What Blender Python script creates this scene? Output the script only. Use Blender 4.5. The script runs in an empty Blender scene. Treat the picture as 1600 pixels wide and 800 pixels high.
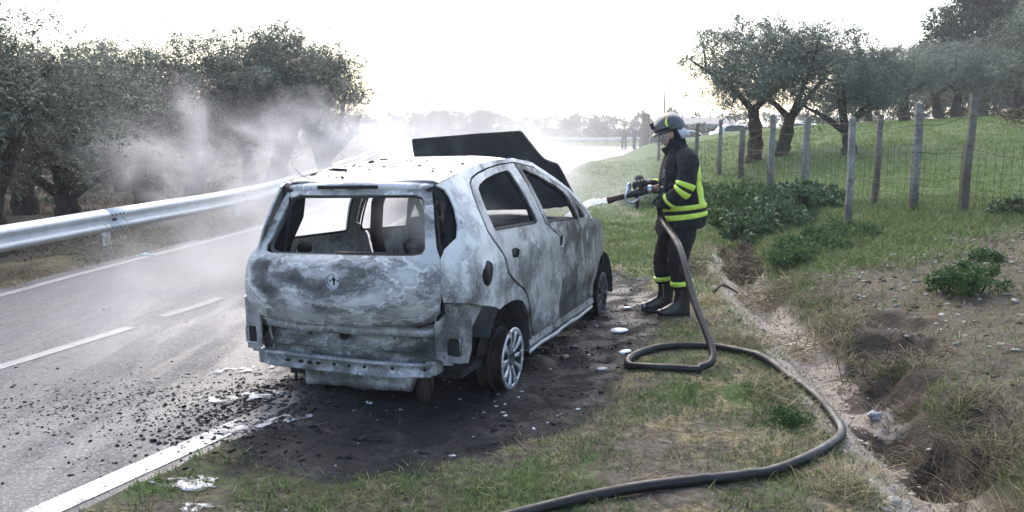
import bpy, bmesh, math, random
import numpy as np
from mathutils import Vector, Matrix
from mathutils.geometry import delaunay_2d_cdt

R = math.radians
rng = np.random.default_rng(7)
random.seed(7)
SC = bpy.context.scene
COL = SC.collection

# ------------------------------------------------------------------ camera
CAM_H = 1.70
cam = bpy.data.cameras.new('camera')
cam.sensor_width = 36.0
cam.lens = 1310 / 1600 * 36.0
cam.clip_start = 0.05
cam.clip_end = 3000
cam_o = bpy.data.objects.new('camera', cam)
cam_o.location = (0, 0, CAM_H)
cam_o.rotation_euler = (R(90 - 8.78), 0, 0)
COL.objects.link(cam_o)
SC.camera = cam_o

# ------------------------------------------------------------------ sky, sun, exposure
SUN_EL, SUN_AZ = R(41.0), R(-9.0)          # veiled sun ahead, a little left of the road
world = bpy.data.worlds.new('World')
SC.world = world
world.use_nodes = True
wn = world.node_tree
bg = wn.nodes['Background']
sky = wn.nodes.new('ShaderNodeTexSky')
sky.sky_type = 'NISHITA'
sky.sun_disc = False
sky.sun_elevation = SUN_EL
sky.sun_rotation = SUN_AZ
sky.air_density = 1.0
sky.dust_density = 2.0
sky.ozone_density = 0.4
wn.links.new(sky.outputs[0], bg.inputs[0])
bg.inputs[1].default_value = 0.13
sun = bpy.data.lights.new('sun', 'SUN')
sun.energy = 1.1
sun.angle = R(90)
sun.color = (1.0, 0.91, 0.80)
sun_o = bpy.data.objects.new('sun', sun)
d = Vector((math.sin(SUN_AZ) * math.cos(SUN_EL), math.cos(SUN_AZ) * math.cos(SUN_EL), math.sin(SUN_EL)))
sun_o.rotation_euler = d.to_track_quat('Z', 'Y').to_euler()
sun_o.location = (0, 0, 30)
COL.objects.link(sun_o)
SC.view_settings.view_transform = 'Standard'
SC.view_settings.look = 'None'
SC.view_settings.exposure = 1.85
SC.view_settings.gamma = 1.0
SC.view_settings.use_curve_mapping = False
SC.render.engine = 'CYCLES'
SC.cycles.max_bounces = 6
SC.cycles.diffuse_bounces = 3
SC.cycles.glossy_bounces = 3
SC.cycles.transmission_bounces = 4
SC.cycles.transparent_max_bounces = 8
SC.cycles.volume_bounces = 1
SC.cycles.volume_step_rate = 2.0
SC.cycles.volume_preview_step_rate = 2.0
SC.cycles.volume_max_steps = 128
SC.cycles.sample_clamp_indirect = 6
SC.cycles.use_denoising = True
try:
    SC.cycles.denoiser = 'OPENIMAGEDENOISE'
except Exception:
    pass

# ------------------------------------------------------------------ numeric helpers
def sstep(a, b, x):
    t = np.clip((np.asarray(x, float) - a) / (b - a), 0, 1)
    return t * t * (3 - 2 * t)

def _hash(ix, iy, iz, seed):
    h = (ix * 374761393 + iy * 668265263 + iz * 1274126177 + seed * 974711) & 0xffffffff
    h = ((h ^ (h >> 13)) * 1103515245) & 0xffffffff
    h = ((h ^ (h >> 16)) * 2246822519) & 0xffffffff
    return ((h ^ (h >> 15)) & 0xffff) / 65535.0

def vnoise(x, y, z=0.0, seed=0):
    x, y, z = np.broadcast_arrays(np.asarray(x, float), np.asarray(y, float), np.asarray(z, float))
    ix, iy, iz = (np.floor(a).astype(np.int64) for a in (x, y, z))
    fx, fy, fz = x - ix, y - iy, z - iz
    fx, fy, fz = (f * f * (3 - 2 * f) for f in (fx, fy, fz))
    r = 0
    for dx in (0, 1):
        for dy in (0, 1):
            for dz in (0, 1):
                w = (fx if dx else 1 - fx) * (fy if dy else 1 - fy) * (fz if dz else 1 - fz)
                r = r + w * _hash(ix + dx, iy + dy, iz + dz, seed)
    return r

def fbm(x, y, z=0.0, oct=4, seed=0):
    a, s, t = 1.0, 0.0, 0.0
    for o in range(oct):
        k = 2.03 ** o
        s = s + a * vnoise(np.asarray(x) * k, np.asarray(y) * k, np.asarray(z) * k, seed + o)
        t += a
        a *= 0.5
    return s / t                                   # 0..1

def curve(pts):
    p = np.array(pts, float)
    o = np.argsort(p[:, 0])
    p = p[o]
    return lambda v: np.interp(v, p[:, 0], p[:, 1])

def inside(poly, x, y):
    poly = np.asarray(poly, float)
    x = np.asarray(x, float); y = np.asarray(y, float)
    c = np.zeros(x.shape, bool)
    n = len(poly)
    for i in range(n):
        x1, y1 = poly[i]; x2, y2 = poly[(i + 1) % n]
        if y1 == y2:
            continue
        hit = ((y1 > y) != (y2 > y)) & (x < (x2 - x1) * (y - y1) / (y2 - y1) + x1)
        c ^= hit
    return c

def poly_dist(poly, x, y):
    """signed distance to a closed polygon, negative inside"""
    poly = np.asarray(poly, float)
    dmin = np.full(np.shape(x), 1e9)
    n = len(poly)
    for i in range(n):
        a = poly[i]; b = poly[(i + 1) % n]
        ab = b - a
        t = np.clip(((x - a[0]) * ab[0] + (y - a[1]) * ab[1]) / (ab @ ab + 1e-12), 0, 1)
        dmin = np.minimum(dmin, np.hypot(x - a[0] - t * ab[0], y - a[1] - t * ab[1]))
    return np.where(inside(poly, x, y), -dmin, dmin)

def resample(pts, step, closed=True):
    p = np.asarray(pts, float)
    out = []
    n = len(p)
    for i in range(n if closed else n - 1):
        a, b = p[i], p[(i + 1) % n]
        k = max(1, int(round(np.linalg.norm(b - a) / step)))
        for j in range(k):
            out.append(a + (b - a) * j / k)
    if not closed:
        out.append(p[-1])
    return np.array(out)

def chaikin(p, it=1, closed=True):
    p = np.asarray(p, float)
    for _ in range(it):
        if closed:
            q = np.roll(p, -1, 0)
            p = np.stack([p * .75 + q * .25, p * .25 + q * .75], 1).reshape(-1, p.shape[1])
        else:
            q = p[1:]; r = p[:-1]
            m = np.stack([r * .75 + q * .25, r * .25 + q * .75], 1).reshape(-1, p.shape[1])
            p = np.vstack([p[:1], m, p[-1:]])
    return p

def smooth_path(pts, n):
    """Catmull-Rom through the points, n samples per span"""
    p = np.asarray(pts, float)
    e = np.vstack([2 * p[0] - p[1], p, 2 * p[-1] - p[-2]])
    out = []
    for i in range(1, len(e) - 2):
        a, b, c, d_ = e[i - 1], e[i], e[i + 1], e[i + 2]
        for j in range(n):
            t = j / n
            out.append(.5 * (2 * b + (c - a) * t + (2 * a - 5 * b + 4 * c - d_) * t * t + (3 * b - a - 3 * c + d_) * t ** 3))
    out.append(p[-1])
    return np.array(out)

# ------------------------------------------------------------------ object helpers
def tag(o, label=None, cat=None, group=None, kind=None):
    for k, v in (('label', label), ('category', cat), ('group', group), ('kind', kind)):
        if v:
            o[k] = v
    return o

def empty(name, loc=(0, 0, 0), rz=0.0):
    o = bpy.data.objects.new(name, None)
    o.empty_display_size = 0.2
    o.location = loc
    o.rotation_euler = (0, 0, rz)
    COL.objects.link(o)
    return o

def link(name, me, m, parent=None, smooth=True):
    ms = m if isinstance(m, (list, tuple)) else [m]
    if len(me.materials) == 0:
        for q in ms:
            me.materials.append(q)
    o = bpy.data.objects.new(name, me)
    COL.objects.link(o)
    if parent is not None:
        o.parent = parent
    if smooth is not None and len(me.polygons):
        me.polygons.foreach_set('use_smooth', np.full(len(me.polygons), bool(smooth)))
    return o

def np_mesh(name, V, F, mi=None):
    """V (n,3), F (m,k) with one face size"""
    V = np.asarray(V, np.float32); F = np.asarray(F, np.int32)
    me = bpy.data.meshes.new(name)
    me.vertices.add(len(V)); me.vertices.foreach_set('co', V.ravel())
    m, k = F.shape
    me.loops.add(m * k); me.loops.foreach_set('vertex_index', F.ravel())
    me.polygons.add(m)
    me.polygons.foreach_set('loop_start', np.arange(m, dtype=np.int32) * k)
    if mi is not None:
        me.polygons.foreach_set('material_index', np.asarray(mi, np.int32))
    me.update(calc_edges=True)
    return me

class MB:
    def __init__(self):
        self.v, self.f, self.m = [], [], []
    def add(self, V, F, mi=0):
        b = len(self.v)
        self.v += [tuple(map(float, p)) for p in V]
        self.f += [tuple(int(i) + b for i in f) for f in F]
        self.m += [mi] * len(F)
        return self
    def box(self, c, s, rot=None, mi=0, taper=1.0):
        x, y, z = (a / 2 for a in s)
        P = np.array([(i * x * (taper if k > 0 else 1), j * y * (taper if k > 0 else 1), k * z)
                      for k in (-1, 1) for j in (-1, 1) for i in (-1, 1)])
        if rot is not None:
            P = P @ np.array(rot.to_matrix() if hasattr(rot, 'to_matrix') else rot).T
        P = P + np.array(c)
        return self.add(P, [(0, 2, 3, 1), (4, 5, 7, 6), (0, 1, 5, 4), (2, 6, 7, 3), (0, 4, 6, 2), (1, 3, 7, 5)], mi)
    def tube(self, pts, rad, seg=10, mi=0, cap=True, squash=None, up=(0, 0, 1)):
        P = np.asarray(pts, float)
        n = len(P)
        r = np.broadcast_to(np.asarray(rad, float), (n,)) if np.ndim(rad) <= 1 else np.asarray(rad, float)
        T = np.gradient(P, axis=0)
        T /= np.linalg.norm(T, axis=1)[:, None] + 1e-12
        u = np.array(up, float)
        if abs(T[0] @ u) > .95:
            u = np.array((1.0, 0, 0))
        A = u - T[0] * (u @ T[0]); A /= np.linalg.norm(A)
        V, F = [], []
        for i in range(n):
            A = A - T[i] * (A @ T[i]); A /= np.linalg.norm(A) + 1e-12
            B = np.cross(T[i], A)
            for k in range(seg):
                t = 2 * math.pi * k / seg
                if r.ndim == 1:
                    ra = rb = r[i]
                else:
                    ra, rb = r[i]
                V.append(P[i] + A * math.cos(t) * ra + B * math.sin(t) * rb)
        for i in range(n - 1):
            for k in range(seg):
                a = i * seg + k; b = i * seg + (k + 1) % seg
                F.append((a, b, b + seg, a + seg))
        if cap:
            F.append(tuple(range(seg - 1, -1, -1)))
            F.append(tuple((n - 1) * seg + k for k in range(seg)))
        return self.add(V, F, mi)
    def loft(self, rings, mi=0, cap=True):
        """rings: list of (k,3) arrays with the same k"""
        k = len(rings[0])
        V = np.vstack(rings)
        F = []
        for i in range(len(rings) - 1):
            for j in range(k):
                a = i * k + j; b = i * k + (j + 1) % k
                F.append((a, b, b + k, a + k))
        if cap:
            F.append(tuple(range(k - 1, -1, -1)))
            F.append(tuple((len(rings) - 1) * k + j for j in range(k)))
        return self.add(V, F, mi)
    def ball(self, c, r, seg=10, rings=7, mi=0, bump=0.0, seed=0):
        r = np.broadcast_to(np.asarray(r, float), (3,))
        V = [(0, 0, -1)]
        for i in range(1, rings):
            ph = -math.pi / 2 + math.pi * i / rings
            for k in range(seg):
                t = 2 * math.pi * k / seg
                V.append((math.cos(ph) * math.cos(t), math.cos(ph) * math.sin(t), math.sin(ph)))
        V.append((0, 0, 1))
        V = np.array(V)
        if bump:
            nz = vnoise(V[:, 0] * 1.7 + seed * 3.1, V[:, 1] * 1.7, V[:, 2] * 1.7 + seed, seed) - .5
            V = V * (1 + bump * nz)[:, None]
        V = V * r + np.array(c)
        F = []
        for k in range(seg):
            F.append((0, 1 + (k + 1) % seg, 1 + k))
            F.append((len(V) - 1, len(V) - 1 - seg + k, len(V) - 1 - seg + (k + 1) % seg))
        for i in range(rings - 2):
            for k in range(seg):
                a = 1 + i * seg + k; b = 1 + i * seg + (k + 1) % seg
                F.append((a, b, b + seg, a + seg))
        return self.add(V, F, mi)
    def build(self, name, m, parent=None, smooth=True, bevel=0.0, subsurf=0):
        me = bpy.data.meshes.new(name)
        me.from_pydata(self.v, [], self.f)
        o = link(name, me, m, parent, smooth)
        me.polygons.foreach_set('material_index', np.array(self.m, np.int32))
        me.update()
        if bevel:
            b = o.modifiers.new('bevel', 'BEVEL'); b.width = bevel; b.segments = 2
            b.limit_method = 'ANGLE'; b.angle_limit = R(40)
        if subsurf:
            s = o.modifiers.new('subsurf', 'SUBSURF'); s.levels = subsurf; s.render_levels = subsurf
        return o

def ring(c, ax, bx, n=24, ph=0.0, p=2.0):
    """superellipse ring around c spanned by half-axes ax, bx"""
    t = np.linspace(0, 2 * math.pi, n, endpoint=False) + ph
    ct, st = np.cos(t), np.sin(t)
    ca = np.sign(ct) * np.abs(ct) ** (2 / p); sb = np.sign(st) * np.abs(st) ** (2 / p)
    return np.array(c) + ca[:, None] * np.array(ax) + sb[:, None] * np.array(bx)

def fill2d(outline, holes=(), step=.06, edge_step=None, rnd=0, seed=1):
    """triangulate a 2-D outline with holes, with inner points; returns verts, tris, loops"""
    es = edge_step or step
    loops = []
    for q in [outline] + list(holes):
        q = resample(q, es)
        if rnd:
            q = chaikin(q, rnd)
        loops.append(q)
    allv = np.vstack(loops)
    E, b = [], 0
    for q in loops:
        n = len(q)
        E += [(b + i, b + (i + 1) % n) for i in range(n)]
        b += n
    lo, hi = allv.min(0), allv.max(0)
    gx, gy = np.meshgrid(np.arange(lo[0], hi[0], step), np.arange(lo[1], hi[1], step))
    gx = gx.ravel(); gy = gy.ravel()
    gx = gx + (np.arange(len(gx)) * .618 % 1 - .5) * step * .05
    ins = inside(loops[0], gx, gy)
    for q in loops[1:]:
        ins &= ~inside(q, gx, gy)
    gx, gy = gx[ins], gy[ins]
    if len(gx):
        dd = np.min(np.hypot(gx[:, None] - allv[None, :, 0], gy[:, None] - allv[None, :, 1]), 1)
        k = dd > step * .45
        pts = np.vstack([allv, np.stack([gx[k], gy[k]], 1)])
    else:
        pts = allv
    r = delaunay_2d_cdt([Vector(p) for p in pts], E, [], 0, 1e-6)
    V = np.array([tuple(v) for v in r[0]]); T = np.array([tuple(f) for f in r[2]])
    cen = V[T].mean(1)
    ok = inside(loops[0], cen[:, 0], cen[:, 1])
    for q in loops[1:]:
        ok &= ~inside(q, cen[:, 0], cen[:, 1])
    return V, T[ok]

def shell(V, T, thick, flip=False):
    """give an open triangle sheet a thickness; V (n,3)"""
    n = len(V)
    fn = np.cross(V[T[:, 1]] - V[T[:, 0]], V[T[:, 2]] - V[T[:, 0]])
    vn = np.zeros_like(V)
    for k in range(3):
        np.add.at(vn, T[:, k], fn)
    vn /= np.linalg.norm(vn, axis=1)[:, None] + 1e-12
    if flip:
        vn = -vn
    W = V - vn * thick
    top = T if not flip else T[:, ::-1]
    F = [tuple(t) for t in top] + [tuple(t[::-1] + n) for t in top]
    cnt = {}
    for t in top:
        for a, b in ((t[0], t[1]), (t[1], t[2]), (t[2], t[0])):
            cnt[(int(a), int(b))] = 1
    for (a, b) in list(cnt):
        if (b, a) not in cnt:
            F.append((a, a + n, b + n, b))
    return np.vstack([V, W]), F

def sheet(name, outline, fmap, m, parent=None, holes=(), step=.06, edge_step=None, rnd=0, thick=.006, flip=False, smooth=True):
    V2, T = fill2d(outline, holes, step, edge_step, rnd)
    V3 = fmap(V2[:, 0], V2[:, 1])
    V, F = shell(V3, T, thick, flip)
    o = MB().add(V, F).build(name, m, parent, smooth)
    # keep the folded rim crisp
    es = o.modifiers.new('edges', 'EDGE_SPLIT'); es.split_angle = R(50)
    return o
# ------------------------------------------------------------------ materials
class NT:
    """short hand for building node trees"""
    def __init__(self, name):
        self.m = bpy.data.materials.new(name)
        self.m.use_nodes = True
        self.t = self.m.node_tree
        self.t.nodes.clear()
        self.out = self.n('ShaderNodeOutputMaterial')
    def n(self, typ, **kw):
        nd = self.t.nodes.new(typ)
        for k, v in kw.items():
            if hasattr(nd, k) and not k.startswith('i_'):
                setattr(nd, k, v)
        return nd
    def set(self, sock, v):
        if isinstance(v, bpy.types.NodeSocket):
            self.t.links.new(v, sock)
        elif v is not None:
            if hasattr(sock, 'default_value') and not isinstance(sock.default_value, (float, int)) and isinstance(v, (tuple, list)):
                v = tuple(v) + ((1.0,) if len(v) == 3 and len(sock.default_value) == 4 else ())
            sock.default_value = v
    def coord(self, kind='Object'):
        return self.n('ShaderNodeTexCoord').outputs[kind]
    def mapping(self, vec, scale=(1, 1, 1), loc=(0, 0, 0), rot=(0, 0, 0)):
        m = self.n('ShaderNodeMapping')
        self.set(m.inputs['Vector'], vec); self.set(m.inputs['Scale'], scale)
        self.set(m.inputs['Location'], loc); self.set(m.inputs['Rotation'], rot)
        return m.outputs[0]
    def noise(self, vec=None, scale=5.0, detail=4.0, rough=.55, dist=0.0, out=0):
        n = self.n('ShaderNodeTexNoise')
        self.set(n.inputs['Vector'], vec); self.set(n.inputs['Scale'], scale)
        self.set(n.inputs['Detail'], detail); self.set(n.inputs['Roughness'], rough)
        self.set(n.inputs['Distortion'], dist)
        return n.outputs[out]
    def voro(self, vec=None, scale=5.0, feature='F1', out='Distance'):
        n = self.n('ShaderNodeTexVoronoi', feature=feature)
        self.set(n.inputs['Vector'], vec); self.set(n.inputs['Scale'], scale)
        return n.outputs[out]
    def math(self, op, a, b=None, c=None, clamp=False):
        n = self.n('ShaderNodeMath', operation=op, use_clamp=clamp)
        self.set(n.inputs[0], a); self.set(n.inputs[1], b)
        if c is not None:
            self.set(n.inputs[2], c)
        return n.outputs[0]
    def vmath(self, op, a, b=None, out=0):
        n = self.n('ShaderNodeVectorMath', operation=op)
        self.set(n.inputs[0], a)
        if b is not None:
            self.set(n.inputs[1], b)
        return n.outputs[out]
    def ramp(self, fac, stops, interp='LINEAR'):
        n = self.n('ShaderNodeValToRGB')
        n.color_ramp.interpolation = interp
        el = n.color_ramp.elements
        while len(el) < len(stops):
            el.new(0.5)
        for e, (p, c) in zip(el, stops):
            e.position = p
            c = (c, c, c) if isinstance(c, (int, float)) else c
            e.color = tuple(c) + ((1.0,) if len(c) == 3 else ())
        self.set(n.inputs[0], fac)
        return n.outputs[0]
    def mix(self, fac, a, b, blend='MIX'):
        n = self.n('ShaderNodeMix', data_type='RGBA', blend_type=blend)
        self.set(n.inputs[0], fac); self.set(n.inputs[6], a); self.set(n.inputs[7], b)
        return n.outputs[2]
    def maprange(self, v, a, b, c=0.0, d_=1.0, smooth=True):
        n = self.n('ShaderNodeMapRange')
        n.interpolation_type = 'SMOOTHSTEP' if smooth else 'LINEAR'
        self.set(n.inputs[0], v)
        for i, q in zip((1, 2, 3, 4), (a, b, c, d_)):
            self.set(n.inputs[i], q)
        return n.outputs[0]
    def bump(self, h, strength=.3, dist=.01, normal=None):
        n = self.n('ShaderNodeBump')
        self.set(n.inputs['Strength'], strength); self.set(n.inputs['Distance'], dist)
        self.set(n.inputs['Height'], h)
        if normal is not None:
            self.set(n.inputs['Normal'], normal)
        return n.outputs[0]
    def attr(self, name, out='Color'):
        n = self.n('ShaderNodeAttribute'); n.attribute_name = name
        return n.outputs[out]
    def sep(self, c):
        n = self.n('ShaderNodeSeparateColor'); self.set(n.inputs[0], c)
        return n.outputs
    def sepxyz(self, c):
        n = self.n('ShaderNodeSeparateXYZ'); self.set(n.inputs[0], c)
        return n.outputs
    def island(self):
        return self.n('ShaderNodeNewGeometry').outputs['Random Per Island']
    def objrand(self):
        return self.n('ShaderNodeObjectInfo').outputs['Random']
    def bsdf(self, color, rough=.6, metal=0.0, normal=None, spec=.5, trans=0.0, sub=None, alpha=None, coat=0.0):
        b = self.n('ShaderNodeBsdfPrincipled')
        self.set(b.inputs['Base Color'], color); self.set(b.inputs['Roughness'], rough)
        self.set(b.inputs['Metallic'], metal); self.set(b.inputs['Specular IOR Level'], spec)
        self.set(b.inputs['Transmission Weight'], trans)
        self.set(b.inputs['Coat Weight'], coat)
        if normal is not None:
            self.set(b.inputs['Normal'], normal)
        if alpha is not None:
            self.set(b.inputs['Alpha'], alpha)
        return b
    def done(self, sh):
        self.t.links.new(sh.outputs[0] if hasattr(sh, 'outputs') else sh, self.out.inputs['Surface'])
        return self.m

def plain(name, color, rough=.6, metal=0.0, var=.25, scale=12.0, bump=.15, bdist=.004, spec=.4):
    t = NT(name)
    co = t.coord()
    n = t.noise(co, scale, 5, .6)
    c = tuple(color)
    col = t.mix(t.maprange(n, .3, .7), tuple(q * (1 - var) for q in c), tuple(min(1, q * (1 + var)) for q in c))
    nm = t.bump(t.noise(co, scale * 4, 4, .6), bump, bdist)
    return t.done(t.bsdf(col, t.maprange(n, .2, .8, rough * .85, min(1, rough * 1.12)), metal, nm, spec))

def burnt_metal(name, seed, light=(.46, .48, .53), mid=(.142, .137, .134), dark=(.034, .032, .031), amount=.5, stretch=(1, 1, 1), scale=3.2, streak=.5, levels=None, contrast=1.0, rust=.4, rings=False, crisp=.9):
    """sheet steel after a fire: pale ash, scorched grey, soot, rims of flaked paint, rust.
    levels: (height, bias) pairs, where up the panel the heat burnt it darker (+) or paler (-)"""
    t = NT(name)
    obj = t.coord()
    co = t.mapping(obj, stretch, (seed * 1.37, seed * .71, seed * 2.1))
    warp = t.noise(co, scale * .7, 4, .55, 0, 1)
    d_ = t.vmath('SUBTRACT', warp, (.5, .5, .5))
    sc = t.n('ShaderNodeVectorMath', operation='SCALE'); t.set(sc.inputs[0], d_); sc.inputs['Scale'].default_value = .22
    p = t.vmath('ADD', co, sc.outputs[0])
    bias = .0
    if levels:
        z = t.math('DIVIDE', t.sepxyz(obj)[2], 1.6)
        bias = t.math('SUBTRACT', t.ramp(z, [(zz / 1.6, .5 + b) for zz, b in levels]), .5)
    if rings:            # scorch marks follow the pressing of the lid
        q = t.sepxyz(obj)
        ry = t.math('POWER', t.math('DIVIDE', q[1], .60), 2.0)
        rz = t.math('POWER', t.math('DIVIDE', t.math('SUBTRACT', q[2], .86), .20), 2.0)
        rr = t.math('ADD', t.math('SQRT', t.math('ADD', ry, rz)), t.math('MULTIPLY', t.math('SUBTRACT', t.noise(co, 3.0, 5, .6), .5), .5))
        bias = t.math('ADD', bias, t.math('SUBTRACT', t.ramp(t.math('DIVIDE', rr, 1.6), [(.0, .54), (.30, .53), (.42, .47), (.50, .44), (.56, .56), (.66, .55), (.72, .46), (.85, .45), (1, .52)]), .5))
    big = t.noise(p, scale * .45, 4, .5, .0)
    n1 = t.noise(p, scale, 8, .60, .0)
    v = t.math('ADD', t.math('ADD', t.math('MULTIPLY', n1, .72), t.math('MULTIPLY', big, .38)), .45 - amount)
    v = t.math('ADD', v, bias)
    lo, hi = .5 - .055 / contrast, .5 + .075 / contrast
    soft = t.ramp(v, [(max(0, lo - .04), light), (.5, tuple(.45 * a + .55 * b for a, b in zip(light, mid))), (hi, mid), (min(1, hi + .11), dark)])
    # crisp islands of paint ash with a pale rim
    isl = t.ramp(v, [(.462, 0), (.470, 1), (.488, 1), (.494, .35), (.56, .25), (.575, 0)])
    pale = tuple(min(.75, a * 1.30) for a in light)
    col = t.mix(t.math('MULTIPLY', isl, crisp), soft, pale)
    # second generation of scorching, crisp but low in contrast
    n3 = t.noise(p, scale * 2.1, 7, .60, .2)
    w = t.math('MULTIPLY', t.ramp(n3, [(.50, 0), (.515, 1)]), t.ramp(v, [(.40, .0), (.50, .8 * crisp), (.62, .45 * crisp)]))
    col = t.mix(w, col, tuple(a * .72 for a in mid))
    n2 = t.noise(p, scale * 6.5, 6, .66, .3)
    fl = t.math('MULTIPLY', t.ramp(n2, [(.545, 0), (.57, 1), (.60, 0)]), t.ramp(v, [(.44, 0), (.50, 1), (.60, .5), (.68, 0)]))
    col = t.mix(t.math('MULTIPLY', fl, .7), col, pale)
    cs = t.mapping(obj, (11, 11, 1.0), (seed, 0, 0))
    st = t.ramp(t.noise(cs, 2.0, 5, .62), [(.50, 0), (.74, 1)])
    col = t.mix(t.math('MULTIPLY', st, streak), col, tuple(.5 * (a + b) for a, b in zip(mid, dark)))
    sp = t.ramp(t.noise(co, 52, 3, .7), [(.62, 0), (.70, 1)])
    col = t.mix(t.math('MULTIPLY', sp, .45), col, dark)
    ru = t.ramp(t.noise(co, 3.6, 7, .68, .6), [(.56, 0), (.74, 1)])
    col = t.mix(t.math('MULTIPLY', ru, rust), col, (.19, .125, .088))
    h = t.math('ADD', t.math('MULTIPLY', v, .6), t.math('MULTIPLY', n2, .35))
    nm = t.bump(t.noise(co, 6, 3, .5), .25, .025, t.bump(h, .35, .012))
    return t.done(t.bsdf(col, t.maprange(v, .3, .7, .40, .80), .22, nm, .45))

M = {}
M['burnt_hatch'] = burnt_metal('burnt_hatch_steel', 1.0, light=(.47, .46, .45), amount=.485, stretch=(1, .8, 1.5), scale=2.8, streak=.12, levels=[(.55, .05), (.60, -.02), (.70, -.03), (.755, .015), (.83, .02), (.93, -.01), (.98, -.06), (1.15, -.02), (1.42, -.05)], rust=.30, rings=True)
M['burnt_body'] = burnt_metal('burnt_body_steel', 5.0, light=(.60, .595, .59), amount=.525, scale=2.8, crisp=.55, streak=.34, levels=[(.2, .12), (.55, .05), (.72, .035), (.90, -.04), (1.1, -.05), (1.55, -.02)], rust=.35)
M['burnt_door'] = burnt_metal('burnt_door_steel', 9.0, light=(.46, .455, .445), amount=.515, crisp=.6, scale=3.2, streak=.50, levels=[(.2, .20), (.36, .09), (.50, .01), (.72, -.02), (.88, -.03), (1.0, -.07), (1.5, -.03)], rust=.45)
M['burnt_roof'] = burnt_metal('burnt_roof_steel', 13.0, light=(.58, .575, .57), amount=.55, scale=2.4, streak=.0, rust=.04)
M['burnt_inner'] = burnt_metal('burnt_inner_steel', 17.0, light=(.30, .295, .29), mid=(.115, .110, .107), amount=.52, scale=4.5, streak=.60, rust=.4)
M['burnt_rear'] = burnt_metal('burnt_rear_steel', 29.0, light=(.33, .325, .32), mid=(.095, .090, .087), amount=.445, scale=4.0, stretch=(1, .8, 1.5), streak=.75, rust=.5)
M['burnt_fdoor'] = burnt_metal('burnt_front_door_steel', 33.0, light=(.39, .385, .37), mid=(.118, .112, .106), amount=.47, scale=4.4, streak=.7, levels=[(.2, .20), (.40, .06), (.60, .02), (.90, .0), (1.0, -.06), (1.5, -.03)], rust=.65)
M['burnt_beam'] = burnt_metal('burnt_beam_steel', 23.0, light=(.34, .345, .36), amount=.47, scale=4.0, streak=.35, rust=.35)
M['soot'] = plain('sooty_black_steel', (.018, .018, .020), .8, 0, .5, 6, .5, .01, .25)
M['soot_grey'] = plain('sooty_grey_steel', (.060, .060, .064), .7, .1, .5, 5, .4, .01, .3)
M['ash'] = plain('pale_ash', (.42, .42, .43), .9, 0, .3, 14, .5, .01)
M['rust'] = plain('heat_rust', (.048, .034, .028), .75, .2, .5, 9, .5, .008)
M['bonnet'] = None

def bonnet_mat():
    t = NT('charred_bonnet')
    co = t.coord()
    n = t.noise(co, 2.6, 5, .6, .6)
    col = t.ramp(n, [(.35, (.020, .020, .021)), (.52, (.036, .036, .038)), (.70, (.075, .073, .072))])
    nm = t.bump(t.noise(co, 9, 5, .6), .35, .012)
    return t.done(t.bsdf(col, t.maprange(n, .3, .7, .55, .8), .1, nm, .3))
M['bonnet'] = bonnet_mat()

def rim_mat():
    t = NT('scorched_alloy')
    co = t.coord()
    n = t.noise(co, 11, 5, .65, .6)
    col = t.ramp(n, [(.38, (.62, .63, .66)), (.55, (.45, .45, .47)), (.63, (.10, .08, .07)), (.75, (.04, .035, .03))])
    return t.done(t.bsdf(col, t.maprange(n, .3, .7, .25, .7), .75, t.bump(t.noise(co, 40, 4), .2, .003)))
M['rim'] = rim_mat()

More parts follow.
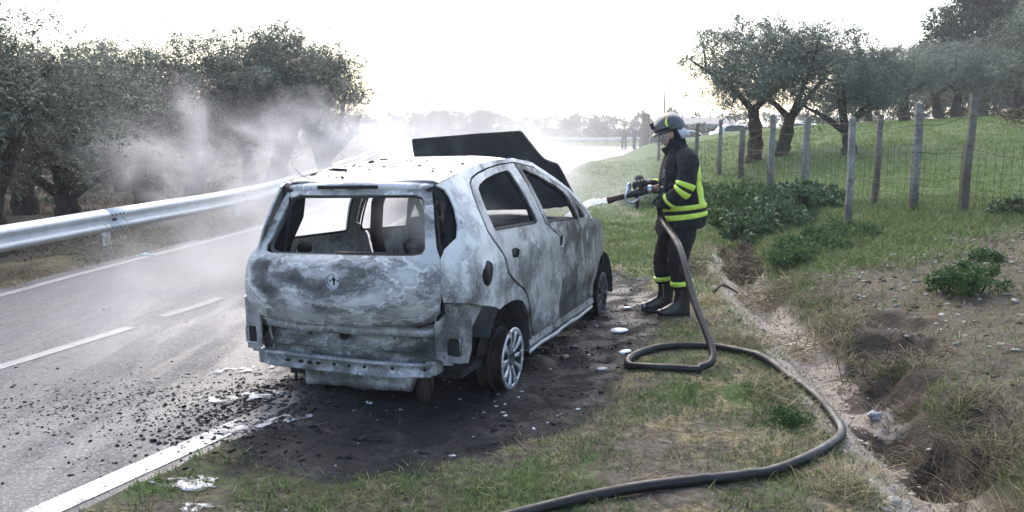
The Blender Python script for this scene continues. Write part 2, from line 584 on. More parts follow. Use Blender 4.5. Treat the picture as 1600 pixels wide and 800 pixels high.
def asphalt():
    t = NT('wet_asphalt')
    co = t.coord('Object')
    big = t.noise(co, .55, 5, .6, .3)
    fine = t.noise(co, 55, 4, .7)
    # faint tyre lanes along the road: stretched noise in the road's own direction
    al = t.mapping(co, (1.5, .12, 1), (0, 0, 0), (0, 0, R(17)))
    lane = t.noise(al, 1.6, 4, .6)
    col = t.ramp(t.math('ADD', t.math('MULTIPLY', big, .6), t.math('MULTIPLY', lane, .4)),
                 [(.32, (.040, .042, .047)), (.5, (.058, .060, .067)), (.68, (.084, .086, .094))])
    col = t.mix(t.maprange(fine, .35, .75), col, t.mix(.45, col, (.15, .153, .165)))
    ws = t.mapping(co, (2.4, .55, 1), (3, 1, 0), (0, 0, R(62)))
    wet = t.ramp(t.noise(ws, 1.5, 6, .62, .4), [(.38, 0), (.62, 1)])
    z = t.sepxyz(co)
    near = t.math('MULTIPLY', t.maprange(t.vmath('DISTANCE', co, (-1.9, 5.3, 0), 'Value'), 4.5, .8), 1.0)
    wet = t.math('MULTIPLY', wet, t.math('ADD', .35, t.math('MULTIPLY', near, .65)))
    rough = t.maprange(wet, 0, 1, .62, .30)
    col = t.mix(t.math('MULTIPLY', wet, .25), col, (.055, .055, .058))
    cr = t.voro(t.vmath('ADD', co, t.vmath('MULTIPLY', t.noise(co, 1.2, 3, .6, 0, 1), (.5, .5, 0))), .55, 'DISTANCE_TO_EDGE')
    crack = t.math('MULTIPLY', t.ramp(cr, [(0, 1), (.006, .6), (.012, 0)]), t.ramp(t.noise(co, .7, 3), [(.5, 0), (.62, .8)]))
    col = t.mix(crack, col, (.03, .03, .03))
    ru = t.noise(t.mapping(co, (.7, 4.2, 1), (5, 2, 0), (0, 0, R(-9))), 1.4, 6, .66, .5)
    ru = t.math('MULTIPLY', t.ramp(ru, [(.44, 0), (.60, 1)]), t.maprange(t.vmath('DISTANCE', co, (-1.75, 5.1, 0), 'Value'), 3.2, .4))
    col = t.mix(t.math('MULTIPLY', ru, .78), col, (.030, .030, .033))
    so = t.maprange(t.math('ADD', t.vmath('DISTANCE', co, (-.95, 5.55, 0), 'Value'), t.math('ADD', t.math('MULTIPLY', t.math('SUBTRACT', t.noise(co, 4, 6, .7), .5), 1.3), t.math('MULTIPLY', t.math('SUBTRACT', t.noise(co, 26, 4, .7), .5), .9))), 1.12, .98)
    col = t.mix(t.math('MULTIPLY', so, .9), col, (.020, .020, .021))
    ag = t.voro(co, 95, 'F1', 'Color')
    col = t.mix(t.math('MULTIPLY', t.ramp(t.sep(ag)[0], [(.55, 0), (.95, 1)]), .45), col, (.30, .30, .30))
    col = t.mix(t.math('MULTIPLY', t.ramp(t.sep(ag)[1], [(.6, 0), (.95, 1)]), .45), col, (.04, .04, .042))
    nm = t.bump(fine, .6, .006, t.bump(t.noise(co, 16, 3), .2, .008))
    return t.done(t.bsdf(col, rough, 0, nm, .20))
M['asphalt'] = asphalt()

def paint_line(name, wear, seed, soft=.05, white=(.66, .66, .67)):
    t = NT(name)
    co = t.mapping(t.coord('Object'), (1, 1, 1), (seed, seed, 0))
    n = t.noise(co, 9, 7, .7, .3)
    m = t.math('ADD', t.math('MULTIPLY', n, .6), t.math('MULTIPLY', t.noise(co, 60, 3, .7), .4))
    f = t.maprange(m, wear - soft, wear + soft)
    col = t.mix(f, white, (.13, .13, .135))
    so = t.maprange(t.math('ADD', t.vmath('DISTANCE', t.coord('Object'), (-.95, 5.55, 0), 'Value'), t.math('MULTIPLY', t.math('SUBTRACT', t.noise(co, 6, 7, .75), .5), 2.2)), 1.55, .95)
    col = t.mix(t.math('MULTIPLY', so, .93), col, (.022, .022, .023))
    return t.done(t.bsdf(col, t.maprange(f, 0, 1, .5, .55), 0, t.bump(n, .2, .004), .45))
M['line_near'] = paint_line('white_road_paint', .545, 0, .08, (.68, .68, .69))
M['line_mid'] = paint_line('worn_road_paint', .56, 4, .12, (.235, .235, .24))
M['line_faint'] = paint_line('faint_road_paint', .47, 8, .12, (.135, .135, .14))

def ground_mat():
    t = NT('verge_ground')
    co = t.coord('Object')
    zc = t.sep(t.attr('zone'))          # r green, g straw, b pale mud
    z2 = t.sep(t.attr('zone2'))         # r burnt, g soil of the bank, b dark burrow soil
    n1 = t.noise(co, 2.2, 6, .62, .4)
    n2 = t.noise(co, 17, 6, .68, .5)
    n3 = t.noise(co, 70, 4, .7)
    earth = t.ramp(n2, [(.3, (.050, .040, .031)), (.5, (.11, .090, .070)), (.7, (.19, .16, .13))])
    green = t.ramp(n2, [(.3, (.030, .050, .013)), (.5, (.062, .100, .026)), (.72, (.105, .150, .044))])
    straw = t.ramp(n2, [(.3, (.085, .068, .036)), (.52, (.20, .165, .09)), (.72, (.31, .265, .16))])
    mud = t.ramp(n2, [(.3, (.20, .165, .135)), (.5, (.33, .285, .245)), (.7, (.45, .40, .355))])
    soil = t.ramp(t.math('ADD', t.math('MULTIPLY', n2, .6), t.math('MULTIPLY', n3, .4)),
                  [(.34, (.034, .027, .018)), (.46, (.078, .064, .045)), (.58, (.130, .110, .080)), (.70, (.26, .235, .195))])
    burnt = t.ramp(t.math('ADD', t.math('MULTIPLY', n2, .6), t.math('MULTIPLY', n1, .4)),
                   [(.32, (.010, .010, .011)), (.5, (.015, .015, .016)), (.60, (.036, .035, .036)), (.72, (.13, .125, .12))])
    wob = t.math('MULTIPLY', t.math('SUBTRACT', n2, .5), .9)
    def m(c, base, top):
        return t.mix(t.maprange(t.math('ADD', c, t.math('MULTIPLY', wob, t.ramp(c, [(0, 0), (.15, 1), (.85, 1), (1, 0)]))), .3, .7), base, top)
    col = m(zc[0], earth, green)
    col = m(zc[1], col, straw)
    col = m(z2[1], col, soil)
    col = m(zc[2], col, mud)
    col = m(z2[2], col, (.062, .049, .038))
    col = m(z2[0], col, burnt)
    wetb = t.math('MULTIPLY', z2[0], t.ramp(t.noise(co, 3.2, 5, .6, .4), [(.42, 0), (.6, 1)]))
    rough = t.maprange(wetb, 0, 1, .92, .48)
    nm = t.bump(n3, .6, .012, t.bump(n2, .8, .05))
    return t.done(t.bsdf(col, rough, 0, nm, .22))
M['ground'] = ground_mat()

def blade_mat(name, stops, trans=.25, rough=.6, tone=False):
    t = NT(name)
    col = t.ramp(t.island(), stops)
    if tone:
        col = t.mix(1.0, col, t.attr('tone'), 'MULTIPLY')
    b = t.bsdf(col, rough, 0, None, .25)
    tr = t.n('ShaderNodeBsdfTranslucent'); t.set(tr.inputs[0], col)
    mx = t.n('ShaderNodeMixShader'); mx.inputs[0].default_value = trans
    t.t.links.new(b.outputs[0], mx.inputs[1]); t.t.links.new(tr.outputs[0], mx.inputs[2])
    return t.done(mx)
M['grass'] = blade_mat('green_grass_blades', [(0, (.045, .075, .020)), (.4, (.085, .130, .034)), (.78, (.13, .175, .050)), (.92, (.20, .20, .085)), (1, (.32, .28, .15))])
M['field'] = blade_mat('field_grass_blades', [(0, (.085, .140, .036)), (.5, (.150, .225, .062)), (.85, (.21, .275, .090)), (1, (.29, .28, .13))])
M['straw'] = blade_mat('dry_grass_blades', [(0, (.12, .095, .05)), (.4, (.25, .205, .115)), (.8, (.38, .32, .20)), (1, (.10, .12, .05))])
M['dark_straw'] = blade_mat('dead_weed_stalks', [(0, (.035, .026, .018)), (.45, (.085, .065, .045)), (.8, (.17, .14, .10)), (1, (.27, .23, .17))])
M['charred_grass'] = blade_mat('singed_grass_blades', [(0, (.012, .011, .010)), (.5, (.028, .025, .021)), (.8, (.055, .050, .035)), (1, (.10, .085, .055))], .1)
M['weed'] = blade_mat('weed_leaves', [(0, (.020, .048, .014)), (.5, (.042, .088, .024)), (1, (.075, .14, .040))])
M['weed_dark'] = blade_mat('dark_weed_leaves', [(0, (.025, .055, .024)), (.5, (.048, .092, .038)), (1, (.09, .14, .07))], .2, .5)
M['weed_brown'] = blade_mat('dry_scrub_leaves', [(0, (.05, .038, .026)), (.5, (.12, .09, .06)), (1, (.20, .16, .10))], .15)
M['olive'] = blade_mat('olive_leaves', [(0, (.060, .070, .054)), (.45, (.105, .120, .092)), (.8, (.17, .185, .148)), (1, (.34, .35, .30))], .32, .5, True)
M['olive_blue'] = blade_mat('olive_leaves_silver', [(0, (.066, .082, .066)), (.45, (.115, .138, .112)), (.8, (.165, .19, .158)), (1, (.30, .325, .28))], .28, .5, True)
M['pine'] = blade_mat('cypress_leaves', [(0, (.010, .020, .012)), (.5, (.020, .036, .022)), (1, (.040, .062, .040))], .1)
M['far_leaf'] = blade_mat('far_leaves', [(0, (.045, .048, .034)), (.5, (.075, .078, .052)), (1, (.12, .115, .08))], .2)
M['belt_leaf'] = blade_mat('belt_leaves', [(0, (.060, .070, .054)), (.45, (.105, .120, .092)), (1, (.20, .21, .17))], .3, .5)
M['bark'] = plain('olive_bark', (.048, .040, .034), .95, 0, .5, 7, .9, .03, .2)
M['bark_light'] = plain('dry_wood', (.16, .13, .10), .9, 0, .4, 9, .8, .02, .2)
def post_mat(name, col, wet_h):
    t = NT(name)
    co = t.coord()
    n = t.noise(co, 7, 6, .65, .3)
    c = t.ramp(n, [(.3, tuple(q * .5 for q in col)), (.5, col), (.72, tuple(q * 1.5 for q in col))])
    z = t.math('ADD', t.sepxyz(co)[2], t.math('MULTIPLY', t.math('SUBTRACT', t.noise(co, 4, 4, .6), .5), .8))
    c = t.mix(t.maprange(z, wet_h + .25, wet_h - .25, 0, .72), c, (.062, .052, .044))
    li = t.ramp(t.noise(co, 22, 4, .7), [(.58, 0), (.66, 1)])
    c = t.mix(t.math('MULTIPLY', li, .55), c, (.05, .05, .038))
    return t.done(t.bsdf(c, .93, 0, t.bump(n, .7, .014), .2))
M['concrete'] = post_mat('weathered_concrete', (.20, .19, .175), .25)
M['concrete_dark'] = post_mat('lichen_concrete', (.150, .135, .118), .75)
M['wire'] = plain('rusty_wire', (.055, .043, .035), .7, .5, .3, 30, .2)
def rail_mat():
    t = NT('galvanised_rail')
    co = t.coord('Object')
    n = t.noise(co, 3.0, 6, .65, .4)
    sc = t.mapping(co, (14, 14, 1.5), (2, 0, 0))
    n2 = t.ramp(t.noise(sc, 1.2, 4, .6), [(.55, 0), (.78, 1)])
    col = t.ramp(n, [(.3, (.48, .48, .485)), (.55, (.58, .58, .585)), (.75, (.66, .66, .66))])
    col = t.mix(t.math('MULTIPLY', n2, .5), col, (.20, .185, .17))
    return t.done(t.bsdf(col, t.maprange(n, .3, .7, .45, .65), .2, t.bump(t.noise(co, 12, 4), .2, .004), .5))
M['rail'] = rail_mat()
M['bolt'] = plain('dark_bolt_steel', (.05, .045, .045), .6, .5, .3, 30)
# clothing and kit
def cloth(name, color, rough=.9):
    t = NT(name)
    co = t.coord('Object')
    n = t.noise(co, 9, 5, .6, .3)
    w = t.n('ShaderNodeTexWave'); w.inputs['Scale'].default_value = 160
    t.set(w.inputs['Vector'], co)
    col = t.mix(t.maprange(n, .3, .72), tuple(q * .7 for q in color), tuple(min(1, q * 1.45) for q in color))
    nm = t.bump(w.outputs[1], .08, .002, t.bump(t.noise(t.mapping(co, (1, 1, .6)), 11, 5, .58, 1.2), .9, .035))
    return t.done(t.bsdf(col, rough, 0, nm, .2))
M['nomex'] = cloth('black_fire_cloth', (.017, .017, .020))
M['nomex2'] = cloth('black_trouser_cloth', (.015, .015, .017))
M['hivis'] = plain('lime_reflective_tape', (.50, .68, .075), .5, 0, .12, 25, .15, .002, .5)
M['tape_grey'] = plain('grey_tape_stripe', (.10, .13, .03), .6, 0, .2, 25)
M['tape_dull'] = plain('dull_patch_cloth', (.10, .095, .085), .8, 0, .3, 40)
M['glove'] = plain('black_leather_glove', (.016, .016, .018), .6, 0, .3, 30, .3, .003)
M['boot'] = plain('black_rubber_boot', (.010, .010, .011), .36, 0, .4, 12, .25, .005, .5)
M['boot_tip'] = plain('scuffed_toe_cap', (.20, .20, .20), .4, 0, .3, 20)
M['helmet'] = plain('grey_helmet_paint', (.060, .063, .070), .38, .15, .15, 8, .05, .002, .6)
M['helmet_trim'] = plain('black_helmet_trim', (.02, .02, .022), .45, 0, .2, 20)
M['yellow'] = plain('yellow_decal', (.62, .62, .06), .45, 0, .1, 20, .05)
M['skin'] = plain('skin', (.46, .29, .22), .55, 0, .12, 20, .1, .002, .4)
M['silver_cloth'] = plain('silver_neck_cloth', (.42, .42, .43), .6, .1, .2, 12, .3, .008, .5)
M['balaclava'] = cloth('dark_hood_cloth', (.020, .020, .022))
def glass_mat():
    t = NT('clear_visor')
    b = t.bsdf((.30, .32, .35), .05, 0, None, .9, 0, None, .16)
    return t.done(b)
M['visor'] = glass_mat()
def hose_mat():
    t = NT('black_rubber_hose')
    co = t.coord('Object')
    n = t.noise(co, 10, 6, .65, .3)
    col = t.ramp(n, [(.4, (.006, .0065, .007)), (.62, (.012, .0125, .013)), (.78, (.085, .078, .066))])
    return t.done(t.bsdf(col, t.maprange(n, .3, .7, .30, .6), 0, t.bump(t.noise(co, 60, 3), .15, .002), .32))
M['hose'] = hose_mat()
M['brass'] = plain('dull_brown_coupling', (.12, .075, .060), .45, .5, .3, 25)
M['alu'] = plain('worn_aluminium', (.42, .46, .52), .35, .7, .2, 30)
M['nozzle_black'] = plain('black_nozzle_rubber', (.022, .020, .022), .5, 0, .3, 30)
M['nozzle_red'] = plain('dark_red_nozzle_ring', (.060, .024, .024), .5, 0, .3, 30)
def water_mat():
    t = NT('water_spray')
    co = t.coord('Object')
    n = t.noise(co, 22, 4, .6)
    b = t.bsdf((.92, .94, .97), .3, 0, t.bump(n, .6, .01), .5)
    tr = t.n('ShaderNodeBsdfTranslucent'); t.set(tr.inputs[0], (.95, .96, .98, 1))
    tp = t.n('ShaderNodeBsdfTransparent')
    m1 = t.n('ShaderNodeMixShader'); m1.inputs[0].default_value = .5
    t.t.links.new(b.outputs[0], m1.inputs[1]); t.t.links.new(tr.outputs[0], m1.inputs[2])
    m2 = t.n('ShaderNodeMixShader'); t.set(m2.inputs[0], t.maprange(n, .35, .65, .05, .4))
    t.t.links.new(m1.outputs[0], m2.inputs[1]); t.t.links.new(tp.outputs[0], m2.inputs[2])
    return t.done(m2)
M['water'] = water_mat()
M['stone'] = plain('pale_limestone', (.31, .285, .25), .85, 0, .35, 6, .6, .02)
M['stone_grey'] = plain('wet_grey_stone', (.24, .25, .28), .55, 0, .4, 6, .6, .02)
M['clod'] = plain('soil_clods', (.085, .064, .048), .95, 0, .45, 20, .6, .01, .2)
M['pale_steel'] = plain('pale_ashen_steel', (.46, .46, .48), .6, .2, .3, 30, .3)
M['white_blob'] = plain('bright_white', (.80, .81, .82), .35, 0, .08, 12, .3, .01)
M['char'] = plain('charred_flakes', (.014, .014, .015), .75, 0, .5, 12, .6, .01, .2)
M['white_car'] = plain('white_car_paint', (.74, .76, .78), .3, 0, .05, 3, .02)
M['green_car'] = plain('pale_car_paint', (.60, .68, .66), .3, 0, .05, 3, .02)
M['car_glass'] = plain('dark_car_glass', (.02, .024, .03), .1, 0, .1, 3, .0)
M['wall'] = plain('pale_render_wall', (.42, .39, .36), .9, 0, .25, 1.2, .3, .02)
M['roof_tile'] = plain('faded_roof', (.30, .27, .255), .9, 0, .2, 2, .4, .02)
M['pole_wood'] = plain('weathered_pole', (.17, .15, .135), .9, 0, .3, 8, .4, .01)
M['dark_cloth'] = cloth('dark_jacket_cloth', (.022, .023, .028))
M['blue_cloth'] = cloth('blue_grey_jacket_cloth', (.06, .07, .11))
M['jeans'] = cloth('dark_jeans_cloth', (.035, .04, .06))
M['hair'] = plain('dark_hair', (.03, .022, .018), .7, 0, .3, 30)
M['teal'] = plain('torn_plastic_bag', (.30, .42, .40), .5, 0, .2, 12)
# ------------------------------------------------------------------ the lie of the land
xr = curve([(-6, -6.8), (-1.5, -4.6), (2.0, -2.75), (3.5, -1.98), (4.7, -1.42), (6.2, -.85), (9, -.3), (12, 0), (20, 1.0), (31, 1.93), (40, 3.4), (47, 5.4), (59, 9.5), (66, 16), (72, 30)])
xl = curve([(-6, -12), (.5, -8.5), (4.3, -6.6), (6.5, -5.7), (8.43, -5.24), (9.43, -5.12), (10.63, -4.93), (12.1, -4.67), (14.5, -4.29), (18, -4.15), (24, -4.4), (40, -6.4), (55, -8.0), (74, -9.0)])
xd = curve([(2, 2.05), (3.9, 2.16), (4.4, 2.24), (5, 2.30), (5.7, 2.34), (7.1, 2.46), (8.4, 2.58), (10.2, 2.85), (12.3, 3.3), (14.5, 3.8), (20, 4.6), (30, 5.2), (60, 7)])
zf = curve([(0, .40), (10, .42), (13, .42), (18, .30), (25, .25), (40, .25)])
ROAD_FAR = 73.0

BURNT = [(-1.62, 5.9), (-1.75, 5.2), (-1.62, 4.6), (-1.3, 4.12), (-.8, 4.08), (-.48, 4.2), (-.2, 4.55), (.24, 4.9), (.55, 5.35), (.80, 5.75), (1.05, 6.6), (1.3, 7.6), (1.45, 8.6), (1.2, 10.3), (.5, 11.5), (-.2, 11.0), (-1.0, 8.5)]

def field_z(x, y):
    k = sstep(11, 28, y)
    dip = 1 - .80 * sstep(46, 62, y)
    up = dip * 2.1 * (1 - np.exp(-np.clip(x - 6.2, 0, 60) / 7.5)) * (.12 + .88 * k)
    return zf(y) * np.ones_like(x) + up

def height(x, y):
    x = np.asarray(x, float); y = np.asarray(y, float)
    xrr = xr(y); xll = xl(y); dd = xd(y)
    e = x - xrr
    # right-hand shoulder
    hollow = sstep(2.0, 4.5, y) * sstep(14, 10, y)
    ew = e + .16 * (fbm(x * 2.2, y * 2.2, 0, 4, 23) - .5)
    z = -.012 - .075 * hollow * sstep(.15, .9, e) * sstep(2.2, 1.4, e)
    z = z + .05 * (fbm(x * 1.1, y * 1.1, 0, 4, 3) - .5) + .055 * (fbm(x * 4.5, y * 4.5, 0, 4, 11) - .5) * sstep(.05, .5, e)
    # mud and ash crumbs lie over the edge of the asphalt in places
    z = z + .022 * sstep(.45, .68, fbm(x * 3.0, y * 3.0, 0, 5, 21)) * sstep(.9, .2, e)
    # ditch
    t = x - dd
    dep = .26 * sstep(24, 12, y)
    ero = .16 * (fbm(x * 2.6, y * 2.6, 0, 4, 31) - .5)
    ditch = dep * np.exp(-((t + ero) / .28) ** 2)
    z = z - ditch
    # bank up to the fence
    top = np.maximum(zf(y), .05)
    fx = np.maximum(np.interp(y, [8, 12, 18, 30], [6.6, 6.4, 5.8, 6.2]), dd + 1.2)
    s = np.clip((x - (dd + .25)) / (fx - dd - .25), 0, 1)
    bank = top * (s ** .8)
    lump = .10 * (fbm(x * 1.5, y * 1.5, 0, 5, 41) - .5) + .05 * (fbm(x * 7, y * 7, 0, 4, 43) - .5)
    # eroded pockets along the foot of the bank
    hole = np.zeros_like(x)
    for hx, hy, hr, hd in ((2.95, 6.35, .36, .30), (2.62, 5.5, .24, .22), (2.46, 4.35, .20, .24), (3.3, 7.0, .28, .16), (2.3, 4.95, .2, .14), (2.75, 4.7, .15, .12)):
        q = np.hypot((x - hx) * 1.0, (y - hy) * .8) + .42 * (fbm(x * 5, y * 5, 0, 4, 47) - .5)
        hole = np.maximum(hole, hd * sstep(hr, hr * .45, q))
    z = np.where(t > .25, z + bank + lump * sstep(.25, .9, t), z)
    z = z - .55 * hole
    fz = field_z(x, y) + .09 * (fbm(x * .6, y * .6, 0, 4, 51) - .5)
    k = sstep(0, 1, (x - fx) / 1.2)
    z = z * (1 - k) + np.where(x > fx, fz, z) * k
    # beyond the bend the verge runs level
    z = np.where(y > 60, z * sstep(75, 60, y) + .05 * sstep(60, 75, y), z)
    # left verge and grove
    el = xll - x
    zl = -.05 - .04 * sstep(.1, .5, el) - .25 * sstep(.9, 4.0, el) + .16 * (fbm(x * .9, y * .9, 0, 4, 61) - .5) * sstep(.2, 1.2, el) + .05 * (fbm(x * 5, y * 5, 0, 3, 63) - .5) * sstep(.1, .6, el)
    z = np.where(x < xll + .02, zl, z)
    # churned, clotted ground where it burnt
    z = z + .045 * (fbm(x * 8, y * 8, 0, 3, 57) - .5) * sstep(.15, -.15, poly_dist(BURNT, x, y)) * sstep(-.1, .3, e)
    # under the asphalt
    on = (x > xll + .02) & (e < .4) & (y < ROAD_FAR)
    z = np.where(on, -.035 + (np.maximum(z, -.02) + .050 - .02 * sstep(.05, .35, ew)) * sstep(-.04, .06, ew), z)
    return z


def zones(x, y):
    """surface cover, as weights: green, straw, mud, burnt, bank soil, dark soil"""
    n = fbm(x * 1.3, y * 1.3, 0, 5, 71); n2 = fbm(x * .5, y * .5, 0, 4, 73); n3 = fbm(x * 4, y * 4, 0, 4, 77)
    dd = xd(y); t = x - dd; e = x - xr(y); el = xl(y) - x
    green = .42 + 1.5 * (n - .5) + .9 * (n2 - .5)
    far = sstep(8.5, 12, y)
    green = green + .45 * far * sstep(-.1, .6, e)
    straw = .30 - .14 * sstep(6.5, 4.5, y) + 1.6 * (n3 - .5) + .5 * (.5 - n) + .25 * np.exp(-((t + .7) / .45) ** 2) * sstep(14, 9, y)
    straw = straw - .35 * far * sstep(.9, .2, np.abs(t))
    mud = 1.25 * np.exp(-((t + .10) / .33) ** 2) * sstep(15, 11, y) + .4 * (n3 - .5) * (np.abs(t) < .7)
    burnt = sstep(.40, -.12, poly_dist(BURNT, x, y) + .5 * (n3 - .5) + .3 * (n - .5))
    # bare stony bank near, green bank further off
    soil = sstep(.3, .7, t) * sstep(10.9, 8.7, y + .55 * (4.6 - x)) * (1.2 + .8 * (.5 - n)) * (x < 8.5)
    soil = soil * sstep(0.9, .2, (x - 6.6)) * (1 - .8 * np.exp(-(((x - 4.1) / 1.5) ** 2 + ((y - 11.6) / 2.0) ** 2)))
    gtop = sstep(6.1, 6.9, x)
    green = np.where(x > dd + .3, green + .35 + .6 * gtop, green)
    straw = np.where(x > dd + .5, straw - .62 - .6 * gtop, straw)
    green = green + 2.0 * np.exp(-(((x - 4.2) / 1.7) ** 2 + ((y - 11.0) / 2.6) ** 2)) * (x > dd + .3)
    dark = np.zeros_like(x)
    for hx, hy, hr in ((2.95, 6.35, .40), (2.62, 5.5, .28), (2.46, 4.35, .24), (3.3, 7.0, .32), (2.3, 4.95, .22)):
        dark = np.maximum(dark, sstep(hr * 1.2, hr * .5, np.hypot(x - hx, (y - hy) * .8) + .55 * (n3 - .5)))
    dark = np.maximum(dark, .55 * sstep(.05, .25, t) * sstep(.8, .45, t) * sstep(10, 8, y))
    # left verge: straw and brown earth
    L = el > 0
    green = np.where(L, .05 + .5 * (n - .5), green)
    straw = np.where(L, .75 * sstep(3.0, .5, el) + .15 + 1.2 * (n3 - .5), straw)
    mud = np.where(L, 0, mud); soil = np.where(L, .35 * sstep(1.0, 5.0, el), soil); dark = np.where(L, .12 * (n > .5), dark)
    burnt = np.where(L | (y > 13), 0, burnt)
    return tuple(np.clip(a, 0, 1) for a in (green, straw, mud, burnt, soil, dark))

def grow(a, b, first, rate):
    out = [a]; s = first
    while out[-1] < b:
        out.append(out[-1] + s); s *= rate
    return out
gx = np.array([-q for q in grow(7.0, 900, .12, 1.11)][::-1][:-1] + list(np.arange(-7.0, -2.4, .11)) + list(np.arange(-2.4, 4.3, .034)) + list(np.arange(4.3, 8.0, .07)) + grow(8.0, 900, .09, 1.085))
gy = np.array([-q for q in grow(0, 12, .8, 1.25)][::-1] + list(np.arange(.5, 3.0, .12)) + list(grow(3.0, 1500, .030, 1.0125)))
gy = np.unique(np.round(gy, 5)); gx = np.unique(np.round(gx, 5))
GX, GY = np.meshgrid(gx, gy)
GZ = height(GX, GY)
V = np.stack([GX.ravel(), GY.ravel(), GZ.ravel()], 1)
nx, ny = len(gx), len(gy)
ii, jj = np.meshgrid(np.arange(nx - 1), np.arange(ny - 1))
a = (jj * nx + ii).ravel()
F = np.stack([a, a + 1, a + 1 + nx, a + nx], 1)
me = np_mesh('ground', V, F)
zz = zones(V[:, 0], V[:, 1])
for nm, ch in (('zone', (0, 1, 2)), ('zone2', (3, 4, 5))):
    at = me.color_attributes.new(nm, 'FLOAT_COLOR', 'POINT')
    c = np.ones((len(V), 4), np.float32)
    for k, q in enumerate(ch):
        c[:, k] = zz[q]
    at.data.foreach_set('color', c.ravel())
g = link('ground', me, M['ground'])
tag(g, kind='structure')

# ------------------------------------------------------------------ asphalt and its painted lines
ys = np.concatenate([np.arange(-5.5, 20, .25), np.arange(20, ROAD_FAR + .1, .75)])
left = np.stack([xl(ys) - .22, ys], 1)
right = np.stack([xr(ys) + .10, ys], 1)
nxs = 14
P = []
for (lx, y_), (rx, _) in zip(left, right):
    for k in range(nxs):
        x_ = lx + (rx - lx) * k / (nxs - 1)
        w = .05 * (float(fbm(x_ * 2, y_ * 2, 0, 3, 81)) - .5) if k in (0, nxs - 1) else 0
        P.append((x_ + w, y_, .012 * math.sin(math.pi * k / (nxs - 1)) * (y_ < 25)))
P = np.array(P)
ii, jj = np.meshgrid(np.arange(nxs - 1), np.arange(len(ys) - 1))
a = (jj * nxs + ii).ravel()
road = link('road', np_mesh('road', P, np.stack([a, a + 1, a + 1 + nxs, a + nxs], 1)), M['asphalt'])
tag(road, kind='structure')

def road_z(x, y):
    lx, rx = xl(y) - .22, xr(y) + .10
    return .012 * np.sin(math.pi * np.clip((x - lx) / (rx - lx), 0, 1)) * (y < 25)

def stripe(name, cx, y0, y1, w, m, step=.2):
    n = max(2, int((y1 - y0) / step) + 1)
    yy = np.linspace(y0, y1, n)
    c = np.stack([cx(yy), yy], 1)
    t = np.gradient(c, axis=0); t /= np.linalg.norm(t, axis=1)[:, None]
    nrm = np.stack([t[:, 1], -t[:, 0]], 1)
    rows = [c + nrm * w * k for k in (-.5, -.17, .17, .5)]
    V = np.vstack([np.column_stack([r, road_z(r[:, 0], r[:, 1]) + .004]) for r in rows])
    F = []
    for k in range(3):
        for i in range(n - 1):
            F.append((k * n + i, (k + 1) * n + i, (k + 1) * n + i + 1, k * n + i + 1))
    o = MB().add(V, F).build(name, m)
    return tag(o, kind='structure')
stripe('edge_line', lambda y: xl(y) + .06, -3, 60, .12, M['line_mid'])
stripe('edge_line', lambda y: xr(y) - .12, -4, 5.6, .155, M['line_near'])
stripe('edge_line', lambda y: xr(y) - .10, 9.0, 50, .13, M['line_mid'])
xc = curve([(-4, -8.3), (0, -6.1), (3, -4.75), (5.75, -3.63), (6.88, -3.26), (7.33, -3.15), (7.76, -3.0), (10, -2.5), (14, -2.1), (20, -1.7), (30, -1.8), (45, -2.2)])
for y0, y1, mm in ((-3.5, 1.0, 'line_mid'), (2.2, 6.95, 'line_mid'), (7.35, 8.2, 'line_faint'), (9.4, 12, 'line_faint'), (14, 17, 'line_mid'), (20, 24, 'line_mid'), (29, 34, 'line_mid')):
    stripe('centre_dash', xc, y0, y1, .115, M[mm])
# ------------------------------------------------------------------ the burnt-out hatchback
CAR_YAW, CAR_ROLL, CAR_PITCH = R(20.6), R(1.8), R(-.8)
s_, c_ = math.sin(CAR_YAW), math.cos(CAR_YAW)
fw = Vector((s_, c_, 0)); lf = Vector((-c_, s_, 0)); upv = Vector((0, 0, 1))
lf2 = lf * math.cos(CAR_ROLL) - upv * math.sin(CAR_ROLL)
up2 = upv * math.cos(CAR_ROLL) + lf * math.sin(CAR_ROLL)
fw2 = fw * math.cos(CAR_PITCH) + up2 * math.sin(CAR_PITCH)
up3 = up2 * math.cos(CAR_PITCH) - fw * math.sin(CAR_PITCH)
car = empty('burnt_car', (-.82, 5.69, -.09))
car.rotation_euler = Matrix((fw2, lf2, up3)).transposed().to_euler()
tag(car, 'burnt-out five-door hatchback with bare scorched panels and raised black bonnet', 'car')

def Ys(x, z):
    """half width of the body side at car position x, height z"""
    x = np.asarray(x, float); z = np.asarray(z, float)
    y = .825 - .03 * sstep(.62, .15, z) - .02 * sstep(.85, 1.02, z)
    y = y - .21 * np.clip((z - 1.0) / .48, 0, 1.3) ** 1.25
    y = y - .17 * np.clip((-.1 - x) / .55, 0, 1.3) ** 2.4
    y = y - .12 * np.clip((x - 2.2) / .95, 0, 1.2) ** 2
    return y

def lw(y, z):
    """the left flank was pushed out by the heat"""
    return .075 * sstep(1.10, .90, z) * sstep(.15, .65, y)

def warp(x, z, seed, amp=.010):
    return amp * 2 * (fbm(x * 2.3 + seed, z * 2.3, seed, 3, 91) - .5) + amp * .7 * (fbm(x * 9, z * 9, seed, 3, 93) - .5)

def side(sgn, off=0.0, seed=0.0, amp=.009, fold=None):
    def f(x, z):
        y = Ys(x, z) + off + warp(x, z, seed + sgn, amp)
        # waist crease
        y = y + .010 * np.exp(-((z - .90 - .02 * x) / .03) ** 2) - .012 * np.exp(-((z - .36) / .06) ** 2)
        if fold is not None:
            y = y + fold(x, z)
        if sgn > 0:
            y = y + .075 * sstep(1.58, 1.2, z) * sstep(2.6, 1.2, x) * sstep(-.40, .02, x) - .03 * sstep(-.2, -.5, x)
        return np.stack([x, sgn * y, z], 1)
    return f

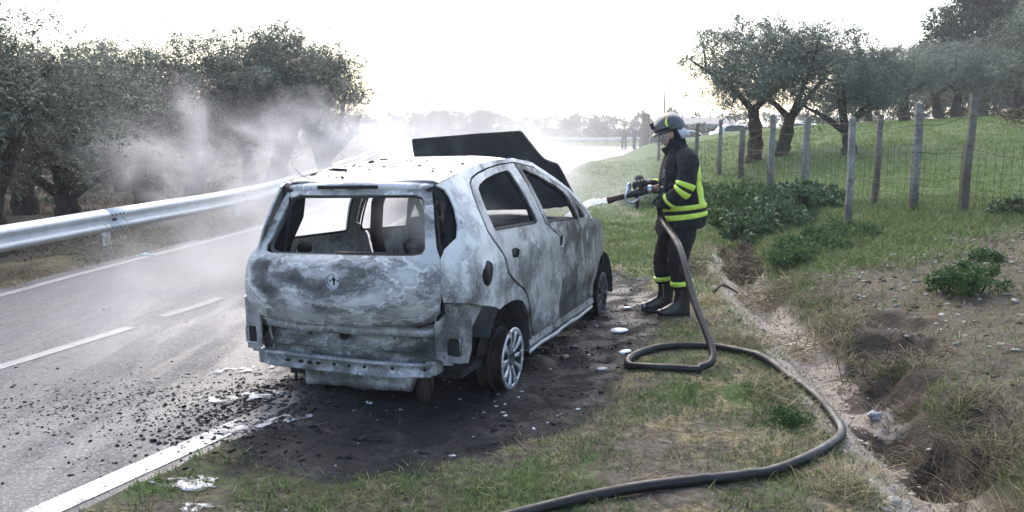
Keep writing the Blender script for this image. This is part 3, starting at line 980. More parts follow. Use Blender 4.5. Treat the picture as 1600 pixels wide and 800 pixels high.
def side_sheet(name, outline, m, sgn, holes=(), parent=car, seed=0.0, rnd=0, step=.05, amp=.009, thick=.012, off=0.0, fold=None, edge_step=None):
    return sheet(name, outline, side(sgn, off, seed, amp, fold), m, parent, holes, step, edge_step or .04, rnd, thick, flip=(sgn > 0))

QUARTER = [(-.60, .72), (-.615, .80), (-.61, .89), (-.59, .985), (-.555, 1.035), (-.50, 1.07), (-.445, 1.095), (-.40, 1.17), (-.365, 1.27), (-.36, 1.34), (-.375, 1.385), (-.43, 1.415),
           (-.2, 1.462), (.2, 1.518), (.56, 1.54), (.96, 1.55), (1.36, 1.505), (1.70, 1.372), (1.97, 1.258), (2.12, 1.142), (2.31, .99),
           (2.265, .985), (2.085, 1.118), (1.945, 1.225), (1.675, 1.335), (1.345, 1.472), (.955, 1.522), (.64, 1.515), (.40, 1.497), (.16, 1.468), (.04, 1.442), (-.04, 1.405), (-.085, 1.335), (-.103, 1.24), (-.103, 1.10),
           (-.05, 1.03), (.04, .95), (.13, .79), (.27, .70), (.42, .632), (.525, .53), (.60, .43), (.645, .32), (.655, .225),
           (.615, .225), (.59, .33), (.555, .42), (.48, .50), (.40, .555), (.30, .585), (.18, .598), (.06, .592), (-.03, .578), (-.08, .60), (-.18, .628), (-.30, .652), (-.42, .690)]
FUEL = [(-.21 + .078 * math.cos(t), .845 + .078 * math.sin(t)) for t in np.linspace(0, 2 * math.pi, 20, endpoint=False)]
REAR_DOOR = [(.93, 1.513), (.64, 1.506), (.40, 1.488), (.17, 1.459), (.05, 1.433), (-.028, 1.398), (-.072, 1.332), (-.09, 1.24), (-.09, 1.105), (-.04, 1.036),
             (.052, .955), (.143, .795), (.28, .708), (.43, .642), (.536, .538), (.612, .432), (.658, .32), (.672, .24), (1.315, .245), (1.318, .56), (1.298, .75), (1.235, .925), (1.06, 1.028), (1.00, 1.045)]
REAR_GLASS = [(.05, 1.362), (.10, 1.39), (.23, 1.42), (.48, 1.452), (.72, 1.466), (.765, 1.45), (.865, 1.075), (.82, 1.062), (.04, 1.088), (.015, 1.10), (.012, 1.20), (.025, 1.31)]
FRONT_DOOR = [(.955, 1.512), (1.335, 1.461), (1.66, 1.325), (1.93, 1.216), (2.07, 1.108), (2.245, .975), (2.30, .90), (2.355, .75), (2.345, .60), (2.315, .47), (2.25, .34), (2.20, .25), (1.332, .245), (1.334, .56), (1.315, .75), (1.255, .925), (1.20, .965), (1.06, 1.035), (1.02, 1.045)]
FRONT_GLASS = [(1.025, 1.452), (1.06, 1.462), (1.36, 1.388), (1.60, 1.308), (1.765, 1.245), (1.80, 1.20), (1.865, 1.02), (1.84, 1.005), (1.09, 1.047), (1.075, 1.06)]
TRI_GLASS = [(1.935, 1.145), (2.085, 1.015), (2.07, 1.005), (1.915, 1.01)]
def arch(cx, cz, r, a0, a1, n=14):
    return [(cx + r * math.cos(t), cz + r * math.sin(t)) for t in np.linspace(R(a0), R(a1), n)]
FENDER = [(2.275, .975), (2.33, .985), (2.60, .935), (2.85, .855), (3.02, .765), (3.12, .67), (3.13, .60), (3.07, .56), (3.085, .47)] + arch(2.74, .20, .385, 42, 176, 16) + [(2.33, .235), (2.26, .30), (2.33, .46), (2.362, .60), (2.373, .75), (2.318, .905)]
HANDLE_R = [(.205, .885), (.345, .875), (.355, .925), (.30, .948), (.215, .945), (.195, .915)]
HANDLE_F = [(1.275, .845), (1.345, .84), (1.37, .90), (1.33, .925), (1.275, .915)]

def buckle(x, z):        # the front door skin is crumpled
    return .022 * (fbm(x * 5, z * 4, 2.0, 4, 95) - .5) * sstep(1.38, 1.5, x) * sstep(.3, .45, z) * sstep(.98, .85, z)

def lowered(g_, sgn):
    """the far window sills have sagged"""
    return [(x, z - (.075 if sgn > 0 and z < 1.15 else 0)) for x, z in g_]

for sgn in (-1, 1):
    q = side_sheet('quarter_panel', QUARTER, M['burnt_body'], sgn, [FUEL] if sgn < 0 else [], seed=1.0, step=.045)
    rd = side_sheet('rear_door', REAR_DOOR, M['burnt_door'], sgn, [lowered(REAR_GLASS, sgn), HANDLE_R], seed=2.0, step=.045, off=.004)
    fd = side_sheet('front_door', FRONT_DOOR, M['burnt_fdoor'], sgn, [lowered(FRONT_GLASS, sgn), TRI_GLASS, HANDLE_F], seed=3.0, step=.04, off=.003, amp=.013, fold=buckle)
    fe = side_sheet('front_fender', FENDER, M['burnt_inner'], sgn, seed=4.0, step=.05)
    if sgn > 0:
        side_sheet('lamp_bowl', [(-.585, 1.0), (-.56, 1.16), (-.50, 1.30), (-.45, 1.40), (-.372, 1.38), (-.358, 1.335), (-.362, 1.27), (-.395, 1.17), (-.44, 1.095), (-.49, 1.068), (-.548, 1.03)], M['burnt_body'], sgn, seed=5.0, off=-.004)
    # dished cups behind the missing handles
    for (cx, cz, pd, hx, hz) in ((.275, .912, rd, .085, .045), (1.32, .882, fd, .055, .05)):
        y0 = float(Ys(cx, cz)) + (.072 if sgn > 0 else 0)
        b = MB()
        rings = []
        for k, (rr, dy) in enumerate(((1.12, -.006), (.95, -.028), (.55, -.045), (.05, -.048))):
            rings.append(ring((cx, sgn * (y0 + dy), cz), (hx * rr, 0, 0), (0, 0, hz * rr), 18))
        b.loft(rings, cap=True)
        b.build('handle_cup', M['soot'], pd)
        if sgn < 0:
            b = MB()
            b.tube([(cx - hx * .8, sgn * (y0 + .004), cz - hz * .9), (cx + hx * .3, sgn * (y0 + .008), cz - hz * 1.1), (cx + hx * .95, sgn * (y0 + .004), cz - hz * .4), (cx + hx * .9, sgn * (y0 + .004), cz + hz * .5)], .006, 6)
            b.build('handle_rim', M['burnt_roof'], pd)
    # bare window channels, a dark inner lip
    for G, pd in ((REAR_GLASS, rd), (FRONT_GLASS, fd)):
        g2 = chaikin(resample(lowered(G, sgn), .06), 1)
        y = Ys(g2[:, 0], g2[:, 1]) - .022 + (.075 * sstep(1.58, 1.2, g2[:, 1]) * sstep(2.6, 1.2, g2[:, 0]) if sgn > 0 else 0)
        p3 = np.column_stack([g2[:, 0], sgn * y, g2[:, 1]])
        MB().tube(np.vstack([p3, p3[:2]]), np.tile((.012, .022) if sgn < 0 else (.006, .010), (len(p3) + 2, 1)), 6, cap=False, up=(0, 1, 0)).build('window_channel', M['soot'], pd)
    # sill with its bright lower flange
    b = MB()
    xs = np.linspace(.60, 2.36, 14)
    rings = []
    for x in xs:
        y = float(Ys(x, .2)) - .045
        w = .006 * math.sin(x * 17)
        rings.append(np.array([(x, sgn * (y + .040 + w), .232), (x, sgn * (y + .052 + w), .19), (x, sgn * (y + .025), .145), (x, sgn * (y - .06), .150), (x, sgn * (y - .07), .232)]))
    b.loft(rings)
    sl = b.build('sill', M['burnt_inner'], car, False)
    b = MB()
    b.tube([(x, sgn * (float(Ys(x, .2)) - .004 + .004 * math.sin(x * 21)), .143 + .006 * math.sin(x * 9)) for x in xs], np.tile((.016, .007), (len(xs), 1)), 6)
    b.build('sill_flange', M['burnt_roof'], sl)
    # A pillar base, B pillar behind the doors
    b = MB()
    b.tube([(1.02, sgn * (float(Ys(1.0, 1.5)) - .06), 1.5), (1.04, sgn * (float(Ys(1.04, 1.2)) - .06), 1.2), (1.10, sgn * .735, .95), (1.20, sgn * .735, .6), (1.25, sgn * .735, .25)], np.tile((.05, .055), (5, 1)), 8, up=(1, 0, 0))
    b.build('centre_pillar', M['soot'], car)
    b = MB()
    b.tube([(1.32, sgn * .53, 1.50), (1.70, sgn * .58, 1.345), (1.97, sgn * .645, 1.235), (2.14, sgn * .675, 1.115), (2.34, sgn * .70, .96), (2.36, sgn * .72, .6)], np.tile((.030, .042), (6, 1)), 8, up=(1, 0, 0))
    b.build('windscreen_pillar', M['soot_grey'], car)
    # rear inner pillar seen through the tailgate opening and the lamp aperture
    b = MB()
    b.tube([(-.34, sgn * .50, 1.40), (-.30, sgn * .56, 1.22), (-.36, sgn * .62, 1.05), (-.42, sgn * .66, .8)], np.tile((.06, .085), (4, 1)), 8, up=(1, 0, 0))
    b.build('rear_pillar', M['soot'], car)

# fuel filler pocket
b = MB()
y0 = float(Ys(-.21, .845))
b.loft([ring((-.21, -(y0 - .004), .845), (.082, 0, 0), (0, 0, .082), 20), ring((-.21, -(y0 - .035), .845), (.075, 0, 0), (0, 0, .075), 20), ring((-.21, -(y0 - .06), .845), (.02, 0, 0), (0, 0, .02), 20)])
b.build('filler_pocket', M['soot'], bpy.data.objects['quarter_panel'])

# roof skin, with its rear lip, drip joints and burnt crumbs
SEAM = [(-.43, 1.415), (-.2, 1.462), (.2, 1.518), (.56, 1.54), (.96, 1.55), (1.36, 1.505), (1.46, 1.47)]
seam = curve(SEAM)
def roof_map(x, v):
    """v in -1..1 across"""
    zs = seam(x)
    yw = Ys(x, zs) - .006
    z = zs - .012 * sstep(0, .6, x) + .020 * (1 - np.abs(v) ** 2.4) * sstep(-.45, .1, x) + .016 * (1 - v ** 2) + .004 - .02 * np.exp(-((np.abs(v) - .93) / .035) ** 2) + warp(x * .8, v * .5, 6, .012)
    z = z - .05 * sstep(1.25, 1.5, x) * (1 - np.abs(v) ** 2)
    return np.stack([x, v * yw, z], 1)
sheet('roof', [(-.33, -1), (1.45, -1), (1.47, 0), (1.45, 1), (-.33, 1), (-.365, .5), (-.375, 0), (-.365, -.5)], roof_map, M['burnt_roof'], car, (), .07, .06, 0, .010, flip=False)
roof = bpy.data.objects['roof']
b = MB()
fr = np.random.default_rng(31)
for k in range(60):
    x = fr.uniform(-.33, .55); v = fr.choice([fr.normal(.45, .28), fr.uniform(-.9, .95)])
    v = float(np.clip(v, -.95, .95))
    p = roof_map(np.array([x]), np.array([v]))[0]
    r = fr.uniform(.003, .009) * (1.9 if k < 5 else 1)
    b.ball(p + np.array((0, 0, r * .3)), (r * fr.uniform(1, 2.6), r * fr.uniform(1, 1.8), r * .55), 6, 4, 0, 1.0, k)
o = b.build('burnt_crumbs', M['char'], roof, False); o['kind'] = 'stuff'
b = MB()
p0 = roof_map(np.array([-.10]), np.array([.42]))[0]
b.tube([p0 + np.array((0, 0, .008)), p0 + np.array((.03, .10, .012)), p0 + np.array((.05, .17, .009))], (.007, .009, .005), 6).build('charred_strip', M['char'], roof)
p0 = roof_map(np.array([-.30]), np.array([.70]))[0]
b = MB(); b.tube([p0, p0 + np.array((-.02, .05, .03)), p0 + np.array((.0, .11, .075))], (.0025, .002, .0015), 5).build('bent_wire', M['char'], roof)

# ---- tailgate
XR = curve([(.55, -.655), (.60, -.69), (.70, -.735), (.78, -.74), (.86, -.725), (.93, -.70), (.975, -.655), (1.00, -.615), (1.36, -.405), (1.40, -.375), (1.43, -.34)])
def rear_x(y, z):
    zz = np.asarray(z, float)
    x = (XR(zz - .012) + XR(zz) + XR(zz + .012)) / 3
    k = .11 * sstep(1.05, .9, zz) + .055
    x = x + k * (np.abs(y) / .7) ** 2.6
    # shallow dish above the number-plate edge
    x = x + .012 * sstep(.735, .755, zz) * sstep(.95, .90, zz) * sstep(.60, .50, np.abs(y) + .25 * np.clip(.82 - zz, 0, 1))
    return x
def rear_map(y, z):
    x = rear_x(y, z) + warp(y, z, 8, .008)
    return np.stack([x, y + lw(y, z), z], 1)
TG = [(-.50, .572), (-.61, .60), (-.665, .66), (-.685, .75), (-.685, .90), (-.665, .985), (-.635, 1.04), (-.60, 1.15), (-.565, 1.27), (-.53, 1.375), (-.515, 1.395)]
TG = [(y * (.975 if z < 1.0 else .99), z) for y, z in TG]
TGo = TG + [(-y, z) for y, z in TG[::-1]]
TW = [(-.42, 1.348), (-.478, 1.33), (-.497, 1.285), (-.550, 1.09), (-.562, 1.035), (-.545, 1.0), (-.49, .988)]
TWo = TW + [(-y, z) for y, z in TW[::-1]]
BADGE = [(.0 + .052 * math.cos(t), .845 + .052 * math.sin(t)) for t in np.linspace(0, 2 * math.pi, 20, endpoint=False)]
tg = sheet('tailgate', TGo, rear_map, M['burnt_hatch'], car, [TWo, BADGE], .036, .034, 0, .014, flip=False)
# black tube round the lid, standing in for the shadow line of its gap
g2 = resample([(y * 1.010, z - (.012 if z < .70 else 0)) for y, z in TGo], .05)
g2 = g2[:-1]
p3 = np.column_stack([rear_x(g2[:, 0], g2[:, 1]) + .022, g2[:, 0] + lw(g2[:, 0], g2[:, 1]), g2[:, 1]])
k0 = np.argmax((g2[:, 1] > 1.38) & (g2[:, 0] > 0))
MB().tube(p3[:k0 + 1], .013, 6, cap=False, up=(1, 0, 0)).build('lid_gap_shade', M['soot'], tg)
# badge seat: pale disc with a key-shaped hole and three fixings
def disc_pts(cx, cz, r, n=16):
    return [(cx + r * math.cos(t), cz + r * math.sin(t)) for t in np.linspace(0, 2 * math.pi, n, endpoint=False)]
keyh = disc_pts(0, .852, .012, 12)
keyh = [p for p in keyh if p[1] > .846] + [(-.006, .842), (-.009, .825), (.009, .825), (.006, .842)]
holes = [keyh, disc_pts(.027, .848, .0075, 10), disc_pts(-.027, .848, .0075, 10), disc_pts(0.0, .876, .0055, 8)]
keyh = [(.0 + .013 * math.cos(t), .855 + .013 * math.sin(t)) for t in np.linspace(R(-60), R(240), 14)] + [(-.0085, .822), (.0085, .822)]
holes[0] = keyh
bx = float(rear_x(np.array([0.0]), np.array([.845]))[0])
def badge_map(y, z):
    return np.stack([bx + .010 + 0 * y, y, z], 1)
badge = sheet('badge_seat', disc_pts(0, .845, .047, 24), badge_map, M['pale_steel'], tg, holes, .012, .008, 0, .004, flip=False)
MB().loft([ring((bx + .022, 0, .845), (0, .046, 0), (0, 0, .046), 20), ring((bx + .03, 0, .845), (0, .046, 0), (0, 0, .046), 20)]).build('badge_backing', M['soot'], tg)
b = MB()
t = np.linspace(0, 2 * math.pi, 25)
b.tube(np.column_stack([np.full(25, bx - .001), .052 * np.cos(t), .845 + .052 * np.sin(t)]), .0055, 6, cap=False)
b.build('badge_ring', M['pale_steel'], tg)
# inner frame of the tailgate glass
g2 = chaikin(resample(TWo, .06), 1)
p3 = np.column_stack([rear_x(g2[:, 0], g2[:, 1]) + .018, g2[:, 0], g2[:, 1]])
MB().tube(np.vstack([p3, p3[:2]]), np.tile((.013, .016), (len(p3) + 2, 1)), 6, cap=False, up=(1, 0, 0)).build('glass_frame', M['soot_grey'], tg)
# screw holes beside the opening
for sy, sz in ((-.575, 1.045), (-.572, 1.075), (.575, 1.045), (.572, 1.08), (-.515, 1.26)):
    x = float(rear_x(np.array([sy]), np.array([sz]))[0])
    MB().ball((x, sy, sz), (.006, .010, .010), 8, 5).build('screw_hole', M['soot'], tg)
# spoiler lip with the empty brake-light slot
b = MB()
rings = []
for y in np.linspace(-.525, .525, 25):
    e = abs(y) / .525
    xb = -.395 + .05 * e ** 2.2; zb = 1.405 + .020 * (1 - e ** 2)
    rings.append(np.array([(xb + .14, y * .985, zb + .030), (xb + .03, y, zb + .020), (xb - .022, y, zb + .004), (xb - .030, y, zb - .012), (xb - .022, y, zb - .040), (xb + .01, y, zb - .052), (xb + .10, y, zb - .02)]))
b.loft(rings)
sp = b.build('spoiler', M['burnt_roof'], tg)
MB().box((-.422, .05, 1.404), (.020, .44, .024)).build('brake_light_slot', M['soot'], tg, False, .004)

# ---- rear structure below the tailgate, bare of its bumper
def back_map(x0, bulge=.05, amp=.012, seed=12):
    def f(y, z):
        x = x0 + bulge * (np.abs(y) / .7) ** 2.5 + warp(y, z, seed, amp)
        # pressed ledge under the lid, creases and shallow boxes
        x = x - .045 * sstep(.505, .515, z) + .03 * sstep(.555, .565, z)
        x = x - .03 * np.exp(-((z - .395) / .014) ** 2) + .050 * np.exp(-((z - .455) / .04) ** 2) * (.5 + .5 * np.sin(y * 9.0 + 1)) + .012 * np.sin(y * 23) * sstep(.50, .46, z)
        return np.stack([x, y + lw(y, z), z], 1)
    return f
RP = [(-.66, .60), (-.64, .36), (-.60, .30), (.62, .30), (.66, .36), (.68, .60)]
rp = sheet('rear_panel', RP, back_map(-.515), M['burnt_rear'], car, [disc_pts(.085, .455, .026, 14)], .030, .04, 0, .010, flip=False)
MB().loft([ring((-.505, .085, .455), (0, .03, 0), (0, 0, .03), 14), ring((-.46, .085, .455), (0, .024, 0), (0, 0, .024), 14)]).build('towing_socket', M['soot'], rp)
for y, z, r in ((-.11, .405, .008), (-.04, .412, .006), (.03, .405, .007), (-.22, .40, .007), (.2, .41, .007), (-.30, .46, .009), (-.41, .53, .007), (-.05, .535, .006), (.33, .46, .008)):
    MB().ball((-.515 + (-.028 if z > .51 else .01), y, z), (.022, r, r), 8, 5).build('drain_hole', M['soot'], rp)
# lid ledge
b = MB()
rings = []
for y in np.linspace(-.62, .64, 22):
    x = -.60 + .075 * (abs(y) / .65) ** 2.5
    w = .006 * math.sin(y * 14)
    rings.append(np.array([(x + .07, y, .548), (x, y, .550 + w * .3), (x - .018, y, .535 + w), (x - .012, y, .498 + w), (x + .03, y, .485), (x + .08, y, .49)]))
b.loft(rings).build('lid_ledge', M['burnt_beam'], rp)
# corner plates with rectangular vents
def corner_map(sgn):
    def f(y, z):
        a = np.abs(y)
        x = -.555 + .035 * sstep(.60, .66, a) + .22 * np.clip((a - .74) / .09, 0, 1.4) ** 1.7 + warp(y, z, 14 + sgn, .010)
        return np.stack([x, y + lw(y, z), z], 1)
    return f
for sgn in (-1, 1):
    o_ = [(.60, .66), (.60, .36), (.635, .345), (.64, .318), (.70, .318), (.705, .335), (.775, .332), (.785, .40), (.79, .52), (.785, .68), (.69, .68), (.675, .65)]
    o_ = [(sgn * y, z) for y, z in o_]
    if sgn > 0:
        o_ = o_[::-1]
    h_ = [(sgn * (.705 + dy), .432 + dz) for dy, dz in ((-.038, .058), (.034, .058), (.045, .047), (.045, -.047), (.034, -.058), (-.038, -.058), (-.046, -.047), (-.046, .047))]
    cp = sheet('corner_plate', o_, corner_map(sgn), M['burnt_inner'], car, [h_], .035, .03, 0, .010, flip=False)
    g2 = np.array(h_ + h_[:2])
    MB().tube(np.column_stack([np.full(len(g2), -.526), g2[:, 0] + lw(g2[:, 0], g2[:, 1]), g2[:, 1]]), .006, 6, cap=False).build('vent_rim', M['burnt_body'], cp)
    MB().box((-.475, sgn * .705 + (.06 if sgn > 0 else 0), .432), (.08, .09, .115)).build('vent_duct', M['soot'], cp, False)
    # arch flange behind the plate
    fl = [(-.42, .69), (-.60 + .05, .70), (-.50, .33), (-.44, .335), (-.36, .42), (-.33, .52), (-.24, .60), (-.20, .64)]
    side_sheet('arch_flange', fl, M['burnt_inner'], sgn, seed=7.0, off=-.055, step=.04)
# bumper beam with two rolled lips and a row of holes
b = MB()
prof = [(-.02, .345), (-.050, .342), (-.056, .330), (-.040, .322), (-.030, .300), (-.034, .272), (-.050, .262), (-.054, .250), (-.030, .243), (.0, .250), (.0, .34)]
rings = []
for y in np.linspace(-.575, .69, 28):
    x = -.60 + .06 * (abs(y) / .65) ** 2.5
    sag = .006 * math.sin(y * 5) - .012 * (y < -.3) * (abs(y) - .3)
    pinch = 1.0 if -.42 < y < .60 else .72
    rings.append(np.array([(x + px * pinch, y, .293 + (pz - .293) * (1 if pinch == 1 else .88) + sag) for px, pz in prof]))
bm_ = b.loft(rings).build('bumper_beam', M['burnt_beam'], car)
for y in (.44, .335, .265, .20, .08, -.03, -.14, -.33, -.54):
    x = -.60 + .06 * (abs(y) / .65) ** 2.5
    MB().ball((x - .033, y, .298), (.012, .021 if y > .1 else .012, .011), 10, 6).build('beam_hole', M['soot'], bm_)
# crash boxes at both ends
for y in (.66, -.57):
    MB().box((-.52, y, .30), (.12, .07, .085)).build('beam_bracket', M['burnt_inner'], car, False, .008)
# hanging rear floor tray
b = MB()
rings = []
for y in np.linspace(-.42, .34, 20):
    z0 = .135 + .003 * math.sin(y * 31) + .004 * math.sin(y * 13)
    rings.append(np.array([(-.50, y, .255), (-.560, y, .25), (-.575, y, .205), (-.565, y, .190), (-.580, y, .180), (-.565, y, z0), (-.54, y, z0 + .004), (-.46, y, .20)]))
b.loft(rings).build('floor_tray', M['burnt_beam'], car)
# under body
b = MB()
b.box((1.0, 0, .215), (2.75, 1.36, .05))
b.box((-.30, .25, .24), (.42, .5, .12)); b.box((-.1, -.2, .22), (.5, .5, .06))
b.build('floor_pan', M['soot'], car, False)
for y, z0 in ((-.44, .04), (-.50, .10), (.52, .06), (.06, .02)):
    pts = [(-.42, y, .26), (-.41, y + .01, .16), (-.40, y + .015, max(z0, .03))]
    MB().tube(pts, (.020, .013, .006) if y != -.44 else (.055, .05, .045), 7).build('hanging_remnant', M['rust'], car)
MB().tube([(.2, -.62, .19), (.2, -.3, .24), (.2, .3, .24), (.2, .62, .19)], .045, 8).build('rear_axle', M['rust'], car)
for sgn in (-1, 1):
    MB().tube([(.12, sgn * .52, .24), (.13, sgn * .52, .5)], .05, 8).build('spring', M['rust'], car)
    # wheel-housing liners
    for cx, r in ((.2, .40), (2.74, .40)):
        b = MB()
        rings = []
        for ang in np.linspace(-8, 150, 16):
            ca, sa = math.cos(R(ang)), math.sin(R(ang))
            rings.append([(cx + r * ca, sgn * .79, .21 + r * sa), (cx + r * ca, sgn * .44, .21 + r * sa)])
        V = np.array(rings).reshape(-1, 3)
        V[:, 1] -= sgn * .01 * 0
        F = [(2 * i, 2 * i + 1, 2 * i + 3, 2 * i + 2) for i in range(15)]
        b.add(V, F)
        b.build('wheel_housing', M['soot_grey'], car)
        b = MB()
        V = [(cx + r * math.cos(R(q)), sgn * .44, .21 + r * math.sin(R(q))) for q in np.linspace(-8, 150, 16)]
        b.add(V, [tuple(range(16))])
        b.build('housing_wall', M['soot'], car)

# ---- wheels: bare alloy rims standing on the ground, tyres burnt away
def wheel(x, y, z, sgn, steer=0.0, camber=0.0, first=None, face='rim'):
    w = bpy.data.objects.new('wheel', None); COL.objects.link(w)
    w.parent = car
    w.location = (x, y, z)
    w.rotation_euler = (camber, 0, steer + (math.pi if sgn > 0 else 0))
    if first is not None:
        for ch in first.children:
            k = ch.copy(); COL.objects.link(k); k.parent = w
        return w
    # local: outer face towards -Y
    def circ(r, yy, n=40):
        t = np.linspace(0, 2 * math.pi, n, endpoint=False)
        return np.column_stack([r * np.cos(t), np.full(n, yy), r * np.sin(t)])
    b = MB()
    prof = [(.186, -.004), (.196, -.008), (.216, -.006), (.217, .004), (.205, .010), (.198, .03), (.176, .075), (.172, .12), (.196, .165), (.213, .172), (.214, .182), (.196, .184), (.165, .13), (.165, .07), (.182, .012)]
    n = 40
    V = np.vstack([circ(r, yy, n) for r, yy in prof])
    F = []
    for i in range(len(prof)):
        j = (i + 1) % len(prof)
        for k in range(n):
            F.append((i * n + k, i * n + (k + 1) % n, j * n + (k + 1) % n, j * n + k))
    b.add(V, F).build('rim', [M['rust']], w)
    b = MB()
    V = np.vstack([circ(r, yy, n) for r, yy in ((.180, -.006), (.190, -.012), (.205, -.013), (.216, -.008), (.214, .000), (.188, .002))])
    F = [(i * n + k, i * n + (k + 1) % n, ((i + 1) % 6) * n + (k + 1) % n, ((i + 1) % 6) * n + k) for i in range(6) for k in range(n)]
    b.add(V, F).build('rim_lip', M[face], w)
    for k in range(10):
        a0 = 2 * math.pi * k / 10
        b = MB()
        rr = [(.030, .016, .012), (.075, .013, .002), (.125, .017, -.006), (.165, .026, -.009), (.192, .034, -.008)]
        rings = []
        for r, hw, yy in rr:
            rings.append([(r, yy + .016, -hw * .8), (r, yy, -hw * .9), (r, yy - .006, -hw * .45), (r, yy - .001, 0), (r, yy - .006, hw * .45), (r, yy, hw * .9), (r, yy + .016, hw * .8)])
        rings = [np.array(q) for q in rings]
        ca, sa = math.cos(a0), math.sin(a0)
        Rm = np.array([(ca, 0, -sa), (0, 1, 0), (sa, 0, ca)])
        b.loft([q @ Rm.T for q in rings]).build('spoke', M[face], w)
    b = MB()
    b.loft([circ(.052, .014, 20), circ(.052, .000, 20), circ(.040, -.006, 20), circ(.034, .004, 20), circ(.006, .006, 20)])
    b.build('hub', M['soot_grey'], w)
    for k in range(4):
        a0 = 2 * math.pi * (k + .5) / 4
        MB().ball((.043 * math.cos(a0), -.003, .043 * math.sin(a0)), (.008, .008, .008), 8, 5).build('wheel_bolt', M['soot'], w)
    b = MB(); b.loft([circ(.155, .06, 28), circ(.160, .085, 28)]); b.build('brake_drum', M['rust'], w)
    # crust left by the tyre
    b = MB()
    tt = np.linspace(0, 2 * math.pi, 33)
    rr = .176 + .018 * (fbm(np.cos(tt) * 2, np.sin(tt) * 2, 0, 3, 7))
    b.tube(np.column_stack([rr * np.cos(tt), np.full(33, .095), rr * np.sin(tt)]), np.tile((.012, .045), (33, 1)), 8, cap=False, up=(0, 1, 0))
    b.build('tyre_crust', M['soot'], w)
    return w
wr = wheel(.215, -.80, .185, -1, 0, R(2))
wheel(.215, .78, .27, 1, 0, 0, wr)
wf = wheel(2.76, -.775, .19, -1, R(2), R(2), None, 'soot_grey')
wheel(2.76, .775, .26, 1, R(-6), 0, wr)

# ---- front: raised bonnet, crushed nose
HOOD = [(.80, 1.05), (.83, 1.30), (.93, 1.55), (.935, 1.735), (.30, 1.768), (-.165, 1.783), (-.235, 1.69), (-.33, 1.565), (-.375, 1.520), (-.50, 1.475), (-.53, 1.42), (-.60, 1.27), (-.655, 1.16), (-.66, 1.09), (-.3, 1.05), (.3, 1.04)]
def hood_map(y, z):
    x = 2.36 - (z - .98) * .16 + .03 * np.cos(y * 2.0) + warp(y, z, 20, .024) - .014 * sstep(.05, .0, np.abs(np.abs(y) - .45)) * sstep(1.72, 1.66, z)
    return np.stack([x, y, z], 1)
hd = sheet('bonnet', HOOD, hood_map, M['bonnet'], car, (), .06, .05, 2, .022, flip=False)
b = MB()
b.box((2.75, 0, .48), (.62, .9, .42), taper=.8)
b.tube([(2.6, -.25, .72), (2.9, .1, .75), (2.95, .35, .7)], .05, 8); b.ball((2.7, .2, .72), (.2, .16, .1), 10, 6, 0, .4)
b.build('engine', M['soot'], car, False)
MB().tube([(3.0, -.70, .60), (3.07, -.4, .62), (3.1, 0, .62), (3.07, .4, .62), (3.0, .70, .60)], .05, 8).build('front_cross_member', M['soot_grey'], car)
b = MB(); b.ball((3.10, -.655, .625), (.075, .05, .055), 10, 7, 0, .9, 3); b.ball((3.14, -.66, .585), (.04, .03, .05), 8, 6, 0, .9, 5)
b.build('melted_lamp', M['soot_grey'], car)
# scuttle and bulkhead
b = MB(); b.tube([(2.30, -.68, .93), (2.36, 0, .96), (2.30, .68, .93)], np.tile((.05, .09), (3, 1)), 8); b.build('scuttle', M['soot_grey'], car)
b = MB(); b.box((2.34, 0, .58), (.06, 1.4, .66)); b.build('bulkhead', M['soot'], car, False)

# ---- inside: everything that was not steel is gone
b = MB()
b.tube([(2.02, -.66, .90), (2.0, -.3, .93), (2.0, 0, .92), (2.0, .3, .95), (2.02, .66, .90)], np.tile((.05, .07), (5, 1)), 8)
b.tube([(2.12, -.62, .80), (2.12, .62, .80)], .05, 8)
b.build('dashboard_frame', M['soot'], car)
b = MB()
t = np.linspace(0, 2 * math.pi, 25)
b.tube(np.column_stack([1.80 + .06 * np.sin(t), .36 + .175 * np.cos(t), .93 + .165 * np.sin(t)]), .012, 7, cap=False)
b.tube([(1.80, .36, .93), (2.0, .36, .84)], .025, 7); b.tube([(1.80, .20, .93), (1.80, .52, .93)], .010, 6)
b.build('steering_wheel', M['soot'], car)
def seat(y, x, lean):
    s = bpy.data.objects.new('seat_frame', None); COL.objects.link(s); s.parent = car
    b = MB()
    for dy in (-.21, .21):
        b.tube([(x + .42, y + dy, .40), (x, y + dy, .42), (x - .06, y + dy, .5), (x - lean, y + dy * .92, .84), (x - lean - .02, y + dy * .5, .89)], .018, 7)
    b.tube([(x - lean - .02, y - .11, .89), (x - lean - .02, y + .11, .89)], .018, 7)
    b.tube([(x + .42, y - .21, .40), (x + .42, y + .21, .40)], .018, 7)
    b.build('frame', M['soot'], s)
    b = MB()
    for z in (.55, .61, .67, .73, .79, .84):
        xx = x - .06 - (lean - .06) * (z - .5) / .5
        b.tube([(xx, y - .2, z), (xx - .02, y - .07, z - .01), (xx - .02, y + .07, z + .01), (xx, y + .2, z)], .005, 5)
    b.build('seat_springs', M['soot'], s)
    b = MB()
    for dy in (-.05, .05):
        b.tube([(x - lean - .02, y + dy, .88), (x - lean - .03, y + dy, .94)], .007, 6)
    b.build('headrest_posts', M['soot'], s)
for y in (.36, -.36):
    seat(y, 1.45, .20)
b = MB()
V2, T = fill2d([(-.64, .42), (.68, .42), (.68, .86), (.60, .89), (-.56, .89), (-.64, .86)], (), .12, .1)
V3 = np.stack([.42 - (V2[:, 1] - .42) * .25, V2[:, 0], V2[:, 1]], 1)
Vs, Fs = shell(V3, T, .03)
b.add(Vs, Fs).build('rear_seat_back', M['soot'], car)
b = MB(); b.box((-.05, 0, .50), (.86, 1.2, .03)); b.build('boot_floor', M['soot_grey'], car, False)
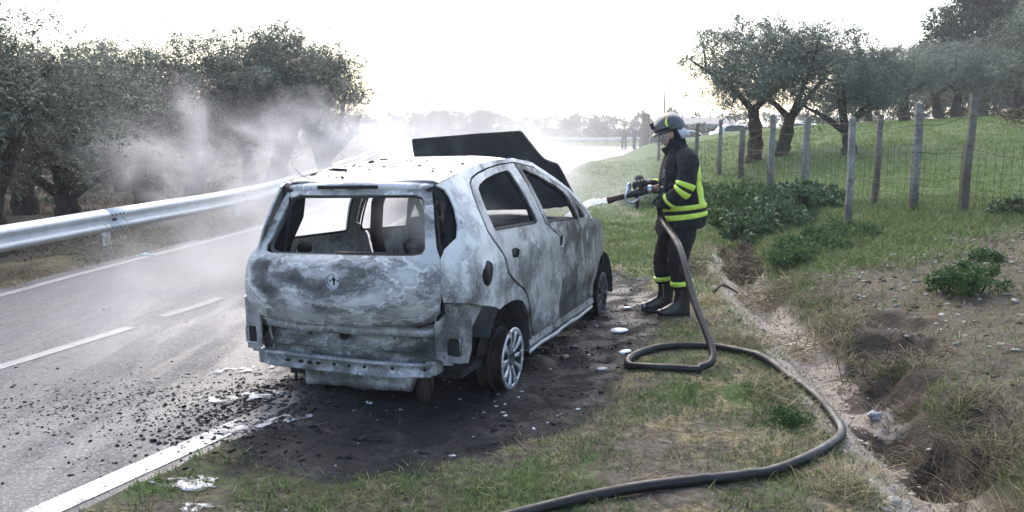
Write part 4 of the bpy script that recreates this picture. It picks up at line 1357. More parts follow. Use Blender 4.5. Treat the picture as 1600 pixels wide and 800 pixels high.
b = MB(); b.box((-.54, 0, .80), (.03, 1.18, .34)); b.build('tailgate_lining', M['soot'], tg, False)
b = MB()
b.tube([(-.46, .46, 1.345), (-.45, .47, 1.25), (-.47, .485, 1.12), (-.50, .49, 1.0)], (.008, .012, .010, .008), 6); b.build('hanging_belt', M['soot'], car)
# cross members and inner skin of the roof
b = MB()
for x in (-.25, .45, 1.0, 1.42):
    zs = float(seam(x)); yw = float(Ys(x, zs)) - .02
    b.tube([(x, -yw, zs - .06), (x, -yw * .5, zs - .03), (x, 0, zs - .02), (x, yw * .5, zs - .03), (x, yw, zs - .06)], np.tile((.025, .05), (5, 1)), 6, up=(0, 0, 1))
b.build('roof_bows', M['soot'], roof)
# crumpled remains behind the empty tail-lamp opening
b = MB()
for k in range(9):
    b.ball((-.40 + fr.uniform(-.03, .1), -.58 + fr.uniform(-.05, .04), 1.05 + .25 * fr.random()), (.02, .022, .035), 7, 5, 0, 1.6, k)
b.tube([(-.50, -.60, 1.03), (-.42, -.58, 1.12), (-.36, -.56, 1.16)], .010, 6)
b.build('lamp_remains', M['rust'], car)
# ------------------------------------------------------------------ the firefighter
# local frame: faces -x, left side towards -y (the camera), z up, origin between the boots
FF = (1.475, 7.66)
FFZ = float(height(np.array(FF[0]), np.array(FF[1])))
ff = empty('person', (FF[0], FF[1], FFZ + .004), R(-4))
tag(ff, 'firefighter in black coat with lime bands and grey helmet hosing down the burnt car', 'person')

def interp_rings(keys, n, k=28, p=2.3, fold=0.0, seed=0.0, fold_dir=None):
    """keys: rows (cx,cy,cz, ax(front-back half), by(side half), tilt) -> loft rings, cat-rom in between"""
    K = smooth_path(np.array(keys, float), n)
    rings = []
    for i, (cx, cy, cz, ax, by, tilt) in enumerate(K):
        r = ring((cx, cy, cz), (ax * math.cos(tilt), 0, ax * math.sin(tilt)), (0, by, 0), k, 0, p)
        if fold:
            c = np.array((cx, cy, cz))
            dlt = r - c
            nn = fbm(r[:, 0] * 7 + seed, r[:, 1] * 7, r[:, 2] * 5, 4, 101) - .5
            n2 = np.abs(fbm(r[:, 0] * 4 + seed + 9, r[:, 1] * 4, r[:, 2] * 9, 3, 107) - .5)
            r = c + dlt * (1 + fold * (nn * 1.2 - n2 * 1.0))[:, None]
        rings.append(r)
    return rings

def limb(pts, rads, n=6, seg=16, fold=0.0, seed=0.0, squash=1.0):
    P = smooth_path(pts, n)
    r = smooth_path(np.column_stack([rads, rads, rads]), n)[:, 0]
    b = MB()
    b.tube(P, np.column_stack([r, r * squash]), seg)
    if fold:
        V = np.array(b.v)
        k = len(P)
        for i in range(k):
            sl = slice(i * seg, (i + 1) * seg)
            c = P[i]
            nn = fbm(V[sl, 0] * 8 + seed, V[sl, 1] * 8, V[sl, 2] * 8, 4, 111) - .5
            n2 = np.abs(fbm(V[sl, 0] * 5 + seed + 4, V[sl, 1] * 5, V[sl, 2] * 12, 3, 113) - .5)
            V[sl] = c + (V[sl] - c) * (1 + fold * (nn * 1.3 - n2))[:, None]
        b.v = [tuple(q) for q in V]
    return b

def band(name, pts, rads, t0, t1, m, parent, grow_=.008, seg=20, n=12, squash=1.0, fold=0, seed=0.0):
    """a strip of tape round a limb between parameters t0..t1"""
    P = smooth_path(pts, n); r = smooth_path(np.column_stack([rads, rads, rads]), n)[:, 0]
    tt = np.linspace(0, 1, len(P))
    q = np.linspace(t0, t1, 5)
    PP = np.stack([np.interp(q, tt, P[:, k]) for k in range(3)], 1)
    rr = np.interp(q, tt, r) + grow_
    rr[0] -= grow_ * .7; rr[-1] -= grow_ * .7
    b = MB().tube(PP, np.column_stack([rr, rr * squash]), seg)
    return b.build(name, m, parent)

# the body itself: one continuous skin-grown surface, dressed by its children
def grow_body(name, joints, edges, m, parent, sub=1):
    me = bpy.data.meshes.new(name)
    me.from_pydata([j[:3] for j in joints], edges, [])
    o = link(name, me, m, parent, None)
    o.modifiers.new('skin', 'SKIN').use_smooth_shade = True
    for v, j in zip(me.skin_vertices[0].data, joints):
        v.radius = (j[3], j[4] if len(j) > 4 else j[3])
    me.skin_vertices[0].data[0].use_root = True
    s = o.modifiers.new('subsurf', 'SUBSURF'); s.levels = sub; s.render_levels = sub
    return o

J = [(.08, 0, .93, .13, .15), (.09, 0, 1.12, .12, .15), (.08, 0, 1.35, .13, .17), (.05, 0, 1.48, .08, .10), (.01, 0, 1.56, .055), (-.03, 0, 1.64, .07),
     (.09, -.20, 1.46, .065), (.06, -.30, 1.22, .045), (-.08, -.265, 1.07, .032), (-.13, -.245, 1.00, .030),
     (.07, .20, 1.46, .065), (.05, .315, 1.24, .045), (-.14, .145, 1.176, .032), (-.235, .045, 1.178, .028),
     (.08, -.10, .86, .09), (.05, -.12, .48, .06), (.10, -.12, .08, .045), (-.02, -.13, .03, .035),
     (.06, .10, .86, .09), (-.07, .10, .50, .06), (-.03, .12, .08, .045), (-.15, .13, .03, .035)]
EJ = [(0, 1), (1, 2), (2, 3), (3, 4), (4, 5), (2, 6), (6, 7), (7, 8), (8, 9), (2, 10), (10, 11), (11, 12), (12, 13), (0, 14), (14, 15), (15, 16), (16, 17), (0, 18), (18, 19), (19, 20), (20, 21)]
grow_body('body', J, EJ, M['skin'], ff)

# head with a face, looking down the jet
HC = Vector((-.045, -.01, 1.650))
HROT = Matrix.Rotation(R(-20), 3, 'Y')        # nod forward (faces -x)
def head_mesh(m, scale=1.0):
    b = MB()
    b.ball((0, 0, 0), (1, 1, 1), 28, 20)
    V = np.array(b.v)
    x, y, z = V.T.copy()
    X = x * .098; Y = y * .076; Z = z * .118
    jaw = sstep(.1, -.9, z)
    Y = Y * (1 - .30 * jaw); X = np.where(x < 0, X * (1 - .10 * jaw), X * (1 - .38 * jaw))
    Z = np.where(z < 0, Z * 1.08, Z)
    front = sstep(-.3, -.9, x)
    nose = np.exp(-(y / .16) ** 2) * np.exp(-((z + .12) / .20) ** 2) * (x < 0)
    X = X - .022 * nose
    X = X + .012 * np.exp(-((np.abs(y) - .36) / .16) ** 2) * np.exp(-((z - .08) / .12) ** 2) * front      # eye sockets
    X = X - .006 * np.exp(-(y / .34) ** 2) * np.exp(-((z + .46) / .07) ** 2) * front                       # lips
    X = X + .005 * np.exp(-(y / .3) ** 2) * np.exp(-((z + .36) / .05) ** 2) * front
    X = X - .008 * np.exp(-(y / .28) ** 2) * np.exp(-((z + .80) / .16) ** 2) * front                       # chin
    b.v = [tuple(q) for q in np.stack([X, Y, Z], 1) * scale]
    return b
hb = head_mesh(None)
def place(b, c=HC, rot=HROT):
    b.v = [tuple(rot @ Vector(q) + c) for q in b.v]
    return b
head = place(hb).build('head', M['skin'], ff)
for sy in (-1, 1):
    e = MB().ball((-.083, sy * .030, .010), .0125, 10, 7)
    place(e).build('eye', M['white_blob'], head)
    e = MB().ball((-.0935, sy * .030, .009), (.003, .0055, .0055), 8, 5)
    place(e).build('iris', M['hair'], head)
    e = MB().tube([(-.005, sy * .076, .03), (.012, sy * .082, .022), (.012, sy * .080, -.012), (-.004, sy * .076, -.03)], (.006, .010, .009, .005), 8)
    place(e).build('ear', M['skin'], head)
    e = MB().tube([(-.094, sy * .012, .030), (-.093, sy * .030, .036), (-.082, sy * .050, .030)], .005, 6)
    place(e).build('eyebrow', M['hair'], head)
e = MB().tube([(-.097, -.022, -.056), (-.103, 0, -.054), (-.097, .022, -.056)], (.003, .005, .003), 6)
place(e).build('mouth', M['rust'], head)
# dark hood under the helmet: chin, throat and back of the head
b = MB()
b.loft([ring(c, ax, bx, 24) for c, ax, bx in (
    ((.012, 0, -.20), (.105, 0, .02), (0, .10, 0)), ((.000, 0, -.14), (.096, 0, .02), (0, .085, 0)), ((-.012, 0, -.105), (.100, 0, .02), (0, .078, 0)), ((-.016, 0, -.080), (.102, 0, .01), (0, .072, 0)))])
b.loft([ring(c, ax, bx, 24) for c, ax, bx in (
    ((.045, 0, -.12), (.070, 0, 0), (0, .080, 0)), ((.048, 0, -.04), (.070, 0, 0), (0, .085, 0)), ((.045, 0, .05), (.075, 0, 0), (0, .087, 0)))])
place(b).build('hood', M['balaclava'], ff)

# helmet
HH = MB()
HH.ball((0, 0, 0), (1, 1, 1), 36, 24)
V = np.array(HH.v)
x, y, z = V.T.copy()
X = x * .142 + .014; Y = y * .118; Z = z * .128 + .062
low = z < -.05
Z = np.where(low, .056 + (z + .05) * .03, Z)
# longer down to the nape, raised over the brow, a ridge along the crown
back = sstep(-.1, .9, x)
Z = np.where(low, Z - .055 * back, Z)
X = np.where(low & (x > 0), X * 1.03, X)
ridge = np.exp(-(y / .16) ** 2) * (z > 0) * .010
Z = Z + ridge
HH.v = [tuple(q) for q in np.stack([X, Y, Z], 1)]
hel = place(HH).build('helmet', M['helmet'], ff)
# brim flaring over the brow and temples
b = MB()
rows = []
for t in np.linspace(R(95), R(265), 24):
    ct, st = math.cos(t), math.sin(t)
    f = max(0.0, -ct)
    rows.append([(.014 + ct * .141, st * .118, .066), (.010 + ct * (.160 + .010 * f), st * .126, .050 - .006 * f), (.010 + ct * (.164 + .016 * f), st * .128, .044 - .008 * f), (.014 + ct * .136, st * .114, .052)])
k = 4
V = np.array(rows).reshape(-1, 3)
F = [(i * k + j, i * k + (j + 1) % k, (i + 1) * k + (j + 1) % k, (i + 1) * k + j) for i in range(23) for j in range(k)]
b.add(V, F)
place(b).build('brim', M['helmet_trim'], hel)
b = MB()
rows = []
for t in np.linspace(R(70), R(290), 30):
    ct, st = math.cos(t), math.sin(t)
    rows.append([(.014 + ct * .1445, st * .120, .082), (.014 + ct * .146, st * .122, .074), (.014 + ct * .1435, st * .119, .066)])
V = np.array(rows).reshape(-1, 3)
F = [(i * 3 + j, i * 3 + j + 1, (i + 1) * 3 + j + 1, (i + 1) * 3 + j) for i in range(29) for j in range(2)]
place(b.add(V, F)).build('rim_band', M['helmet_trim'], hel)
# lime crescent on each side
for sy in (-1, 1):
    b = MB()
    rows = []
    for t in np.linspace(-1, 1, 15):
        # opening to the rear, thick at the front
        ax_, az_ = -.030 * math.cos(t * 1.35), .052 * math.sin(t * 1.35)
        w = .017 * (1 - abs(t) ** 1.5) + .003
        rows.append([(ax_ - w * .5, az_ + .0), (ax_ + w * .5, az_)])
    P = []
    for r_ in rows:
        for (px, pz) in r_:
            xx, zz = px + .018 + .25 * pz, pz * .85 + .122
            q = 1 - ((xx - .014) / .142) ** 2 - ((zz - .062) / .128) ** 2
            P.append((xx, sy * (.118 * math.sqrt(max(q, .01)) + .003), zz))
    F = [(2 * i, 2 * i + 1, 2 * i + 3, 2 * i + 2) for i in range(14)]
    place(b.add(P, F)).build('crescent_decal', M['yellow'], hel)
# badge and lamp clip on the brow
b = MB(); b.ball((-.130, 0, .118), (.016, .022, .026), 8, 6)
place(b).build('brow_badge', M['helmet_trim'], hel)
b = MB(); b.tube([(-.115, -.05, .150), (-.135, -.055, .145), (-.150, -.055, .148)], .016, 8)
place(b).build('helmet_clip', M['helmet_trim'], hel)
# face visor, half raised
b = MB()
rows = []
for t in np.linspace(R(110), R(250), 20):
    ct, st = math.cos(t), math.sin(t)
    rows.append([(.010 + ct * .155, st * .121, .050), (.006 + ct * .166, st * .126, .010), (.004 + ct * .163, st * .122, -.035), (.006 + ct * .150, st * .112, -.068)])
V = np.array(rows).reshape(-1, 3)
F = [(i * 4 + j, i * 4 + j + 1, (i + 1) * 4 + j + 1, (i + 1) * 4 + j) for i in range(19) for j in range(3)]
vo = place(b.add(V, F)).build('visor', M['visor'], hel)
so = vo.modifiers.new('thick', 'SOLIDIFY'); so.thickness = .003
# pale cloth hanging from the back of the helmet
b = MB()
rows = []
for t in np.linspace(R(-68), R(68), 18):
    ct, st = math.cos(t), math.sin(t)
    w = .008 * math.sin(t * 7)
    rows.append([(.014 + ct * .138, st * .116, .046), (.018 + ct * (.142 + w), st * .120, -.015), (.026 + ct * (.148 + w), st * .126, -.062)])
V = np.array(rows).reshape(-1, 3)
F = [(i * 3 + j, i * 3 + j + 1, (i + 1) * 3 + j + 1, (i + 1) * 3 + j) for i in range(17) for j in range(2)]
nc = place(b.add(V, F)).build('neck_curtain', M['silver_cloth'], hel)
so = nc.modifiers.new('thick', 'SOLIDIFY'); so.thickness = .006

# coat
coat_keys = [(.075, 0, .795, .228, .245, .18), (.075, 0, .84, .232, .25, .17), (.078, 0, .95, .222, .245, .12), (.070, 0, 1.08, .205, .24, .08), (.060, 0, 1.20, .192, .245, .05), (.058, 0, 1.32, .180, .255, 0), (.058, 0, 1.41, .158, .250, -.05), (.050, 0, 1.475, .125, .205, -.12), (.030, 0, 1.52, .098, .125, -.22), (.012, 0, 1.565, .090, .098, -.3)]
b = MB()
b.loft(interp_rings(coat_keys, 8, 56, 2.35, .17, 1.0))
ARM_L = [(.075, -.185, 1.475), (.085, -.285, 1.40), (.075, -.325, 1.27), (.035, -.330, 1.17), (-.045, -.300, 1.10), (-.105, -.268, 1.045)]
RAD_L = [.085, .098, .090, .080, .072, .066]
ARM_R = [(.060, .185, 1.475), (.09, .290, 1.39), (.06, .325, 1.26), (-.02, .280, 1.18), (-.12, .170, 1.175), (-.20, .085, 1.178)]
RAD_R = [.085, .095, .086, .076, .068, .062]
for A, Rr, sd in ((ARM_L, RAD_L, 3.0), (ARM_R, RAD_R, 7.0)):
    q = limb(A, Rr, 9, 24, .26, sd)
    b.add(q.v, q.f)
coat = b.build('coat', M['nomex'], ff)
# storm collar
b = MB()
b.loft([ring(c, a_, b_, 26) for c, a_, b_ in (((.030, 0, 1.505), (.108, 0, -.03), (0, .118, 0)), ((.020, 0, 1.55), (.104, 0, -.035), (0, .106, 0)), ((.010, 0, 1.598), (.104, 0, -.035), (0, .102, 0)), ((.012, 0, 1.598), (.086, 0, -.03), (0, .086, 0)))], cap=False)
b.build('collar', M['nomex'], coat)

# hem tape, following the coat's own surface
CK = smooth_path(np.array(coat_keys, float), 24)
def coat_ring(zc, k=64, g_=.007):
    i = np.argmin(np.abs(CK[:, 2] - zc))
    cx, cy, _, ax, by, tilt = CK[i]
    c = np.array((cx, cy, zc))
    r = ring(c, (ax * math.cos(tilt), 0, ax * math.sin(tilt)), (0, by, 0), k, 0, 2.35)
    dlt = r - c
    nn = fbm(r[:, 0] * 7 + 1.0, r[:, 1] * 7, r[:, 2] * 5, 4, 101) - .5
    n2 = np.abs(fbm(r[:, 0] * 4 + 10.0, r[:, 1] * 4, r[:, 2] * 9, 3, 107) - .5)
    r = c + dlt * (1 + .17 * (nn * 1.2 - n2))[:, None]
    return r + (r - c) / np.linalg.norm(r - c, axis=1)[:, None] * g_
def coat_tape(name, z0, z1, m, a0=None, a1=None, g_=.008):
    zs = np.linspace(z0, z1, 5)
    rows = [coat_ring(z_, 72, g_ if 0 < i < 4 else .001) for i, z_ in enumerate(zs)]
    b = MB()
    k = 72
    sel = range(k) if a0 is None else range(int(a0 / 360 * k), int(a1 / 360 * k))
    V = np.vstack(rows)
    F = []
    for i in range(4):
        for j in sel:
            F.append((i * k + j % k, i * k + (j + 1) % k, (i + 1) * k + (j + 1) % k, (i + 1) * k + j % k))
    b.add(V, F)
    return b.build(name, m, coat)
# ring angle 0 = back (+x), 180 = front
coat_tape('hem_tape', .985, 1.030, M['hivis'], -150, 150)
coat_tape('hem_tape', .905, .952, M['hivis'], -150, 150)
coat_tape('tape_stripe', .957, .980, M['nomex2'], -148, 148, .005)
# upright tape down the left of the back
b = MB()
rows = []
for z_ in np.linspace(1.02, 1.44, 22):
    rr = coat_ring(z_, 144, .008)
    r2 = coat_ring(z_, 144, .001)
    j = [-22, -20, -17, -13, -11] if True else []
    rows.append([r2[j[0]], rr[j[1]], rr[j[2]], rr[j[3]], r2[j[4]]])
V = np.array(rows).reshape(-1, 3)
F = [(i * 5 + j, i * 5 + j + 1, (i + 1) * 5 + j + 1, (i + 1) * 5 + j) for i in range(21) for j in range(4)]
b.add(V, F).build('back_tape', M['hivis'], coat)
b = MB()
V2 = V.copy(); V2[:, 1] *= -1
b.add(V2, [f[::-1] for f in F]).build('back_tape', M['hivis'], coat)
# sleeve tapes
for A, Rr in ((ARM_L, RAD_L), (ARM_R, RAD_R)):
    band('sleeve_tape', A, Rr, .46, .535, M['hivis'], coat, .005)
    band('sleeve_tape', A, Rr, .575, .65, M['hivis'], coat, .005)
    band('cuff_tape', A, Rr, .84, .905, M['hivis'], coat, .005)
# front flap, pocket
b = MB()
rows = []
for z_ in np.linspace(.83, 1.48, 16):
    rr = coat_ring(z_, 144, .012)
    rows.append([coat_ring(z_, 144, .0)[66], rr[68], rr[74], coat_ring(z_, 144, .0)[77]])
V = np.array(rows).reshape(-1, 3)
b.add(V, [(i * 4 + j, i * 4 + j + 1, (i + 1) * 4 + j + 1, (i + 1) * 4 + j) for i in range(15) for j in range(3)]).build('front_flap', M['nomex2'], coat)
MB().ball((-.085, -.30, 1.04), (.010, .006, .018), 7, 5).build('cuff_buckle', M['alu'], coat)

# chest patch, pocket with flap, radio strap
def coat_patch(name, z0, z1, a0, a1, m, g_=.010, k=144):
    zs = np.linspace(z0, z1, 6)
    rows = []
    for i, z_ in enumerate(zs):
        rr = coat_ring(z_, k, g_ if 0 < i < 5 else .001)
        r0 = coat_ring(z_, k, .001)
        j = [int(q / 360 * k) for q in np.linspace(a0, a1, 7)]
        rows.append([r0[j[0]]] + [rr[q] for q in j[1:-1]] + [r0[j[-1]]])
    V = np.array(rows).reshape(-1, 3)
    F = [(i * 7 + q, i * 7 + q + 1, (i + 1) * 7 + q + 1, (i + 1) * 7 + q) for i in range(5) for q in range(6)]
    return MB().add(V, F).build(name, m, coat)
coat_patch('chest_patch', 1.27, 1.345, -160, -145, M['tape_dull'], .006)
coat_patch('pocket', 1.06, 1.20, -130, -75, M['nomex2'], .012)
coat_patch('pocket_flap', 1.185, 1.235, -132, -73, M['nomex'], .020)

# trousers
LEG_L = [(.085, -.095, .93), (.080, -.115, .78), (.055, -.120, .60), (.050, -.120, .48), (.075, -.120, .36), (.090, -.120, .27)]
LEG_R = [(.060, .090, .93), (.020, .105, .78), (-.045, .110, .60), (-.065, .112, .48), (-.050, .118, .36), (-.035, .120, .28)]
RL = [.125, .122, .104, .098, .096, .098]
b = MB()
for L, sd in ((LEG_L, 11.0), (LEG_R, 17.0)):
    q = limb(L, RL, 9, 24, .26, sd)
    b.add(q.v, q.f)
b.ball((.075, 0, .88), (.155, .185, .13), 20, 12)
tr = b.build('trousers', M['nomex2'], ff)
for L in (LEG_L, LEG_R):
    band('leg_tape', L, RL, .845, .945, M['hivis'], tr, .009)
# boots
for (bx_, by_, rot) in ((.085, -.125, R(6)), (-.040, .125, R(-4))):
    b = MB()
    rg = []
    for (cx, z_, ax, by) in ((-.065, .002, .150, .050), (-.068, .030, .152, .054), (-.060, .060, .142, .053), (-.030, .095, .108, .050), (.000, .130, .078, .050), (.012, .19, .072, .056), (.010, .27, .076, .064), (.008, .33, .080, .068), (.008, .335, .070, .060)):
        rg.append(ring((cx, 0, z_), (ax, 0, 0), (0, by, 0), 24, 0, 2.5))
    b.loft(rg)
    V = np.array(b.v); V += (V * 0 + (vnoise(V[:, 0] * 14, V[:, 1] * 14, V[:, 2] * 14, 5)[:, None] - .5) * .008)
    V[:, 2] = np.maximum(V[:, 2], 0)
    cr, sr = math.cos(rot), math.sin(rot)
    V = np.stack([V[:, 0] * cr - V[:, 1] * sr + bx_, V[:, 0] * sr + V[:, 1] * cr + by_, V[:, 2]], 1)
    b.v = [tuple(q) for q in V]
    bo = b.build('boot', M['boot'], ff)
    b = MB()
    rg = [ring((-.066, 0, -.012), (.155, 0, 0), (0, .056, 0), 24, 0, 2.5), ring((-.066, 0, .014), (.157, 0, 0), (0, .058, 0), 24, 0, 2.5)]
    b.loft(rg)
    V = np.array(b.v)
    b.v = [tuple(q) for q in np.stack([V[:, 0] * cr - V[:, 1] * sr + bx_, V[:, 0] * sr + V[:, 1] * cr + by_, V[:, 2]], 1)]
    b.build('sole', M['nozzle_black'], bo)
    b = MB(); b.ball((-.180, 0, .040), (.045, .046, .034), 12, 8)
    V = np.array(b.v)
    b.v = [tuple(q) for q in np.stack([V[:, 0] * cr - V[:, 1] * sr + bx_, V[:, 0] * sr + V[:, 1] * cr + by_, V[:, 2]], 1)]
    b.build('toe_cap', M['boot_tip'] if by_ > 0 else M['boot'], bo)

# nozzle and hose line in the firefighter's own frame
N0 = np.array((-.605, -.115, 1.062))      # muzzle
N1 = np.array((-.285, -.150, 1.150))
ND = (N1 - N0) / np.linalg.norm(N1 - N0)
def along(t, up_=0.0, side_=0.0):
    return N0 + ND * t + np.array((0, side_, up_))
HOSE_START = along(.52, -.035, -.06)

# gloved hands: palm, four bent fingers and a thumb closing round a bar
def hand(name, center, axis, palm_dir, parent, thumb_side):
    """center: middle of the gripped bar; axis: bar direction; palm_dir: from bar towards the palm"""
    a = Vector(axis).normalized(); p = Vector(palm_dir); p = (p - a * p.dot(a)).normalized(); t = a.cross(p)
    c = Vector(center)
    b = MB()
    rbar = .030
    # palm block
    P = [c + p * (rbar + .018) + a * k for k in (-.045, -.02, .015, .045)]
    b.tube(P, np.tile((.026, .036), (4, 1)) * np.array([[.8], [1.05], [1.05], [.85]]), 12, up=tuple(p))
    wrist = c + p * (rbar + .075) + t * .02
    b.tube([c + p * (rbar + .025), c + p * (rbar + .05) + t * .01, wrist], np.array([(.036, .045), (.034, .042), (.036, .042)]), 12, up=tuple(t))
    for k, (off, ln) in enumerate(((-.038, .90), (-.013, 1.0), (.012, .97), (.036, .82))):
        pts = []
        for ang, rr in ((-15, rbar + .022), (35, rbar + .018), (85, rbar + .013), (125, rbar + .011), (165 * ln, rbar + .010)):
            th = R(ang)
            pts.append(c + a * (off + .004 * k) + (p * math.cos(th) + t * math.sin(th) * 1.0) * rr)
        b.tube(smooth_path([tuple(q) for q in pts], 3), np.linspace(.0135, .0095, 13) * (.93 + .07 * ln), 9)
        b.ball(tuple(pts[-1]), .0100, 8, 6)
    pts = []
    for ang, rr, oa in ((10, rbar + .030, .045), (-25, rbar + .026, .055), (-65, rbar + .018, .052), (-105, rbar + .014, .040)):
        th = R(ang)
        pts.append(c + a * oa * thumb_side + (p * math.cos(th) + t * math.sin(th)) * rr)
    b.tube(smooth_path([tuple(q) for q in pts], 3), np.linspace(.016, .011, 10), 9)
    b.ball(tuple(pts[-1]), .011, 8, 6)
    o = b.build(name, M['glove'], parent)
    # gauntlet cuff
    return o, wrist
gl, w = hand('glove', (-.150, -.245, 1.045), (-.62, .10, .55), (.45, -.25, .15), ff, 1)
MB().tube(smooth_path([(-.092, -.268, 1.060), (-.112, -.262, 1.050), (-.130, -.254, 1.040)], 3), np.linspace(.058, .047, 7), 14).build('gauntlet', M['glove'], gl)
gr, w = hand('glove', tuple(along(.305, .055)), (.98, 0, .16), (.10, .75, .5), ff, -1)
MB().tube(smooth_path([(-.235, .085, 1.190), (-.262, .045, 1.190), (-.278, .010, 1.190)], 3), np.linspace(.056, .046, 7), 14).build('gauntlet', M['glove'], gr)

noz = empty('hose_nozzle', (FF[0], FF[1], FFZ + .004), R(-4))
tag(noz, 'black and grey fire hose branch gripped in front of the firefighter, spraying water', 'nozzle')
b = MB()
b.tube([along(0), along(.015), along(.05), along(.09)], (.032, .035, .030, .025), 18)
b.build('muzzle', M['nozzle_red'], noz)
b = MB()
for t0 in (.095, .118, .141):
    b.tube([along(t0), along(t0 + .006), along(t0 + .014), along(t0 + .02)], (.024, .029, .029, .024), 16)
b.build('grip_ring', M['nozzle_red'], noz)
MB().tube([along(.085), along(.17), along(.20), along(.26), along(.34), along(.37)], (.023, .023, .028, .035, .035, .029), 18).build('barrel', M['nozzle_black'], noz)
b = MB()
b.tube(smooth_path([along(.20, .03, -.035), along(.185, .075, -.03), along(.20, .105, -.01), along(.215, .075, .02), along(.205, .03, .035)], 4), .011, 8)
b.tube(smooth_path([along(.175, -.045, -.04), along(.165, .0, -.05), along(.19, .07, -.04)], 4), .010, 8)
b.tube(smooth_path([along(.175, -.045, -.04), along(.24, -.075, -.03), along(.29, -.05, -.03)], 4), .011, 8)
b.build('shut_off_handle', M['alu'], noz)
MB().tube(smooth_path([along(.27, -.03), along(.28, -.07), along(.275, -.12), along(.265, -.135)], 4), .017, 10).build('pistol_grip', M['nozzle_black'], noz)
MB().tube([along(.37), along(.385), along(.40), along(.42)], (.036, .042, .042, .034), 16).build('collar_ring', M['alu'], noz)
b = MB()
b.tube([along(.42, -.006, -.01), along(.45, -.012, -.022), along(.49, -.025, -.042)], (.033, .037, .033), 16)
for k in range(3):
    t0 = .43 + .018 * k
    b.tube([along(t0, -.008, -.012), along(t0 + .006, -.010, -.016)], .040, 16)
b.build('coupling', M['brass'], noz)

# water jet, from the muzzle to the front corner of the car
mw = noz.matrix_basis
def to_world(p):
    q = Matrix.Rotation(R(-4), 4, 'Z') @ Vector(p)
    return np.array((q.x + FF[0], q.y + FF[1], q.z + FFZ + .004))
W0 = to_world(N0); WD = to_world(N0 - ND) - W0
W1 = np.array((.52, 7.72, .86))
T_ = np.linspace(0, 1, 16)
P = W0[None] * (1 - T_[:, None]) + W1[None] * T_[:, None]
P[:, 2] += .05 * np.sin(math.pi * T_)
b = MB()
b.tube(P, .019 + .022 * T_ + .006 * np.sin(T_ * 40), 14)
V = np.array(b.v); V += (vnoise(V[:, 0] * 20, V[:, 1] * 20, V[:, 2] * 20, 9)[:, None] - .5) * .014
b.v = [tuple(q) for q in V]
wr_ = np.random.default_rng(5)
for k in range(60):
    t = wr_.uniform(.55, 1.1)
    p = W0 + (W1 - W0) * t + wr_.normal(0, .012 + .028 * t, 3)
    b.ball(p, wr_.uniform(.003, .007), 6, 4)
o = b.build('water_jet', M['water'])
tag(o, 'white jet of water shooting from the nozzle at the car bonnet', 'water jet')

# ------------------------------------------------------------------ hose on the ground
HG = [(-.75, 3.10), (-.06, 3.43), (.11, 3.54), (.39, 3.67), (.67, 3.76), (.99, 3.85), (1.27, 3.96), (1.51, 4.10), (1.73, 4.32), (1.90, 4.62), (1.96, 4.89), (1.96, 5.2), (1.91, 5.55), (1.83, 5.94), (1.66, 6.23), (1.50, 6.36), (1.25, 6.40), (1.04, 6.33), (.89, 6.15), (.86, 5.95), (.97, 5.78), (1.17, 5.70), (1.33, 5.71), (1.44, 5.84)]
H3 = []
for i, (x_, y_) in enumerate(HG):
    H3.append((x_, y_, float(height(np.array(x_), np.array(y_))) + .028 + .012))
hs = to_world(HOSE_START)
end = np.array(H3[-1])
H3[-1] = (end[0], end[1], end[2] + .06)
for t, sag in ((.30, .045), (.6, .02)):
    q = end * (1 - t) + hs * t
    H3.append((q[0] - .02, q[1] - .03 * (1 - t), q[2] + .0 + .03 * math.sin(math.pi * t)))
q0 = to_world((-.150, -.250, 1.035))
H3.append(tuple(q0 + np.array((.035, -.04, -.14))))
H3.append(tuple(q0 + np.array((0, 0, 0))))
H3.append(tuple(hs))
H3.append(tuple(to_world(along(.47, -.02, -.03))))
P = smooth_path(H3, 10)
# lie on the ground where the line is low
zg = height(P[:, 0], P[:, 1]) + .026
low = np.arange(len(P)) < 10 * (len(HG) - 2)
P[low, 2] = np.maximum(zg[low], P[low, 2] - .01)
P_HOSE = P.copy()
o = MB().tube(P, .0275, 14).build('fire_hose', M['hose'])
tag(o, 'black rubber fire hose looping over the grass up to the firefighter', 'hose')

